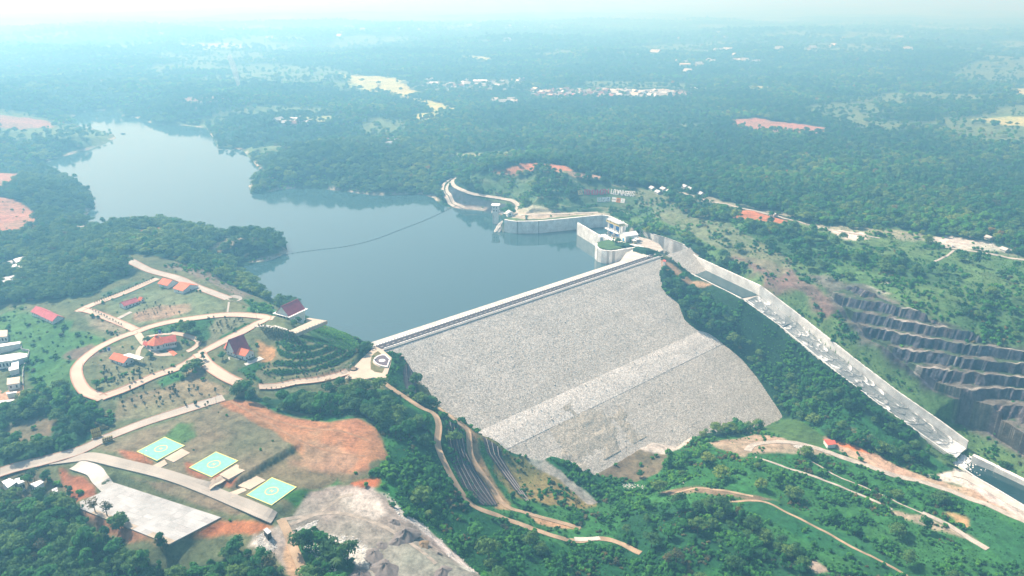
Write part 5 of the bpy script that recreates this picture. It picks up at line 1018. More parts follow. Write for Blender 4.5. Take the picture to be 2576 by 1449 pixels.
def tank(px, h, label):
    c = G(*px); th = thing('water_tank', label, 'water tank', tuple(map(float, c)))
    for a in range(4): MB().box(-1.0 if a % 2 else .8, -.8 if a % 2 else 1.0, -1.0 if a < 2 else .8, -.8 if a < 2 else 1.0, -1, h).build('leg', M['steel'], th)
    MB().box(-1.2, 1.2, -1.2, 1.2, h, h + .15).build('platform', M['steel'], th); MB().cyl(0, 0, h + .15, h + 2.0, 1.0, 1.0, 12).build('drum', M['bluetank'], th); MB().cyl(0, 0, h + 2.0, h + 2.5, 1.0, .3, 12).build('lid', M['bluetank'], th)
tank((406, 858), 7, 'blue water tank raised behind the round community hall'); tank((277, 893), 4, 'blue water tank beside the ring road above the red roofed house')
# small hut in the yard
slab_house('hut', 'small open hut with pale flat roof at the end of the concrete road', 'hut', [(662, 1333), (672, 1327.5), (683, 1338), (673, 1345)], 3.0, M['greyroof'], M['dark'], over=.3)  # near-black wall colour paints in the shade of the hut's sides
slab_house('shed', 'red roofed shed beside orange earth in the valley by the round green field', 'shed', [(2071, 1105), (2100, 1108), (2104, 1118), (2082, 1120)], 3.0, M['redroof'])
slab_house('hut', 'tiny red roofed hut with white walls near the right end of the crest', 'hut', [(1669, 653), (1676, 655), (1674, 659), (1667, 657)], 2.4, M['redroof'])
slab_house('shed', 'long pale farm shed in the forest beyond the sign hill', 'shed', [(1262, 346), (1294, 355), (1294, 360), (1266, 353)], 5, M['metalroof'])
for i, (x, y) in enumerate([(1640, 478), (1668, 480), (1684, 486), (1735, 480), (1722, 474), (1762, 492), (1655, 488)]):
    gable_house('roadside_house', 'small grey roofed roadside house at the forest edge beyond the sign hill', 'house', (x - 7, y - 1), (x, y + 2), (x + 9, y), 3, 2, 'x', M['greyroof'], M['greyroof'], windows=0, cwin=0, la=9, lc=7, group='roadside houses by the forest')
for i, (x, y, lb) in enumerate([(2195, 556, 'white roofed cabin at the forest edge left of the pale gravel lot'), (2488, 604, 'white roofed cabin beside the gravel lot at the right edge'), (2440, 596, 'small pale shed among trees above the gravel lot'), (1946, 545, 'small white shelter beside the orange earth strip'), (2528, 634, 'low white building right of the gravel lot')]):
    gable_house('cabin', lb, 'cabin', (x - 8, y - 1), (x, y + 2), (x + 8, y), 3, 1.8, 'x', M['farwhite'], M['farwhite'], windows=0, cwin=0, la=8, lc=6)

# ------------------------------------------------------------------ gatehouse and its yard
def at0(x, y, z): return Pz(x, y, z)
z3 = lambda x, y: ((2200 + x * .1518) / 1.4907, (780 + y * .1518) / 1.4907)
# gate hoist structure: four bays across the channel between the guide wall end and the shed
Lft = Pz(*z3(540, 620), 1.0); Rgt = Pz(*z3(815, 745), 1.0); gd = (Rgt - Lft)[:2]; gl = float(np.linalg.norm(gd)); gu = gd / gl; gv = np.array([-gu[1], gu[0]])
gh = thing('spillway_gatehouse', 'white spillway gatehouse with blue gates and small gabled hoist cabins', 'gatehouse', tuple(map(float, Lft)), math.atan2(gu[1], gu[0]))
NB = 2; bay = gl / NB
for k in range(NB + 1):
    for yy in (0, 6): MB().box(k * bay - .9, k * bay + .9, yy - .9, yy + .9, -18, 14.5).build('pier', M['white'], gh)
MB().box(-2.5, gl + 1, -2.6, 7.5, 14.5, 15.3).build('hoist_deck', M['cream'], gh); MB().box(-4, gl + .5, -3.4, -1.2, 5.2, 6.4).build('walkway', M['white'], gh); MB().box(-2, gl, -1.2, 7, 0.0, .7).build('bridge_deck', M['concrete'], gh)
for k in range(NB): MB().box(k * bay + 1, (k + 1) * bay - 1, 1.2, 1.8, 7.4, 13.6).build('gate_leaf', M['blue'], gh); MB().box(k * bay + 1, (k + 1) * bay - 1, 1.2, 1.8, -1.0, 4.6).build('gate_leaf', M['blue'], gh)
for k in range(4):
    x0 = -2.2 + k * (gl + 2.6) / 4; wd = (gl + 2.6) / 4 - 1.2
    c = MB().box(x0, x0 + wd, -2.2, 6.8, 15.3, 17.6).build('hoist_cabin', M['cream'], gh); MB().box(x0 + wd * .3, x0 + wd * .7, -2.26, -2.16, 15.8, 17.0).build('window', M['glass'], c)
    MB().add([(x0 - .4, -3, 17.6), (x0 + wd + .4, -3, 17.6), (x0 + wd / 2, -3, 19.2), (x0 - .4, 7.2, 17.6), (x0 + wd + .4, 7.2, 17.6), (x0 + wd / 2, 7.2, 19.2)], [(0, 1, 2), (3, 5, 4), (0, 2, 5, 3), (1, 4, 5, 2), (0, 3, 4, 1)]).build('roof', M['metalroof'], c)
MB().box(-2.5, gl + 1, -2.65, -2.55, 15.3, 16.0).build('railing', M['yellow'], gh)
# control shed
A_, B_, C_ = Pz(*z3(818, 780), .4), Pz(*z3(962, 850), .4), Pz(*z3(1210, 775), .4)
b = B_; u = (B_ - A_)[:2]; la = float(np.linalg.norm(u)); u /= la; v = np.array([-u[1], u[0]]); lc = float(np.dot(v, (C_ - B_)[:2])); lc = max(lc, 12)
sh_ = thing('control_building', 'white control building with blue door beside the spillway gates', 'building', (*(b[:2] - u * la / 2 + v * lc / 2), .4), math.atan2(u[1], u[0])); X, Y = la / 2, lc / 2; wh = 7.5; rh = 2.6
MB().box(-X, X, -Y, Y, -2, wh).add([(-X, -Y, wh), (X, -Y, wh), (0, -Y, wh + rh), (-X, Y, wh), (X, Y, wh), (0, Y, wh + rh)], [(0, 1, 2), (3, 5, 4), (0, 2, 5, 3), (1, 4, 5, 2)]).build('wall', M['white'], sh_)
rb = MB()
for s in (-1, 1):
    q = [(0, -Y - .3, wh + rh + .05), (0, Y + .3, wh + rh + .05), (s * (X + .4), Y + .3, wh - .2), (s * (X + .4), -Y - .3, wh - .2)]; rb.add(q + [(x, y, z + .2) for x, y, z in q], [(0, 1, 2, 3), (4, 7, 6, 5), (0, 4, 5, 1), (1, 5, 6, 2), (2, 6, 7, 3), (3, 7, 4, 0)])
rb.build('roof', M['metalroof'], sh_); dr_ = MB().box(-.2, 2.6, -Y - .08, -Y + .04, 0, 3.8).build('door', mat('bright_blue', (.02, .32, .72), .5), sh_)
# canopy kiosk
c = Pz(*z3(1170, 860), .4); ks = thing('kiosk', 'small yellow kiosk under two white canopies beside the control building', 'kiosk', tuple(map(float, c)), sh_.rotation_euler[2])
MB().box(-3, 3.4, -2, 2, -1, 2.2).build('wall', M['cream'], ks); MB().box(-4, 4, -3, 1, 3.6, 3.8).build('canopy', M['metalroof'], ks); MB().box(-4.6, 3.4, 1.6, 5.6, 4.6, 4.8).build('canopy', M['metalroof'], ks); MB().box(-.5, .5, -2.06, -1.96, 0, 1.8).build('door', M['dark'], ks)
for x in (-3.6, 3.6):
    for y in (-2.7, .7): MB().box(x - .1, x + .1, y - .1, y + .1, -1, 3.6).build('post', M['steel'], ks)
# bridge and walkway from the crest to the gatehouse
wpts = [Pz(*z3(400, 650), .6), Pz(*z3(600, 770), .6), Pz(*z3(830, 840), .6), Pz(*z3(1000, 905), .6), Pz(*z3(1240, 930), .6), Pz(*z3(1500, 1040), .6), Pz(*z3(1760, 1150), .6), Pz(*z3(1860, 1185), .6)]
P2 = np.array(resample(smooth_line([p[:2] for p in wpts], 6), 2.5)); T = np.gradient(P2, axis=0); T /= np.linalg.norm(T, axis=1)[:, None]; N = np.stack([T[:, 1], -T[:, 0]], 1)
V = np.stack([np.column_stack([P2 + N * o, np.full(len(P2), z)]) for o, z in ((3, -1.5), (3, .75), (-3, .75), (-3, -1.5))], 1); link('walkway', np_mesh('walkway', V.reshape(-1, 3), grid_faces(len(P2), 4), M['white'], False), kind='structure')
patch_poly('gatehouse_yard', None, M['gravelroad'], world=[Pz(*z3(x, y), .2) for x, y in ((560, 700), (820, 760), (1210, 690), (1560, 780), (1800, 900), (1900, 1040), (1760, 1100), (1500, 1000), (1240, 900), (900, 860))], z=.35, thick=16)
MB().box(-3.2, 3.2, -2.6, 2.6, -16, 1.2).build('bridge_pier', M['wallc'], None, loc=tuple(Pz(*z3(340, 720), -.5)), rz=math.atan2(gu[1], gu[0]), label='square concrete pier joining guide wall and grass topped pier', cat='pier')
# big lake wall shoulders in front of the dam: sloping apron
patch_poly('apron', None, M['concrete'], world=[Pz(1600, 624, 0), Pz(1652, 640, 0), Pz(1640, 634.5, 0), Pz(1560, 657, 0), Pz(1575, 640, -2)], z=-.1, thick=14)
# ------------------------------------------------------------------ intake tower
z4 = lambda x, y: ((1780 + x * .1104) / 1.4907, (740 + y * .1104) / 1.4907)
tb = Pz(*z4(715, 905), WATER); it = thing('intake_tower', 'slim white intake tower standing in the lake with windows under a flat roof', 'tower', tuple(map(float, tb + np.array([0, 3.5, 0]))), -.12)
MB().box(-3.6, 3.6, -3.6, 3.6, -8, 15.2).build('shaft', M['white'], it); MB().box(-5, 5, -5, 5, 15.2, 16.4).build('gallery', M['white'], it); cb = MB().box(-4.2, 4.2, -4.2, 4.2, 16.4, 25.5).build('cabin', M['offwhite'], it)
for zz_ in (17.6, 21.8):
    for xx_ in (-1.7, 1.7):
        wn = MB().box(xx_ - .7, xx_ + .7, -4.26, -4.14, zz_, zz_ + 2.0).build('window', M['glass'], cb); 
        MB().box(4.14, 4.26, xx_ - .7, xx_ + .7, zz_, zz_ + 2.0).build('window', M['glass'], cb)
MB().box(-4.35, 4.35, -4.35, 4.35, 20.7, 21.0).build('string_course', M['greyroof'], cb); MB().box(-5.6, 5.6, -5.6, 5.6, 25.5, 26.1).build('roof', M['metalroof'], it)
MB().box(-2.4, -2.0, -3.72, -3.6, -3, 12).build('ladder', M['dark'], it)
rail = MB()
for a, b_ in (((-5, -5), (5, -5)), ((5, -5), (5, 5)), ((-5, 5), (-5, -5))): rail.tube([(a[0], a[1], 17.4), (b_[0], b_[1], 17.4)], .12, 4)
rail.build('railing', M['white'], it)
hb = Pz(*z4(1190, 590), 2); hut = thing('valve_hut', 'small white gabled hut at the shore end of the intake tower footbridge', 'hut', tuple(map(float, hb)), .35)
MB().box(-4, 4, -3, 3, -2, 3.2).add([(-4, -3, 3.2), (4, -3, 3.2), (0, -3, 5.4), (-4, 3, 3.2), (4, 3, 3.2), (0, 3, 5.4)], [(0, 1, 2), (3, 5, 4), (0, 2, 5, 3), (1, 4, 5, 2)]).build('wall', M['white'], hut)
MB().add([(-4.8, -3.8, 3.0), (0, -3.8, 5.6), (0, 4, 5.6), (-4.8, 4, 3.0), (4.8, -3.8, 3.0), (4.8, 4, 3.0)], [(0, 1, 2, 3), (1, 4, 5, 2)]).build('roof', M['metalroof'], hut); MB().box(-1.4, .4, -3.08, -2.95, 0, 2.4).build('door', M['dark'], hut)
a_, b_ = np.array(tb) + (4.5, 3.5, 15.6), np.array(hb) + (-3.5, 0, .4); d = b_ - a_; L = float(np.linalg.norm(d[:2])); fb = thing('footbridge', 'narrow white footbridge linking intake tower and shore hut', 'footbridge', tuple(map(float, a_)), math.atan2(d[1], d[0]))
MB().add([(0, -.9, 0), (L, -.9, d[2]), (L, .9, d[2]), (0, .9, 0), (0, -.9, .5), (L, -.9, d[2] + .5), (L, .9, d[2] + .5), (0, .9, .5)], [(0, 3, 2, 1), (4, 5, 6, 7), (0, 1, 5, 4), (1, 2, 6, 5), (2, 3, 7, 6), (3, 0, 4, 7)]).build('deck', M['white'], fb)
for s in (-.8, .8): MB().tube([(0, s, 1.5), (L, s, d[2] + 1.5)], .08, 4).build('handrail', M['white'], fb)
# rock spur under the hut
bm = bmesh.new(); bmesh.ops.create_icosphere(bm, subdivisions=4, radius=1); sp0, sp1 = Pz(*z4(700, 1200), WATER), Pz(*z4(1050, 640), 0)
ax = (sp1 - sp0)[:2]; al = float(np.linalg.norm(ax)); an = math.atan2(ax[1], ax[0])
for vv in bm.verts:
    q = vv.co.copy(); n_1 = float(fbm(np.array([q.x * 9 + 5]), np.array([q.y * 9 + q.z * 7]), 2.2, 5, 3)[0]); q *= (.8 + .45 * n_1); t_ = (q.x + 1) / 2; hgt_ = 2.5 + 11 * t_
    vv.co = Vector((q.x * al * .50, q.y * 6.0, q.z * hgt_ if q.z > 0 else q.z * 4))
me = bpy.data.meshes.new('rock_spur'); bm.to_mesh(me); me.materials.append(M['rockm']); cm = (sp0 + sp1) / 2
link('rock_spur', me, None, 'rough grey rock spur running down into the lake beside the intake tower', 'rock', loc=(cm[0], cm[1] + 2, WATER - .5), rz=an)

# ------------------------------------------------------------------ big letters and panels on the hill
zs = lambda x, y: ((2120 + x * .11646) / 1.4907, (680 + y * .11646) / 1.4907)
def text_mesh(ch, h, m, ex=.35, bold=.0):
    cu = bpy.data.curves.new('t', 'FONT'); cu.body = ch; cu.size = h * 1.38; cu.extrude = ex; cu.offset = bold; cu.align_x = 'CENTER'; cu.resolution_u = 3
    ob = bpy.data.objects.new('t', cu); COL.objects.link(ob); dg = bpy.context.evaluated_depsgraph_get(); me = bpy.data.meshes.new_from_object(ob.evaluated_get(dg)); me.name = 'letter'; me.materials.clear(); me.materials.append(m)
    bpy.data.objects.remove(ob); return me
def letters(word, label, p0, p1, h, m, w, lift=.4, bold=.12):
    a, b_ = G(*p0), G(*p1); th = thing('hill_sign', label, 'sign', tuple(map(float, a))); yaw = math.atan2(b_[1] - a[1], b_[0] - a[0])
    wd = [w.get(c, 1) for c in word]; tot = sum(wd); acc = 0
    for c, k in zip(word, wd):
        f = (acc + k / 2) / tot; acc += k; p = a + (b_ - a) * f; z = gz(*p[:2]) + lift
        if c == ' ': continue
        o = link('letter', text_mesh(c, h, m, bold=bold), th, loc=(p[0] - a[0], p[1] - a[1], z - a[2])); o.rotation_euler = (math.pi / 2 - .5, 0, yaw); o.scale = (.92, 1, 1)
        MB().box(-.25, .25, .5, .8, -.2, h * .8).build('support', M['steel'], th, loc=(p[0] - a[0], p[1] - a[1], z - a[2]), rz=yaw)
    return th
W_ = {'I': .55, 'W': 1.25, 'N': 1.05, 'G': 1.05, 'D': 1.05, 'L': .9, 'E': .95, 'S': .95}
letters('LEUWIKERIS', 'large white capital letters reading LEUWIKERIS standing on the hillside', zs(1455, 405), zs(2215, 490), 7.4, M['white'], W_)
letters('BENDUNGAN', 'large dull red capital letters reading BENDUNGAN standing on the hillside', zs(620, 425), zs(1385, 400), 7.4, mat('dull_red_letters', (.50, .05, .12), .6), W_)
def board(px0, px1, h, label, m, motif, depth=.4):
    a, b_ = G(*px0), G(*px1); yaw = math.atan2(b_[1] - a[1], b_[0] - a[0]); L = float(np.linalg.norm((b_ - a)[:2])); c = (a + b_) / 2; z = max(a[2], b_[2]) + .2
    th = thing('logo_board', label, 'board', (c[0], c[1], z), yaw); th.rotation_euler = (-.42, 0, yaw); MB().box(-L / 2, L / 2, 0, depth, 0, h).build('panel', m, th)
    for s in (-1, 1): MB().box(s * L * .35 - .12, s * L * .35 + .12, depth, depth + .3, -2, h * .8).build('post', M['steel'], th)
    for nm, mm, vs_, fs_ in motif: MB().add([(x * L / 2, -.05 - (i % 1), (y + 1) * h / 2) for i, (x, y) in enumerate(vs_)], fs_).build(nm, mm, th)
def bars(rects): 
    v = []; f = []
    for x0, y0, x1, y1 in rects: n = len(v); v += [(x0, y0), (x1, y0), (x1, y1), (x0, y1)]; f.append((n, n + 1, n + 2, n + 3))
    return v, f
def ring_seg(r0, r1, a0, a1, n=10):
    v = []; f = []
    for i in range(n + 1): a = a0 + (a1 - a0) * i / n; v += [(r0 * math.cos(a), r0 * math.sin(a)), (r1 * math.cos(a), r1 * math.sin(a))]
    return v, [(2 * i, 2 * i + 1, 2 * i + 3, 2 * i + 2) for i in range(n)]
navy = mat('navy_paint', (.03, .04, .12), .6); palegreen = mat('pale_green_print', (.50, .68, .60), .7)
board(zs(420, 440), zs(560, 430), 6.0, 'yellow square emblem board left of the red letters', mat('emblem_yellow', (.72, .52, .18), .6), [('emblem', navy, *bars([(-.5, .2, .5, .45), (.25, -.6, .5, .2), (-.5, -.6, -.25, -.1), (-.05, -.2, .1, .2)]))])
bx = [(1030, 1162), (1172, 1304), (1312, 1445), (1485, 1622), (1632, 1758), (1768, 1898)]; by = [(668, 666), (664, 660), (656, 652), (654, 670), (676, 690), (692, 708)]
mot = [('white logo board with a faint pale green round mark, first of the row', 'white', [('emblem', palegreen, *ring_seg(.3, .6, 0, 6.28, 16))]),
 ('white logo board with a small dark bird like mark, second of the row', 'white', [('emblem', M['dark'], *bars([(-.5, -.3, -.2, -.1), (-.3, -.5, 0, -.3), (0, -.4, .2, 0), (.2, -.2, .35, .3), (.3, .2, .7, .3)]))]),
 ('white logo board with a dark split disc, third of the row', 'white', [('emblem', navy, *ring_seg(.25, .62, .5, 2.6)), ('emblem', navy, *ring_seg(.25, .62, 3.6, 5.8))]),
 ('white logo board with dark letters HK, fourth of the row', 'white', [('lettering', M['dark'], *bars([(-.75, -.3, -.62, .3), (-.62, -.06, -.35, .06), (-.35, -.3, -.22, .3), (-.2, -.06, .1, .06), (.1, -.3, .24, .3), (.24, -.06, .5, .06), (.45, .06, .7, .28), (.45, -.28, .7, -.06)]))]),
 ('orange logo board with a dark window like mark, fifth of the row', 'orangep', [('emblem', M['wood'], *bars([(-.5, -.6, -.3, .6), (-.15, -.6, 0, .6), (.3, -.6, .5, .6), (-.5, -.05, .5, .1)]))]),
 ('white logo board with a small pale green crest, last of the row', 'white', [('emblem', palegreen, *bars([(-.25, -.5, .25, .1), (-.15, .15, .15, .5)]))])]
for (x0, x1), (y0, y1), (lb, mm, mo) in zip(bx, by, mot): board(zs(x0, y0), zs(x1, y1), 6.2, lb, M[mm], mo)

# ------------------------------------------------------------------ helipads
HP = [((511, 1693.3), (617.2, 1637.9), (693.1, 1671), (590.6, 1727.8)), ((708, 1752.9), (810.5, 1692.8), (895.3, 1727.8), (791.9, 1789.7)), ((921.4, 1856.3), (1021, 1787.9), (1114.7, 1826.5), (1016.4, 1896.4))]
HL = ['mint green helipad with yellow H, farthest of the three, near the bamboo monument', 'mint green helipad with yellow H, middle one above the dark bank', 'mint green helipad with yellow H, nearest one on the lower ground']
for q, lb in zip(HP, HL):
    px = [(x / 1.4907, y / 1.4907) for x, y in q]; z = .35 if HP.index(q) < 2 else -3.1; W = [Pz(x, y, z) for x, y in px]; c = np.mean(W, 0); e = W[1] - W[0]; yaw = math.atan2(e[1], e[0]); S_ = 20.6 / 2
    th = thing('helipad', lb, 'helipad', (c[0], c[1], z), yaw); MB().box(-S_, S_, -S_, S_, -2.5, 0).build('slab', M['teal'], th)
    mb = MB(); 
    for x0, x1, y0, y1 in ((-S_, S_, -S_, -S_ + .5), (-S_, S_, S_ - .5, S_), (-S_, -S_ + .5, -S_ + .5, S_ - .5), (S_ - .5, S_, -S_ + .5, S_ - .5)): mb.box(x0, x1, y0, y1, -.2, .05)
    mb.build('border', M['yellowline'], th)
    v_, f_ = ring_seg(3.5, 4.05, 0, 2 * math.pi, 40); MB().add([(x, y, .02) for x, y in v_], f_).build('ring', M['yellowline'], th)
    MB().box(-.95, -.55, -1.1, 1.1, 0, .025).box(.55, .95, -1.1, 1.1, 0, .025).box(-.55, .55, -.2, .2, 0, .025).build('letter_h', M['yellowline'], th, rz=math.pi / 2 + .0)
z0 = lambda x, y: (x * .46584 / 1.4907, (1500 + y * .46584) / 1.4907)
for q in ([(1325, 470), (1462, 390), (1530, 425), (1398, 500)], [(1165, 570), (1330, 470), (1398, 500), (1215, 582)], [(1765, 600), (1905, 517), (1985, 558), (1840, 638)], [(1660, 680), (1800, 604), (1830, 630), (1725, 714)], [(1915, 690), (2050, 603), (2140, 645), (2010, 720)], [(1830, 745), (1960, 690), (1998, 738), (1892, 782)]):
    za = -3.2 if q[0][0] > 1700 and q[0][0] != 1765 else .2
    if q[0][0] in (1165, 1660, 1830): drape('apron_path', [z0((q[0][0] + q[3][0]) / 2 - 8, (q[0][1] + q[3][1]) / 2 + 6), z0((q[0][0] + q[1][0] + q[2][0] + q[3][0]) / 4, (q[0][1] + q[1][1] + q[2][1] + q[3][1]) / 4), z0((q[1][0] + q[2][0]) / 2, (q[1][1] + q[2][1]) / 2)], 5.2, M['road'], lift=.3)
    else: patch_poly('apron', None, M['road'], world=[Pz(*z0(x, y), za) for x, y in q], z=za, thick=1.2)
# retaining wall face between the pads
a_, b_ = G(*z0(1875, 675)), G(*z0(2350, 395)); 
# ------------------------------------------------------------------ plaza details
zc = lambda x, y: ((1340 + x * .1173) / 1.4907, (1230 + y * .1173) / 1.4907)
outer = [(510, 1020), (560, 950), (650, 890), (760, 855), (880, 845), (1050, 1000), (970, 1240), (860, 1235), (720, 1200), (600, 1140), (530, 1080)]; zt = 1.4
tr = thing('round_terrace', 'raised dark paved viewing terrace with white rim and pale compass disc', 'terrace', tuple(map(float, Pz(*zc(790, 1050), zt)))); o = np.array(tr.location)
Wo = [Pz(*zc(x, y), zt)[:2] - o[:2] for x, y in outer]; MB().prism([tuple(p) for p in Wo], -2.5, .25).build('rim', M['white'], tr); MB().prism([tuple(p * .86) for p in Wo], .25, .34).build('paving', M['plaza_dark'], tr)
MB().cyl(0, 0, .34, .38, 2.6, 2.6, 24).build('disc', M['white'], tr); 
for k in range(8): a = k * math.pi / 4; MB().add([(.4 * math.cos(a - .3), .4 * math.sin(a - .3), .39), (2.2 * math.cos(a - .07), 2.2 * math.sin(a - .07), .39), (2.2 * math.cos(a + .07), 2.2 * math.sin(a + .07), .39), (.4 * math.cos(a + .3), .4 * math.sin(a + .3), .39)], [(0, 1, 2, 3)]).build('compass_ray', M['plaza_dark'], tr)
patch_poly('plaza_lawn', None, mat('dry_lawn', (.12, .115, .05), .95, .3, .3), world=[Pz(*zc(x, y), .45) for x, y in ((460, 900), (540, 810), (660, 740), (790, 850), (640, 900), (520, 990), (480, 1100), (560, 1180), (700, 1240), (880, 1265), (790, 1440), (560, 1400), (430, 1320), (420, 1100))], z=.58, thick=.5)
pl_ = Pz(*z0(0, 0), 0)
cpx = ((800 + 1695 * .31056) / 1.4907, (1050 + 1080 * .31056) / 1.4907); cc = Pz(*cpx, .45)
plt_ = thing('tree_planter', 'round dark planter ring in the middle of the pale plaza', 'planter', tuple(map(float, cc))); MB().cyl(0, 0, 0, .6, 2.9, 2.9, 16).build('ring', M['dark'], plt_); MB().cyl(0, 0, .6, .7, 2.3, 2.3, 16).build('soil', M['mud'], plt_)
# ------------------------------------------------------------------ bamboo gate monument
zm = lambda x, y: ((300 + x * .08974) / 1.4907, (1560 + y * .08974) / 1.4907)
def bamboo(label, p0, p1, h, lean, n=5):
    a, b_ = G(*p0), G(*p1); th = thing('bamboo_monument', label, 'monument', tuple(map(float, a))); d = (b_ - a); nn = np.array([-d[1], d[0]]); nn /= np.linalg.norm(nn); nn = nn * lean
    MB().prism([tuple((p - a)[:2]) for p in (a - d * .08 - np.array([nn[0], nn[1], 0]) * .25, b_ + d * .08 - np.array([nn[0], nn[1], 0]) * .25, b_ + d * .08 + np.array([nn[0], nn[1], 0]) * .25, a - d * .08 + np.array([nn[0], nn[1], 0]) * .25)], -1.5, .8).build('plinth', M['concrete'], th)
    for k in range(n):
        o = d * (k + .5) / n; pts = [(o[0], o[1], .6)] + [(o[0] + nn[0] * f * f * .9, o[1] + nn[1] * f * f * .9, .6 + h * (f - .12 * f * f)) for f in (.2, .4, .6, .8, 1)]
        c = MB().tube(pts, [.62, .6, .58, .55, .5, .42], 8).build('bamboo_column', M['bamboo'], th)
        for f in (1, 3): MB().tube([Vector(pts[f]) - Vector((0, 0, .12)), Vector(pts[f]) + Vector((0, 0, .12))], .72, 8).build('node_band', M['wood'], c)
bamboo('row of golden bamboo shaped columns on the far side of the road gate', zm(530, 985), zm(915, 850), 6.5, 2.6)
bamboo('row of golden bamboo shaped columns on the near side of the road gate', zm(960, 1170), zm(1390, 1010), 5.0, -1.4)

# ------------------------------------------------------------------ vegetation prototypes
def quads_mesh(name, Cn, Nn, Sz, m):
    """leaf clumps: one bent quad each"""
    n = len(Cn); Nn = Nn / (np.linalg.norm(Nn, axis=1)[:, None] + 1e-9); ref = np.where(np.abs(Nn[:, 2:3]) < .9, np.array([[0, 0, 1.]]), np.array([[1., 0, 0]]))
    U = np.cross(Nn, ref); U /= np.linalg.norm(U, axis=1)[:, None]; W = np.cross(Nn, U); a = rng.uniform(0, 6.28, n)[:, None]; U2 = U * np.cos(a) + W * np.sin(a); W2 = -U * np.sin(a) + W * np.cos(a)
    s = Sz[:, None]; V = np.stack([Cn - U2 * s - W2 * s * .7, Cn + U2 * s - W2 * s * .7 - Nn * s * .25, Cn + U2 * s + W2 * s * .7, Cn - U2 * s + W2 * s * .7 - Nn * s * .25], 1).reshape(-1, 3)
    return np_mesh(name, V, np.arange(n * 4).reshape(-1, 4), m, False)
def crown(name, m, R_, h0, h1, nl, nq, size, flat=.75, spread=.62):
    """crown of nl foliage lobes between heights h0 and h1"""
    Cs = []; Ns = []; Ss = []
    for k in range(nl):
        a = rng.uniform(0, 6.28); rad = R_ * spread * math.sqrt(rng.uniform(.02, 1)); f = rng.uniform(0, 1) if k else 1; lr = R_ * rng.uniform(.30, .52)
        c = np.array([rad * math.cos(a), rad * math.sin(a), h0 + lr * flat + (h1 - h0 - 2 * lr * flat) * (f * (1 - .45 * rad / R_))])
        q = nq // nl; d = rng.normal(size=(q, 3)); d /= np.linalg.norm(d, axis=1)[:, None]; d[:, 2] = np.where(d[:, 2] < -.35, -d[:, 2], d[:, 2]); rr_ = lr * rng.uniform(.72, 1.06, q)[:, None]
        Cs.append(c + d * rr_ * np.array([1, 1, flat])); Ns.append(d * .8 + rng.normal(size=(q, 3)) * .35 + np.array([0, 0, .35])); Ss.append(rng.uniform(.6, 1.25, q) * size)
    return quads_mesh(name, np.vstack(Cs), np.vstack(Ns), np.concatenate(Ss), m)
def trunk(name, h, r, branches=4, spread=2.5):
    mb = MB(); mb.tube([(0, 0, -1.2), (.1, 0, h * .5), (0, .1, h)], [r * 1.3, r, r * .6], 6)
    for k in range(branches): a = k * 6.28 / branches + .4; mb.tube([(0, 0, h * .6), (spread * .5 * math.cos(a), spread * .5 * math.sin(a), h * .95), (spread * math.cos(a), spread * math.sin(a), h * 1.35)], [r * .5, r * .35, r * .15], 4)
    return mb.mesh(name, M['bark'])
kinds = {  # name -> (crown mesh, trunk mesh)
 'dome': (crown('crown', M['leafA'], 4.6, 1.6, 10.5, 12, 900, .42, .8), trunk('trunk', 5.5, .28)),
 'wide': (crown('crown', M['leafB'], 6.0, 5.0, 10.5, 14, 900, .40, .42, .75), trunk('trunk', 6.5, .26, 5, 3.6)),
 'tall': (crown('crown', M['leafA'], 3.6, 1.8, 13.0, 11, 800, .40, 1.0, .5), trunk('trunk', 8, .26)),
 'broad': (crown('crown', M['leafB'], 5.4, 2.0, 9.5, 15, 1000, .42, .62, .7), trunk('trunk', 5, .3)),
 'thin': (crown('crown', M['dry'], 4.0, 3.0, 10.0, 9, 260, .34, .8, .65), trunk('trunk', 7, .24, 6, 3.0)),
}
def palm_meshes():
    mb = MB()
    for k in range(16):
        a = k * 6.28 / 16 + rng.uniform(-.1, .1); L = rng.uniform(2.6, 3.6); up = rng.uniform(.2, 1.0) if k % 2 else rng.uniform(-.2, .4); pts = []
        for i in range(6): f = i / 5; pts.append(Vector((math.cos(a) * L * f, math.sin(a) * L * f, 8.4 + up * f * 1.6 - 2.3 * f * f)))
        sd_ = Vector((-math.sin(a), math.cos(a), 0)); b = len(mb.v)
        for i, p in enumerate(pts):
            w_ = .48 * math.sin(math.pi * min(.97, .12 + i / 5 * .88)) ; mb.v += [tuple(p + sd_ * w_ - Vector((0, 0, .28 * w_))), tuple(p + Vector((0, 0, .08))), tuple(p - sd_ * w_ - Vector((0, 0, .28 * w_)))]
        for i in range(5): q = b + i * 3; mb.f += [(q, q + 3, q + 4, q + 1), (q + 1, q + 4, q + 5, q + 2)]
    t_ = MB().tube([(0, 0, -1), (.15, 0, 4), (0, 0, 8.4)], [.26, .17, .13], 7)
    return mb.mesh('fronds', M['palmleaf']), t_.mesh('trunk', M['bark'])
kinds['palm'] = palm_meshes()
shrub_m = crown('foliage', M['leafC'], 1.15, 0, 1.5, 6, 150, .26, .8, .55)
shrub_d = crown('foliage', M['leafA'], 1.3, 0, 1.9, 6, 160, .28, .85, .5)
shrub_y = crown('foliage', M['dry'], 1.1, 0, 1.2, 5, 110, .24, .7, .55)
sap_c = crown('crown', M['leafD'], .9, .9, 2.9, 4, 110, .24, 1.0, .4); sap_t = MB().tube([(0, 0, -.4), (0, 0, 1.6)], [.09, .06], 5).mesh('trunk', M['bark'])

def tree(kind, loc, s, rz, label, group, cat='tree', nm='broadleaf_tree'):
    t_ = thing(nm, label, cat, tuple(map(float, loc)), rz, group); t_.scale = (s, s, s * random.uniform(.88, 1.12)); c_, k_ = kinds[kind]; link('fronds' if kind == 'palm' else 'crown', c_, t_); link('trunk', k_, t_); return t_

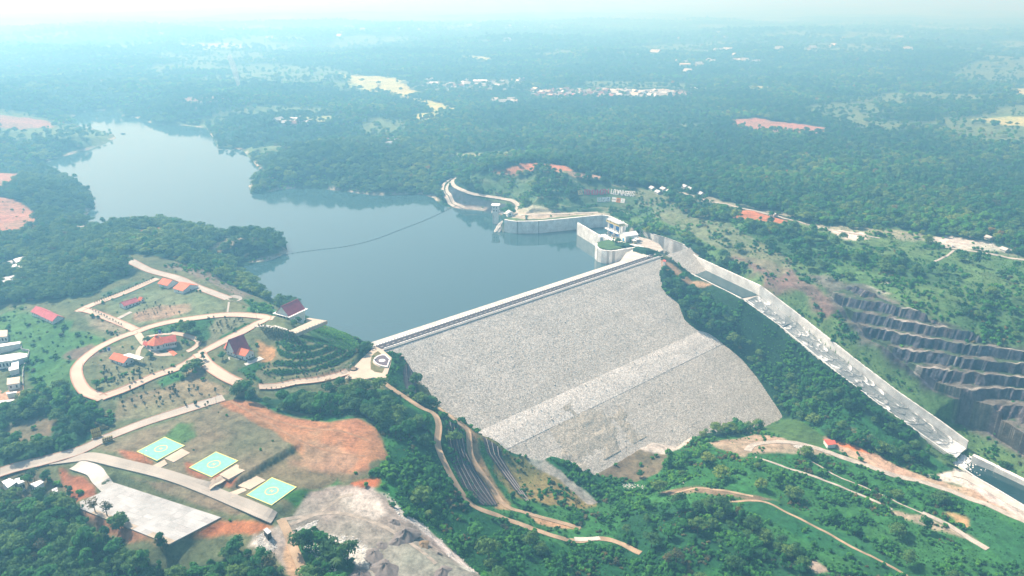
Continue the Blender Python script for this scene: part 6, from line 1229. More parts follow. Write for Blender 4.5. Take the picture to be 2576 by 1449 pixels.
# ------------------------------------------------------------------ where plants stand
ANG = math.radians(46)
def cand(r0, r1, step):
    n = int(r1 * 2 / step); xs = np.arange(-r1 * .78, r1 * .78, step); ys = np.arange(max(0, r0 * .62), r1, step); X, Y = np.meshgrid(xs, ys); X = X.ravel() + rng.uniform(-.48, .48, X.size) * step; Y = Y.ravel() + rng.uniform(-.48, .48, Y.size) * step
    r = np.hypot(X, Y); k = (r > r0) & (r < r1) & (np.abs(np.arctan2(X, Y)) < AA[-1] - .02); X, Y = X[k], Y[k]; Z = lookup(X, Y); px, py = proj(X, Y, Z + 4); k = (px > -140) & (px < 2716) & (py > -60) & (py < 1620); return X[k], Y[k], Z[k]
def road_clear(X, Y, extra):
    ok = np.ones(X.shape, bool)
    for pts, w_ in road_lines:
        p = np.array(pts); lo = p.min(0) - 15; hi = p.max(0) + 15; k = (X > lo[0]) & (X < hi[0]) & (Y > lo[1]) & (Y < hi[1])
        if k.any(): ok[np.where(k)[0][sdline(X[k], Y[k], pts[::2] + [pts[-1]]) < w_ / 2 + extra]] = False
    return ok
keep_out = [(o.location.x, o.location.y, 9) for o in bpy.data.objects if o.get('category') in ('house', 'building', 'hall', 'pavilion', 'helipad', 'hut', 'kiosk', 'monument', 'shed', 'carport', 'lodge', 'cabin', 'house wing', 'gatehouse', 'sign', 'board', 'water tank')]
for o in bpy.data.objects:
    if o.get('category') == 'helipad': keep_out.append((o.location.x, o.location.y, 16))
    if o.name.startswith('letter') and o.parent and o.parent.get('category') == 'sign': keep_out.append((o.parent.location.x + o.location.x, o.parent.location.y + o.location.y, 11))
for q_ in (tb, hb, (tb + hb) / 2, cm): keep_out.append((float(q_[0]), float(q_[1]), 20))
keep_out = np.array(keep_out)
def patch_clear(X, Y, extra):
    ok = np.ones(X.shape, bool)
    for W in patches: ok &= sdpoly_box(X, Y, W, extra + 2) > extra
    return ok
def clear_view(X, Y, fn, extra):
    r = np.hypot(X, Y); ok = fn(X, Y, extra)
    for a in (6, 12, 18): ok &= fn(X * (1 + a / r), Y * (1 + a / r), 1.0)
    return ok
def obj_clear(X, Y, f=1.0):
    ok = np.ones(X.shape, bool)
    for x, y, r in keep_out: ok &= (X - x) ** 2 + (Y - y) ** 2 > (r * f) ** 2
    return ok
TX, TY, TZ, TS = [], [], [], []
for r0, r1, st, sc_ in ((190, 1250, 6.0, 1.0), (1250, 2400, 9.0, 1.1), (2400, 4300, 16, 1.6), (4300, 8500, 34, 2.6)):
    X, Y, Z = cand(r0, r1, st); d = lookup(X, Y, TD); g = fbm(X, Y, 60, 500, 3); k = rng.uniform(0, 1, X.size) < d * (.62 + .6 * (g > .42)) * (.9 if r0 < 2400 else .8)
    X, Y, Z = X[k], Y[k], Z[k]
    if r0 < 1300: k = clear_view(X, Y, road_clear, 3.2) & clear_view(X, Y, patch_clear, 2.5) & obj_clear(X, Y) | (proj(X, Y, Z)[1] > 1370) & patch_clear(X, Y, 4); X, Y, Z = X[k], Y[k], Z[k]
    TX.append(X); TY.append(Y); TZ.append(Z); TS.append(sc_ * rng.uniform(.5, 1.22, X.size) * (.85 + .4 * fbm(X, Y, 90, 900, 2)))
X, Y, Z = cand(450, 900, 3.6); k = (lookup(X, Y, steep) > .75) & (rng.uniform(0, 1, X.size) < lookup(X, Y, TD) * .6) & (dam_st(X, Y)[0] > 250); X, Y, Z = X[k], Y[k], Z[k]; k = road_clear(X, Y, 4); TX.append(X[k]); TY.append(Y[k]); TZ.append(Z[k]); TS.append(rng.uniform(.4, .8, int(k.sum())))
TX, TY, TZ, TS = map(np.concatenate, (TX, TY, TZ, TS))
rT = np.hypot(TX, TY); zone = fbm(TX, TY, 70, 700, 2); u_ = rng.uniform(0, 1, TX.size)
names = ['dome', 'wide', 'tall', 'broad', 'thin', 'palm']
KI = np.where(u_ < .30, 0, np.where(u_ < .48, 1, np.where(u_ < .66, 2, np.where(u_ < .92, 3, np.where(u_ < .955, 4, 5)))))
lft = (TX < -120) & (TY > 560); KI = np.where(lft & (u_ < .6) & (rT < 1500), 1, KI)
px_, py_ = proj(TX, TY, TZ + 5); vis = (px_ > -10) & (px_ < 2586) & (py_ < 1470) & (py_ > 0)
inner = (TZ > -200)
order = np.argsort(np.where(vis & (KI != 5), rT, 1e9)); single = np.zeros(TX.size, bool)
single[order[:270]] = True
# the nearest tree of each region also stands alone, so that woods farther off are not only a mass
def zone_name(x, y, px, py):
    if px < 760 and py > 1180: return 'in the dense wood at the lower left corner', 'trees of the lower left wood'
    if px < 1000 and py > 1250: return 'on the green strip between dirt track and gravel yard', 'trees of the green strip by the yard'
    if px < 330: return 'on the left slope below the ring road', 'trees of the left slope'
    if py > 1250: return 'in the overgrown valley along the bottom edge', 'trees of the lower valley'
    if px < 1120: return 'on the wooded ridge below the plaza', 'trees of the ridge below the plaza'
    return 'in the green valley below the dam', 'trees of the valley below the dam'
KL = {'dome': 'dark green dome crowned tree', 'wide': 'flat topped airy tree', 'tall': 'tall narrow dark green tree', 'broad': 'broad mid green tree', 'thin': 'thin brownish tree', 'palm': 'coconut palm'}
for i in np.where(single)[0]:
    z_, gr_ = zone_name(TX[i], TY[i], px_[i], py_[i]); k = names[KI[i]]
    tree(k, (TX[i], TY[i], TZ[i]), float(TS[i]), random.uniform(0, 6.28), ('small ' if TS[i] < .78 else 'large ' if TS[i] > 1.08 else '') + KL[k] + ' ' + z_, gr_)
# trees one can point at in the estate and by the lake
solo = [('broad', 486, 936, 1.15, 'spreading tree at the lower road fork in the middle of the estate'), ('broad', 500, 925, .9, 'smaller tree beside the spreading tree at the estate road fork'), ('dome', 470, 945, .9, 'dark tree on the near verge left of the estate road fork'),
 ('broad', 470, 838, 1.1, 'large dark tree behind the round community hall'), ('dome', 486, 832, .9, 'dark tree right behind the large tree by the community hall'), ('dome', 243, 977, .75, 'single round dense tree inside the left bend of the ring road'),
 ('broad', 370, 862, .6, 'small bushy tree at the drive entrance of the community hall'), ('broad', 378, 900, .6, 'small tree on the lawn right of the carport'), ('broad', 505, 862, .7, 'tree at the right end of the hall drive'), ('tall', 512, 905, .6, 'slender tree in the corner of the road junction by the maroon roofed house'),
 ('dome', 560, 905, .7, 'tree left of the maroon roofed house beside its yard'), ('broad', 610, 985, 1.15, 'tall tree in front of the end of the estate road'), ('dome', 628, 992, 1.05, 'dark round tree at the foot of the estate road'), ('broad', 596, 998, .9, 'tree left of the pair at the foot of the estate road'),
 ('wide', 742, 776, 1.2, 'tall flat crowned tree on the lake shore left of the pavilion'), ('wide', 728, 766, 1.0, 'flat crowned tree next to the tallest one on the shore'), ('dome', 770, 812, .65, 'round tree in front of the pavilion terrace'), ('dome', 752, 814, .6, 'round tree in the garden right of the pavilion'), ('broad', 740, 820, .55, 'low tree in the pavilion garden'), ('dome', 782, 796, .6, 'tree at the right end of the pavilion by the parapet'),
 ('tall', 410, 1378, .95, 'thin lone tree at the near corner of the pale concrete lot'), ('thin', 405, 1380, .9, 'brownish thin tree at the near tip of the concrete lot'), ('broad', 300, 1330, 1.1, 'tree leaning over the left edge of the concrete lot'), ('thin', 270, 1300, 1.2, 'pale thin crowned tree over the left corner of the concrete lot'), ('thin', 240, 1290, 1.2, 'brownish tree at the far left corner of the concrete lot'),
 ('palm', 88, 1212, 1.15, 'tall coconut palm beside the road at the lower left'), ('dome', 120, 1212, .8, 'dark tree right of the tall roadside palm'), ('dome', 72, 1220, .8, 'dark tree at the foot of the tall roadside palm'), ('palm', 940, 908, .5, 'young palm at the tip of the dry lawn by the crest road'), ('palm', 891, 926, .55, 'palm in the round planter of the pale plaza'),
 ('broad', 855, 972, .85, 'tree with pale blossom on the near rim of the plaza'), ('thin', 880, 974, .9, 'blossoming tree leaning over the plaza edge'), ('thin', 925, 978, .85, 'sparse tree at the plaza corner above the dirt road'), ('thin', 830, 978, .8, 'thin tree on the rim of the lower road by the plaza'),
 ('dome', 1725, 1160, 1.0, 'single tall dark tree at the edge of the rock toe in the valley'), ('tall', 1724, 1166, .8, 'narrow dark tree beside the single dark tree at the rock toe'), ('dome', 1610, 1200, .7, 'round tree left of the small track in the valley'), ('thin', 1700, 1420, 1.4, 'large grey brown bush like tree at the bottom edge'), ('thin', 1680, 1430, 1.2, 'grey brown tree beside the largest one at the bottom edge'), ('dome', 640, 590, 1.0, 'tall tree rising above the headland in the lake')]
for k, x, y, s, lb in solo: g = G(x, y); tree(k, g if k != 'palm' or x < 800 else (*g[:2], .6), s, random.uniform(0, 6), lb, None, 'palm tree' if k == 'palm' else 'tree', 'palm_tree' if k == 'palm' else 'broadleaf_tree')
def sapling(p, s, label, grp, nm='sapling', cat='sapling'):
    t_ = thing(nm, label, cat, tuple(map(float, p)), random.uniform(0, 6), grp); t_.scale = (s,) * 3; link('crown', sap_c, t_); link('trunk', sap_t, t_)
def row(a, b, n, label, grp, s=1.0):
    for k in range(n): f = (k + .5) / n; p = G(a[0] + (b[0] - a[0]) * f, a[1] + (b[1] - a[1]) * f); sapling(p, s * random.uniform(.8, 1.2), label, grp)
row((237, 766), (385, 705), 26, 'small dark sapling in the row along the straight upper estate road', 'saplings of the upper road row', .95)
row((224, 778), (310, 822), 12, 'small dark sapling between the two parallel lanes of the estate road', 'saplings between the parallel lanes', .9)
row((700, 962), (865, 936), 11, 'young tree on the verge at the foot of the terraced bank', 'saplings under the terraced bank', .8)
row((665, 982), (750, 972), 7, 'small golden shrub lining the lower road towards the plaza', 'shrubs lining the lower road', .7)
for i in range(34):
    a = rng.uniform(0, 1); b_ = rng.uniform(0, 1); sapling(G(255 + 190 * a, 930 + 40 * b_ - 20 * a), rng.uniform(.7, 1.7), 'young tree on the dry lawn inside the ring road', 'young trees inside the ring road')
for i in range(40): sapling(G(520 + 95 * rng.uniform(0, 1), 802 + 35 * rng.uniform(0, 1)), rng.uniform(.6, 1.3), 'young tree in the little orchard behind the road curve', 'young trees of the orchard')
for i in range(34): sapling(G(300 + 250 * rng.uniform(0, 1), 975 + 55 * rng.uniform(0, 1)), rng.uniform(.8, 1.8), 'young tree on the beige field below the ring road', 'young trees of the beige field')
for i in range(22): sapling(G(345 + 110 * rng.uniform(0, 1), 780 + 14 * rng.uniform(-1, 1)), rng.uniform(.6, 1.3), 'small shrub on the slope above the long curved road', 'shrubs above the curved road')
for i in range(10):
    for j in range(7): sapling(G(650 + i * 9.5 + j * 4.0 + rng.uniform(-1, 1), 822 + i * 2.2 + j * 4.6), rng.uniform(1.0, 1.35), 'rounded shrub planted in rows on the slope behind the maroon roofed house', 'planted shrubs behind the house', 'planted_shrub', 'shrub')

# ------------------------------------------------------------------ masses: forest and undergrowth
def scatter(name, X, Y, Z, Rz, Sc, Ix, protos, extra=None, kind='stuff', parent=None, tilt=None, stretch=None):
    me = bpy.data.meshes.new(name); n = len(X); me.vertices.add(n); me.vertices.foreach_set('co', np.stack([X, Y, Z], 1).astype(np.float32).ravel())
    a = me.attributes.new('rot', 'FLOAT_VECTOR', 'POINT'); tl = np.zeros((n, 2)) if tilt is None else tilt; a.data.foreach_set('vector', np.column_stack([tl, Rz]).astype(np.float32).ravel())
    a = me.attributes.new('scl', 'FLOAT_VECTOR', 'POINT'); sv = np.stack([Sc, Sc, Sc * rng.uniform(.82, 1.15, n)], 1) if stretch is None else stretch; a.data.foreach_set('vector', sv.astype(np.float32).ravel())
    tn = np.clip(fbm(X, Y, 130, 77, 2) * 1.9 - .62, 0, 1) ** 1.3 * 1.0 + rng.uniform(0, .16, n) - .12; a = me.attributes.new('tone', 'FLOAT', 'POINT'); a.data.foreach_set('value', tn.astype(np.float32)); a = me.attributes.new('pick', 'INT', 'POINT'); a.data.foreach_set('value', Ix.astype(np.int32)); me.update()
    o = link(name, me, parent, kind=kind); ng = bpy.data.node_groups.new(name + '_scatter', 'GeometryNodeTree'); ng.interface.new_socket('Geometry', in_out='INPUT', socket_type='NodeSocketGeometry'); ng.interface.new_socket('Geometry', in_out='OUTPUT', socket_type='NodeSocketGeometry')
    N = ng.nodes.new; gi = N('NodeGroupInput'); go = N('NodeGroupOutput'); mp = N('GeometryNodeMeshToPoints'); ip = N('GeometryNodeInstanceOnPoints'); jg = N('GeometryNodeJoinGeometry'); ng.links.new(gi.outputs[0], mp.inputs['Mesh']); ng.links.new(mp.outputs[0], ip.inputs['Points'])
    for p in reversed(protos):
        oi = N('GeometryNodeObjectInfo'); oi.inputs['Object'].default_value = p; oi.inputs['As Instance'].default_value = True; oi.transform_space = 'ORIGINAL'; ng.links.new(oi.outputs['Geometry'], jg.inputs[0])
    ng.links.new(jg.outputs[0], ip.inputs['Instance']); ip.inputs['Pick Instance'].default_value = True
    def at_(nm, ty):
        q = N('GeometryNodeInputNamedAttribute'); q.data_type = ty; q.inputs[0].default_value = nm; return [s for s in q.outputs if s.enabled][0]
    ng.links.new(at_('pick', 'INT'), ip.inputs['Instance Index']); er = N('FunctionNodeEulerToRotation'); ng.links.new(at_('rot', 'FLOAT_VECTOR'), er.inputs[0]); ng.links.new(er.outputs[0], ip.inputs['Rotation']); ng.links.new(at_('scl', 'FLOAT_VECTOR'), ip.inputs['Scale']); ng.links.new(ip.outputs[0], go.inputs[0])
    md = o.modifiers.new('scatter', 'NODES'); md.node_group = ng; return o
first = {}
for o in bpy.data.objects:
    for k, (c_, t_) in kinds.items():
        if o.data is c_ and k not in first: first[k] = o
protos = [first[k] for k in names]
mass = ~single
X, Y, Z, Sc, Ix = TX[mass], TY[mass], TZ[mass], TS[mass], KI[mass]; rM = np.hypot(X, Y); Ix = np.where((Ix == 4) & (rng.uniform(0, 1, Ix.size) < .4), 0, Ix)
scatter('forest', X, Y, Z - .3, rng.uniform(0, 6.28, X.size), Sc, Ix, protos)
X, Y, Z = cand(190, 1350, 2.7); d = lookup(X, Y, SD); g = fbm(X, Y, 11, 820, 3); k = rng.uniform(0, 1, X.size) < d * (.22 + 1.1 * (g > .44)); X2, Y2, Z2 = cand(330, 950, 1.7); k2 = (lookup(X2, Y2, steep) > .65) & (rng.uniform(0, 1, X2.size) < (lookup(X2, Y2, SD) - .3) * .9) & (sdpoly_box(X2, Y2, [p[:2] for p in GP(terr[2][0])], 5) > 0)
X3, Y3, Z3 = cand(450, 760, 1.25); k3 = (sdpoly_box(X3, Y3, [p[:2] for p in GP(terr[0][0])], 5) < -1) & (lookup(X3, Y3, steep) > .42) & (rng.uniform(0, 1, X3.size) < .8); X2, Y2, Z2 = np.concatenate([X2[k2], X3[k3]]), np.concatenate([Y2[k2], Y3[k3]]), np.concatenate([Z2[k2], Z3[k3]]); k2 = slice(None)
X = np.concatenate([X[k], X2[k2]]); Y = np.concatenate([Y[k], Y2[k2]]); Z = np.concatenate([Z[k], Z2[k2]]); k = np.ones(X.size, bool); X, Y, Z = X[k], Y[k], Z[k]; k = road_clear(X, Y, .9) & obj_clear(X, Y, .8) & patch_clear(X, Y, 1.0); X, Y, Z = X[k], Y[k], Z[k]
print('trees', TX.size, 'shrubs', X.size)
def seed_shrub(me_, p, s, lb): t_ = thing('bush', lb, 'bush', tuple(map(float, G(*p)))); t_.scale = (s,) * 3; return link('foliage', me_, t_)
sps = [seed_shrub(shrub_m, (1400, 1165), 1.6, 'bright green bush on the grassy tongue at the dam toe'), seed_shrub(shrub_d, (1000, 975), 1.6, 'dark bush at the top of the dirt road by the plaza'), seed_shrub(shrub_y, (1320, 1190), 1.4, 'dry yellowish bush on the bank below the dirt track')]
dry = fbm(X, Y, 30, 640, 2); Ix = np.where(rng.uniform(0, 1, X.size) < .5, 0, 1); Ix = np.where((dry > .62) & (rng.uniform(0, 1, X.size) < .35), 2, Ix); Sc = rng.uniform(.5, 1.5, X.size) * (.45 + 1.15 * sstep(.38, .62, fbm(X, Y, 16, 650, 2)))
TW = sdpoly_box(X, Y, [p[:2] for p in GP(terr[0][0])], 5); Sc = np.where(TW < 0, np.clip(Sc, .4, 1.1) * .8, Sc)
scatter('undergrowth', X, Y, Z - .15, rng.uniform(0, 6.28, X.size), Sc, Ix, sps)

# ------------------------------------------------------------------ stones
def rock_mesh(name, m, seed):
    bm = bmesh.new(); bmesh.ops.create_icosphere(bm, subdivisions=1, radius=1); r_ = random.Random(seed)
    for v in bm.verts: v.co *= r_.uniform(.7, 1.15); v.co.z *= .7
    me = bpy.data.meshes.new(name); bm.to_mesh(me); me.materials.append(m); return me
def boulder(p, s, lb, seed, m='boulder'): t_ = link('boulder', rock_mesh('boulder', M[m], seed), None, lb, 'boulder', loc=tuple(map(float, p)), rz=seed); t_.scale = (s, s * .8, s * .8); return t_
b1 = boulder(G(1003, 1278), 1.6, 'white boulder at the far tip of the gravel yard edge', 3); b2 = boulder(G(1002, 1292), 1.2, 'smaller white boulder just below the first on the yard edge', 9); b3 = boulder(G(1718, 1216), 1.3, 'single pale boulder in the green valley', 5)
n = 16000; s__ = rng.uniform(-5, DLEN + 10, n); t__ = 2 + rng.uniform(0, 1, n) * 190; X = DA[0] + DT[0] * s__ + DN[0] * t__; Y = DA[1] + DT[1] * s__ + DN[1] * t__
k = sdpoly(X, Y, [p[:2] for p in dam_poly]) < 0; X, Y, s__, t__ = X[k], Y[k], s__[k], t__[k]; Z = -t__ / SLOPE + .25 + np.where((t__ > bt0) & (t__ < bt1), .8, 0)
scatter('loose_rock', X - O.x, Y - O.y, Z - O.z, rng.uniform(0, 6.28, X.size), rng.uniform(.14, .36, X.size) * (1 + (rng.uniform(0, 1, X.size) > .985) * 1.2), rng.integers(0, 3, X.size), [b1, b2, b3], parent=dam)
RX, RY = [], []
for px in ([(960, 1238), (985, 1245), (1030, 1295), (1080, 1330), (1150, 1390), (1215, 1445), (1195, 1445), (1070, 1345), (1000, 1300)], [(640, 1345), (690, 1340), (700, 1380), (650, 1400)], [(820, 1345), (900, 1350), (950, 1400), (870, 1410)], [(1985, 1118), (2040, 1120), (2070, 1132), (2010, 1130)], [(745, 1330), (800, 1310), (790, 1335), (760, 1350)], [(1560, 1215), (1650, 1215), (1600, 1245)], [(760, 1350), (800, 1360), (850, 1440), (800, 1440)]):
    W = np.array([p[:2] for p in GP(px)]); lo, hi = W.min(0), W.max(0); n = 700; X = rng.uniform(lo[0], hi[0], n); Y = rng.uniform(lo[1], hi[1], n); k = sdpoly(X, Y, W) < (fbm(X, Y, 6, 3, 2) - .5) * 4; RX.append(X[k]); RY.append(Y[k])
X, Y = np.concatenate(RX), np.concatenate(RY); scatter('rubble', X, Y, lookup(X, Y), rng.uniform(0, 6.28, X.size), rng.uniform(.15, .8, X.size) ** 1.3, rng.integers(0, 3, X.size), [b1, b2, b3])
# heaps of sand and gravel
for i, (x, y, r_, h, m, lb) in enumerate([(1018, 1350, 8, 4.5, 'sandpile', 'largest grey sand heap in the gravel yard'), (1000, 1362, 5, 2.2, 'sandpile', 'flat sand heap just below the largest one'), (990, 1313, 3.2, 1.8, 'sandpile', 'small isolated sand heap near the yard edge'), (968, 1432, 8.5, 4, 'sandpile', 'big dark heap at the bottom of the gravel yard'), (940, 1395, 6.5, 2.2, 'sandpile', 'low dark heap on the left of the yard'),
        (1062, 1372, 4.5, 1.6, 'mud', 'low brown heap right of the largest sand heap'), (1112, 1438, 5, 2, 'sandpile', 'grey heap at the bottom edge right of the yard'), (1102, 1394, 2, 1.2, 'sandpile', 'tiny heap on the open gravel'), (905, 1448, 6, 3, 'sandpile', 'dark heap cut by the bottom edge of the picture'), (960, 1370, 4, 1.2, 'sandpile', 'flat spread of sand in the yard centre')]):
    g = G(x, y); bm = bmesh.new(); nr, na = 9, 22
    V = [(0, 0, h)]; F = []
    for a in range(1, nr + 1):
        for b_ in range(na):
            th_ = 6.2832 * b_ / na; f = a / nr; rr_ = r_ * f * (1 + .22 * math.sin(th_ * 2 + i) + .1 * math.sin(th_ * 5 + 2 * i)); V.append((rr_ * math.cos(th_), rr_ * math.sin(th_), h * (1 - f) ** .9 * (1 + .16 * math.sin(th_ * 4 + f * 6 + i)) - .5 * f))
    for b_ in range(na): F.append((0, 1 + b_, 1 + (b_ + 1) % na))
    for a in range(nr - 1):
        for b_ in range(na): p0 = 1 + a * na + b_; p1 = 1 + a * na + (b_ + 1) % na; F.append((p0, p0 + na, p1 + na, p1))
    me = bpy.data.meshes.new('sand_heap'); me.from_pydata(V, [], F); me.materials.append(M[m]); link('sand_heap', me, None, lb, 'heap', loc=tuple(map(float, g)))

# ------------------------------------------------------------------ floats across the lake
fpx = smooth_line([(1134, 524), (1090, 545), (1050, 562), (1000, 581), (950, 600), (900, 614), (850, 623), (790, 630), (740, 637), (700, 645), (650, 657), (606, 671)], 6)
fm_ = MB().cyl(0, 0, -.3, .75, .75, .6, 8).mesh('float', M['buoy'])
pp = resample([Pz(p[0], p[1], WATER) for p in fpx], 6.4)
for p in pp: link('float', fm_, None, 'small dark float in the barrier line curving across the lake', 'float', 'floats of the lake barrier', loc=(p[0], p[1], WATER))
link('float_rope', MB().tube([tuple(p[:2]) + (WATER + .12,) for p in pp], .10, 4).mesh('float_rope', M['buoy']), None, 'thin dark rope joining the floats across the lake', 'rope')

# ------------------------------------------------------------------ vehicles, boat
def car(p, yaw, m, lb, s=1.0):
    th = thing('parked_car', lb, 'car', tuple(map(float, p)), yaw); th.scale = (s,) * 3
    MB().add([(-2.2, -.9, .4), (2.2, -.9, .4), (2.2, .9, .4), (-2.2, .9, .4), (-2.15, -.88, .95), (2.1, -.88, .85), (2.1, .88, .85), (-2.15, .88, .95)], [(0, 3, 2, 1), (4, 5, 6, 7), (0, 1, 5, 4), (1, 2, 6, 5), (2, 3, 7, 6), (3, 0, 4, 7)]).build('body', m, th)
    MB().add([(-2.0, -.82, .93), (1.0, -.82, .90), (1.0, .82, .90), (-2.0, .82, .93), (-1.7, -.7, 1.5), (.4, -.7, 1.5), (.4, .7, 1.5), (-1.7, .7, 1.5)], [(4, 5, 6, 7), (0, 1, 5, 4), (1, 2, 6, 5), (2, 3, 7, 6), (3, 0, 4, 7)]).build('windscreen', M['glass'], th)
    MB().box(-1.6, .3, -.66, .66, 1.5, 1.56).build('roof', m, th)
    w_ = MB(); n_ = 10; w_.add([(.34 * math.cos(6.283 * i / n_), -.1, .34 * math.sin(6.283 * i / n_)) for i in range(n_)] + [(.34 * math.cos(6.283 * i / n_), .1, .34 * math.sin(6.283 * i / n_)) for i in range(n_)], [tuple(range(n_)), tuple(range(n_, 2 * n_))[::-1]] + [(i, n_ + i, n_ + (i + 1) % n_, (i + 1) % n_) for i in range(n_)]); wm_ = w_.mesh('wheel', M['dark'])
    for x in (-1.35, 1.35):
        for y in (-.86, .86): link('wheel', wm_, th, loc=(x, y, .36))
car(dam_w(DLEN - 14, -6.6, .32), rot, M['white'], 'white car near the right end of the crest road', 1.15)
car(G(1838, 536) + [0, 0, .1], .2, M['white'], 'white car at the left tip of the orange earth strip', 1.3); car(G(1846, 540) + [0, 0, .1], .5, M['steel'], 'grey car beside the white one at the orange earth strip', 1.2); car(G(1864, 541) + [0, 0, .1], .1, M['dark'], 'dark car on the near edge of the orange earth strip', 1.2)
car(G(2396, 621) + [0, 0, .2], 1.2, M['white'], 'white car on the loop road in the pale gravel lot', 1.3); car(G(1335, 482) + [0, 0, .3], .3, M['white'], 'white car on the bend of the road around the sign hill', 1.2)
bt = Pz(309, 337, WATER); th = thing('boat', 'tiny dark boat far out on the narrow arm of the lake', 'boat', tuple(map(float, bt)), .2)
MB().add([(-5, 0, .2), (-3, -1.2, .2), (3, -1.2, .2), (5.5, 0, .6), (3, 1.2, .2), (-3, 1.2, .2), (-5, 0, 1.2), (-3, -1.5, 1.1), (3, -1.5, 1.2), (6, 0, 1.8), (3, 1.5, 1.2), (-3, 1.5, 1.1)], [(0, 5, 4, 3, 2, 1), (0, 1, 7, 6), (1, 2, 8, 7), (2, 3, 9, 8), (3, 4, 10, 9), (4, 5, 11, 10), (5, 0, 6, 11)]).build('hull', M['wood'], th); MB().box(-1.5, 1.5, -1, 1, 1.0, 2.6).build('cabin', M['steel'], th)
# ------------------------------------------------------------------ street lamps
lp = MB().tube([(0, 0, -.5), (0, 0, 6.2)], [.14, .09], 6).mesh('pole', M['steel']); la_ = MB().tube([(0, 0, 6.1), (1.0, 0, 6.7), (1.9, 0, 6.7)], [.07, .06, .06], 5).mesh('arm', M['steel']); lh = MB().box(1.6, 2.4, -.18, .18, 6.58, 6.74).mesh('lamp_head', M['white'])
for (x, y, lb) in [(545, 1018, 'grey street lamp on the far verge of the road above the helipads'), (365, 1160, 'grey street lamp at the fork by the farthest helipad'), (880, 938, 'grey street lamp on the left rim of the plaza'), (800, 958, 'grey street lamp below the terraced bank'), (500, 727, 'grey street lamp beside the upper concrete road'), (645, 800, 'grey street lamp on the upper road left of the pavilion'), (210, 930, 'grey street lamp on the outer left bend of the ring road')]:
    t_ = thing('street_lamp', lb, 'street lamp', tuple(map(float, G(x, y))), 1.0); link('pole', lp, t_); link('arm', la_, t_); link('lamp_head', lh, t_)

# ------------------------------------------------------------------ villages in the distance
hw = []
for wm_, rm_ in (('farwhite', 'farred'), ('farwhite', 'farwhite'), ('farwhite', 'rose'), ('farwhite', 'greyroof'), ('farwhite', 'beigeroof')):
    a = MB().box(-5, 5, -4, 4, -3, 3.2).add([(-5, -4, 3.2), (-5, 4, 3.2), (-5, 0, 5.8), (5, -4, 3.2), (5, 4, 3.2), (5, 0, 5.8)], [(0, 2, 1), (3, 4, 5)]).mesh('wall', M[wm_])
    r_ = MB().add([(-5.6, -4.8, 2.8), (5.6, -4.8, 2.8), (5.6, 0, 6.0), (-5.6, 0, 6.0), (5.6, 4.8, 2.8), (-5.6, 4.8, 2.8)], [(0, 1, 2, 3), (3, 2, 4, 5)]).mesh('roof', M[rm_]); hw.append((a, r_))
CN = ['rose roofed', 'white roofed', 'orange roofed', 'grey roofed', 'beige roofed']
def village(n, x0, x1, y0, y1, s, where, grp, pk=None):
    for i in range(n):
        p = G(rng.uniform(x0, x1), rng.uniform(y0, y1) + 0); k = int(rng.integers(0, 5)) if pk is None else pk[int(rng.integers(0, len(pk)))]; z = gz(p[0], p[1])
        t_ = thing('village_house', f'small {CN[k]} village house {where}', 'house', (p[0], p[1], z + .4), rng.uniform(0, 3.1), grp); sc_ = s * rng.uniform(.8, 1.35); t_.scale = (sc_ * rng.uniform(.9, 1.4), sc_, sc_); link('wall', hw[k][0], t_); link('roof', hw[k][1], t_)
village(95, 1330, 1560, 228, 246, 1.35, 'in the dense reddish village beyond the forest', 'houses of the dense reddish village', [0, 0, 2, 3, 1, 4]); village(58, 1545, 1690, 232, 247, 1.5, 'at the pale right end of the far village', 'houses of the pale village cluster', [1, 1, 3, 4, 1])
village(34, 1060, 1330, 203, 222, 1.6, 'strung beside the far rice fields', 'houses beside the rice fields', [1, 3, 0, 1]); village(10, 1240, 1300, 252, 262, 1.5, 'in the clearing before the far village', 'houses of the front clearing', [1, 4]); village(14, 700, 780, 300, 316, 1.2, 'by the pale field beyond the lake', 'houses by the pale field', [1, 0, 3]); village(9, 930, 1000, 350, 372, 1.2, 'hidden in the forest behind the lake', 'houses in the forest behind the lake', [0, 3])
village(16, 1700, 1900, 150, 190, 2.4, 'on the far plain at the right', 'far houses at the right', [1, 3, 4]); village(36, 250, 1400, 62, 105, 3.4, 'scattered on the hazy plain near the horizon', 'houses near the horizon', [1, 3, 1]); village(22, 1500, 2300, 62, 150, 2.8, 'scattered on the hazy plain at the upper right', 'houses of the upper right plain', [1, 3, 1]); village(8, 1100, 1180, 520, 520, .01, 'x', 'x') if False else None
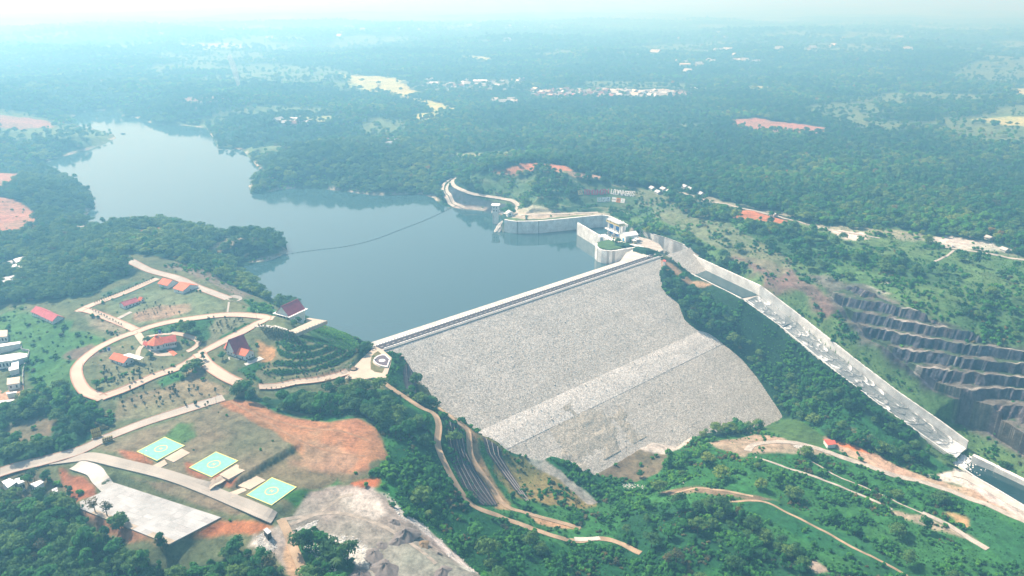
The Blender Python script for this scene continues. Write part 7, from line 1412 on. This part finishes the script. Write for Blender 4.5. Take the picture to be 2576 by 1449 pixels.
def hall(px, L, W_, h, m, lb): p = G(*px); t_ = thing('warehouse', lb, 'warehouse', tuple(map(float, p)), rng.uniform(-.15, .15)); MB().box(-L / 2, L / 2, -W_ / 2, W_ / 2, -3, h).build('wall', M['offwhite'], t_); MB().add([(-L / 2 - 1, -W_ / 2 - 1, h), (L / 2 + 1, -W_ / 2 - 1, h), (L / 2 + 1, 0, h + 4), (-L / 2 - 1, 0, h + 4), (L / 2 + 1, W_ / 2 + 1, h), (-L / 2 - 1, W_ / 2 + 1, h)], [(0, 1, 2, 3), (3, 2, 4, 5)]).build('roof', M[m], t_)
hall((1208, 211), 44, 26, 10, 'metalroof', 'largest white roofed warehouse beyond the rice fields'); hall((1092, 214), 26, 18, 7, 'metalroof', 'white hall at the left end of the far village'); hall((1722, 176), 40, 20, 22, 'beigeroof', 'pale block of flats on the far plain at the right'); hall((1275, 260), 34, 12, 6, 'metalroof', 'long white shed in the clearing before the far village'); hall((1140, 224), 30, 14, 6, 'greyroof', 'long grey shed near the far rice fields'); hall((1745, 228), 22, 14, 6, 'metalroof', 'white shed alone right of the far village')

# ------------------------------------------------------------------ haze
hm = bpy.data.materials.new('haze_air'); hm.use_nodes = True; t = hm.node_tree; t.nodes.remove(t.nodes['Principled BSDF'])
pv = t.nodes.new('ShaderNodeVolumePrincipled'); pv.inputs['Color'].default_value = (*HAZE_COLOR, 1); pv.inputs['Density'].default_value = HAZE_DENSITY; pv.inputs['Anisotropy'].default_value = 0.3; pv.inputs['Absorption Color'].default_value = (.85, 1, 1, 1)
t.links.new(pv.outputs[0], t.nodes['Material Output'].inputs['Volume'])
top = max(CAMH + 6, float(ZZ.max()) + 5)
MB().box(-46000, 46000, -3000, 46500, float(ZZ.min()) - 1.5, top).build('haze', hm, kind='stuff')

# thin smoke column rising from the woods beyond the lake
sm = bpy.data.materials.new('smoke'); sm.use_nodes = True; t = sm.node_tree; t.nodes.remove(t.nodes['Principled BSDF'])
pv = t.nodes.new('ShaderNodeVolumePrincipled'); pv.inputs['Color'].default_value = (1, 1, 1, 1); pv.inputs['Absorption Color'].default_value = (1, 1, 1, 1); pv.inputs['Density'].default_value = .03; t.links.new(pv.outputs[0], t.nodes['Material Output'].inputs['Volume'])
g = G(602, 226); pts = [(0, 0, 0), (-1, 0, 14), (-3, 0, 34), (-9, 4, 62), (-20, 8, 95)]
MB().tube([tuple(g + np.array(p)) for p in pts], [3, 6, 8, 10, 7], 10).build('smoke', sm, kind='stuff')
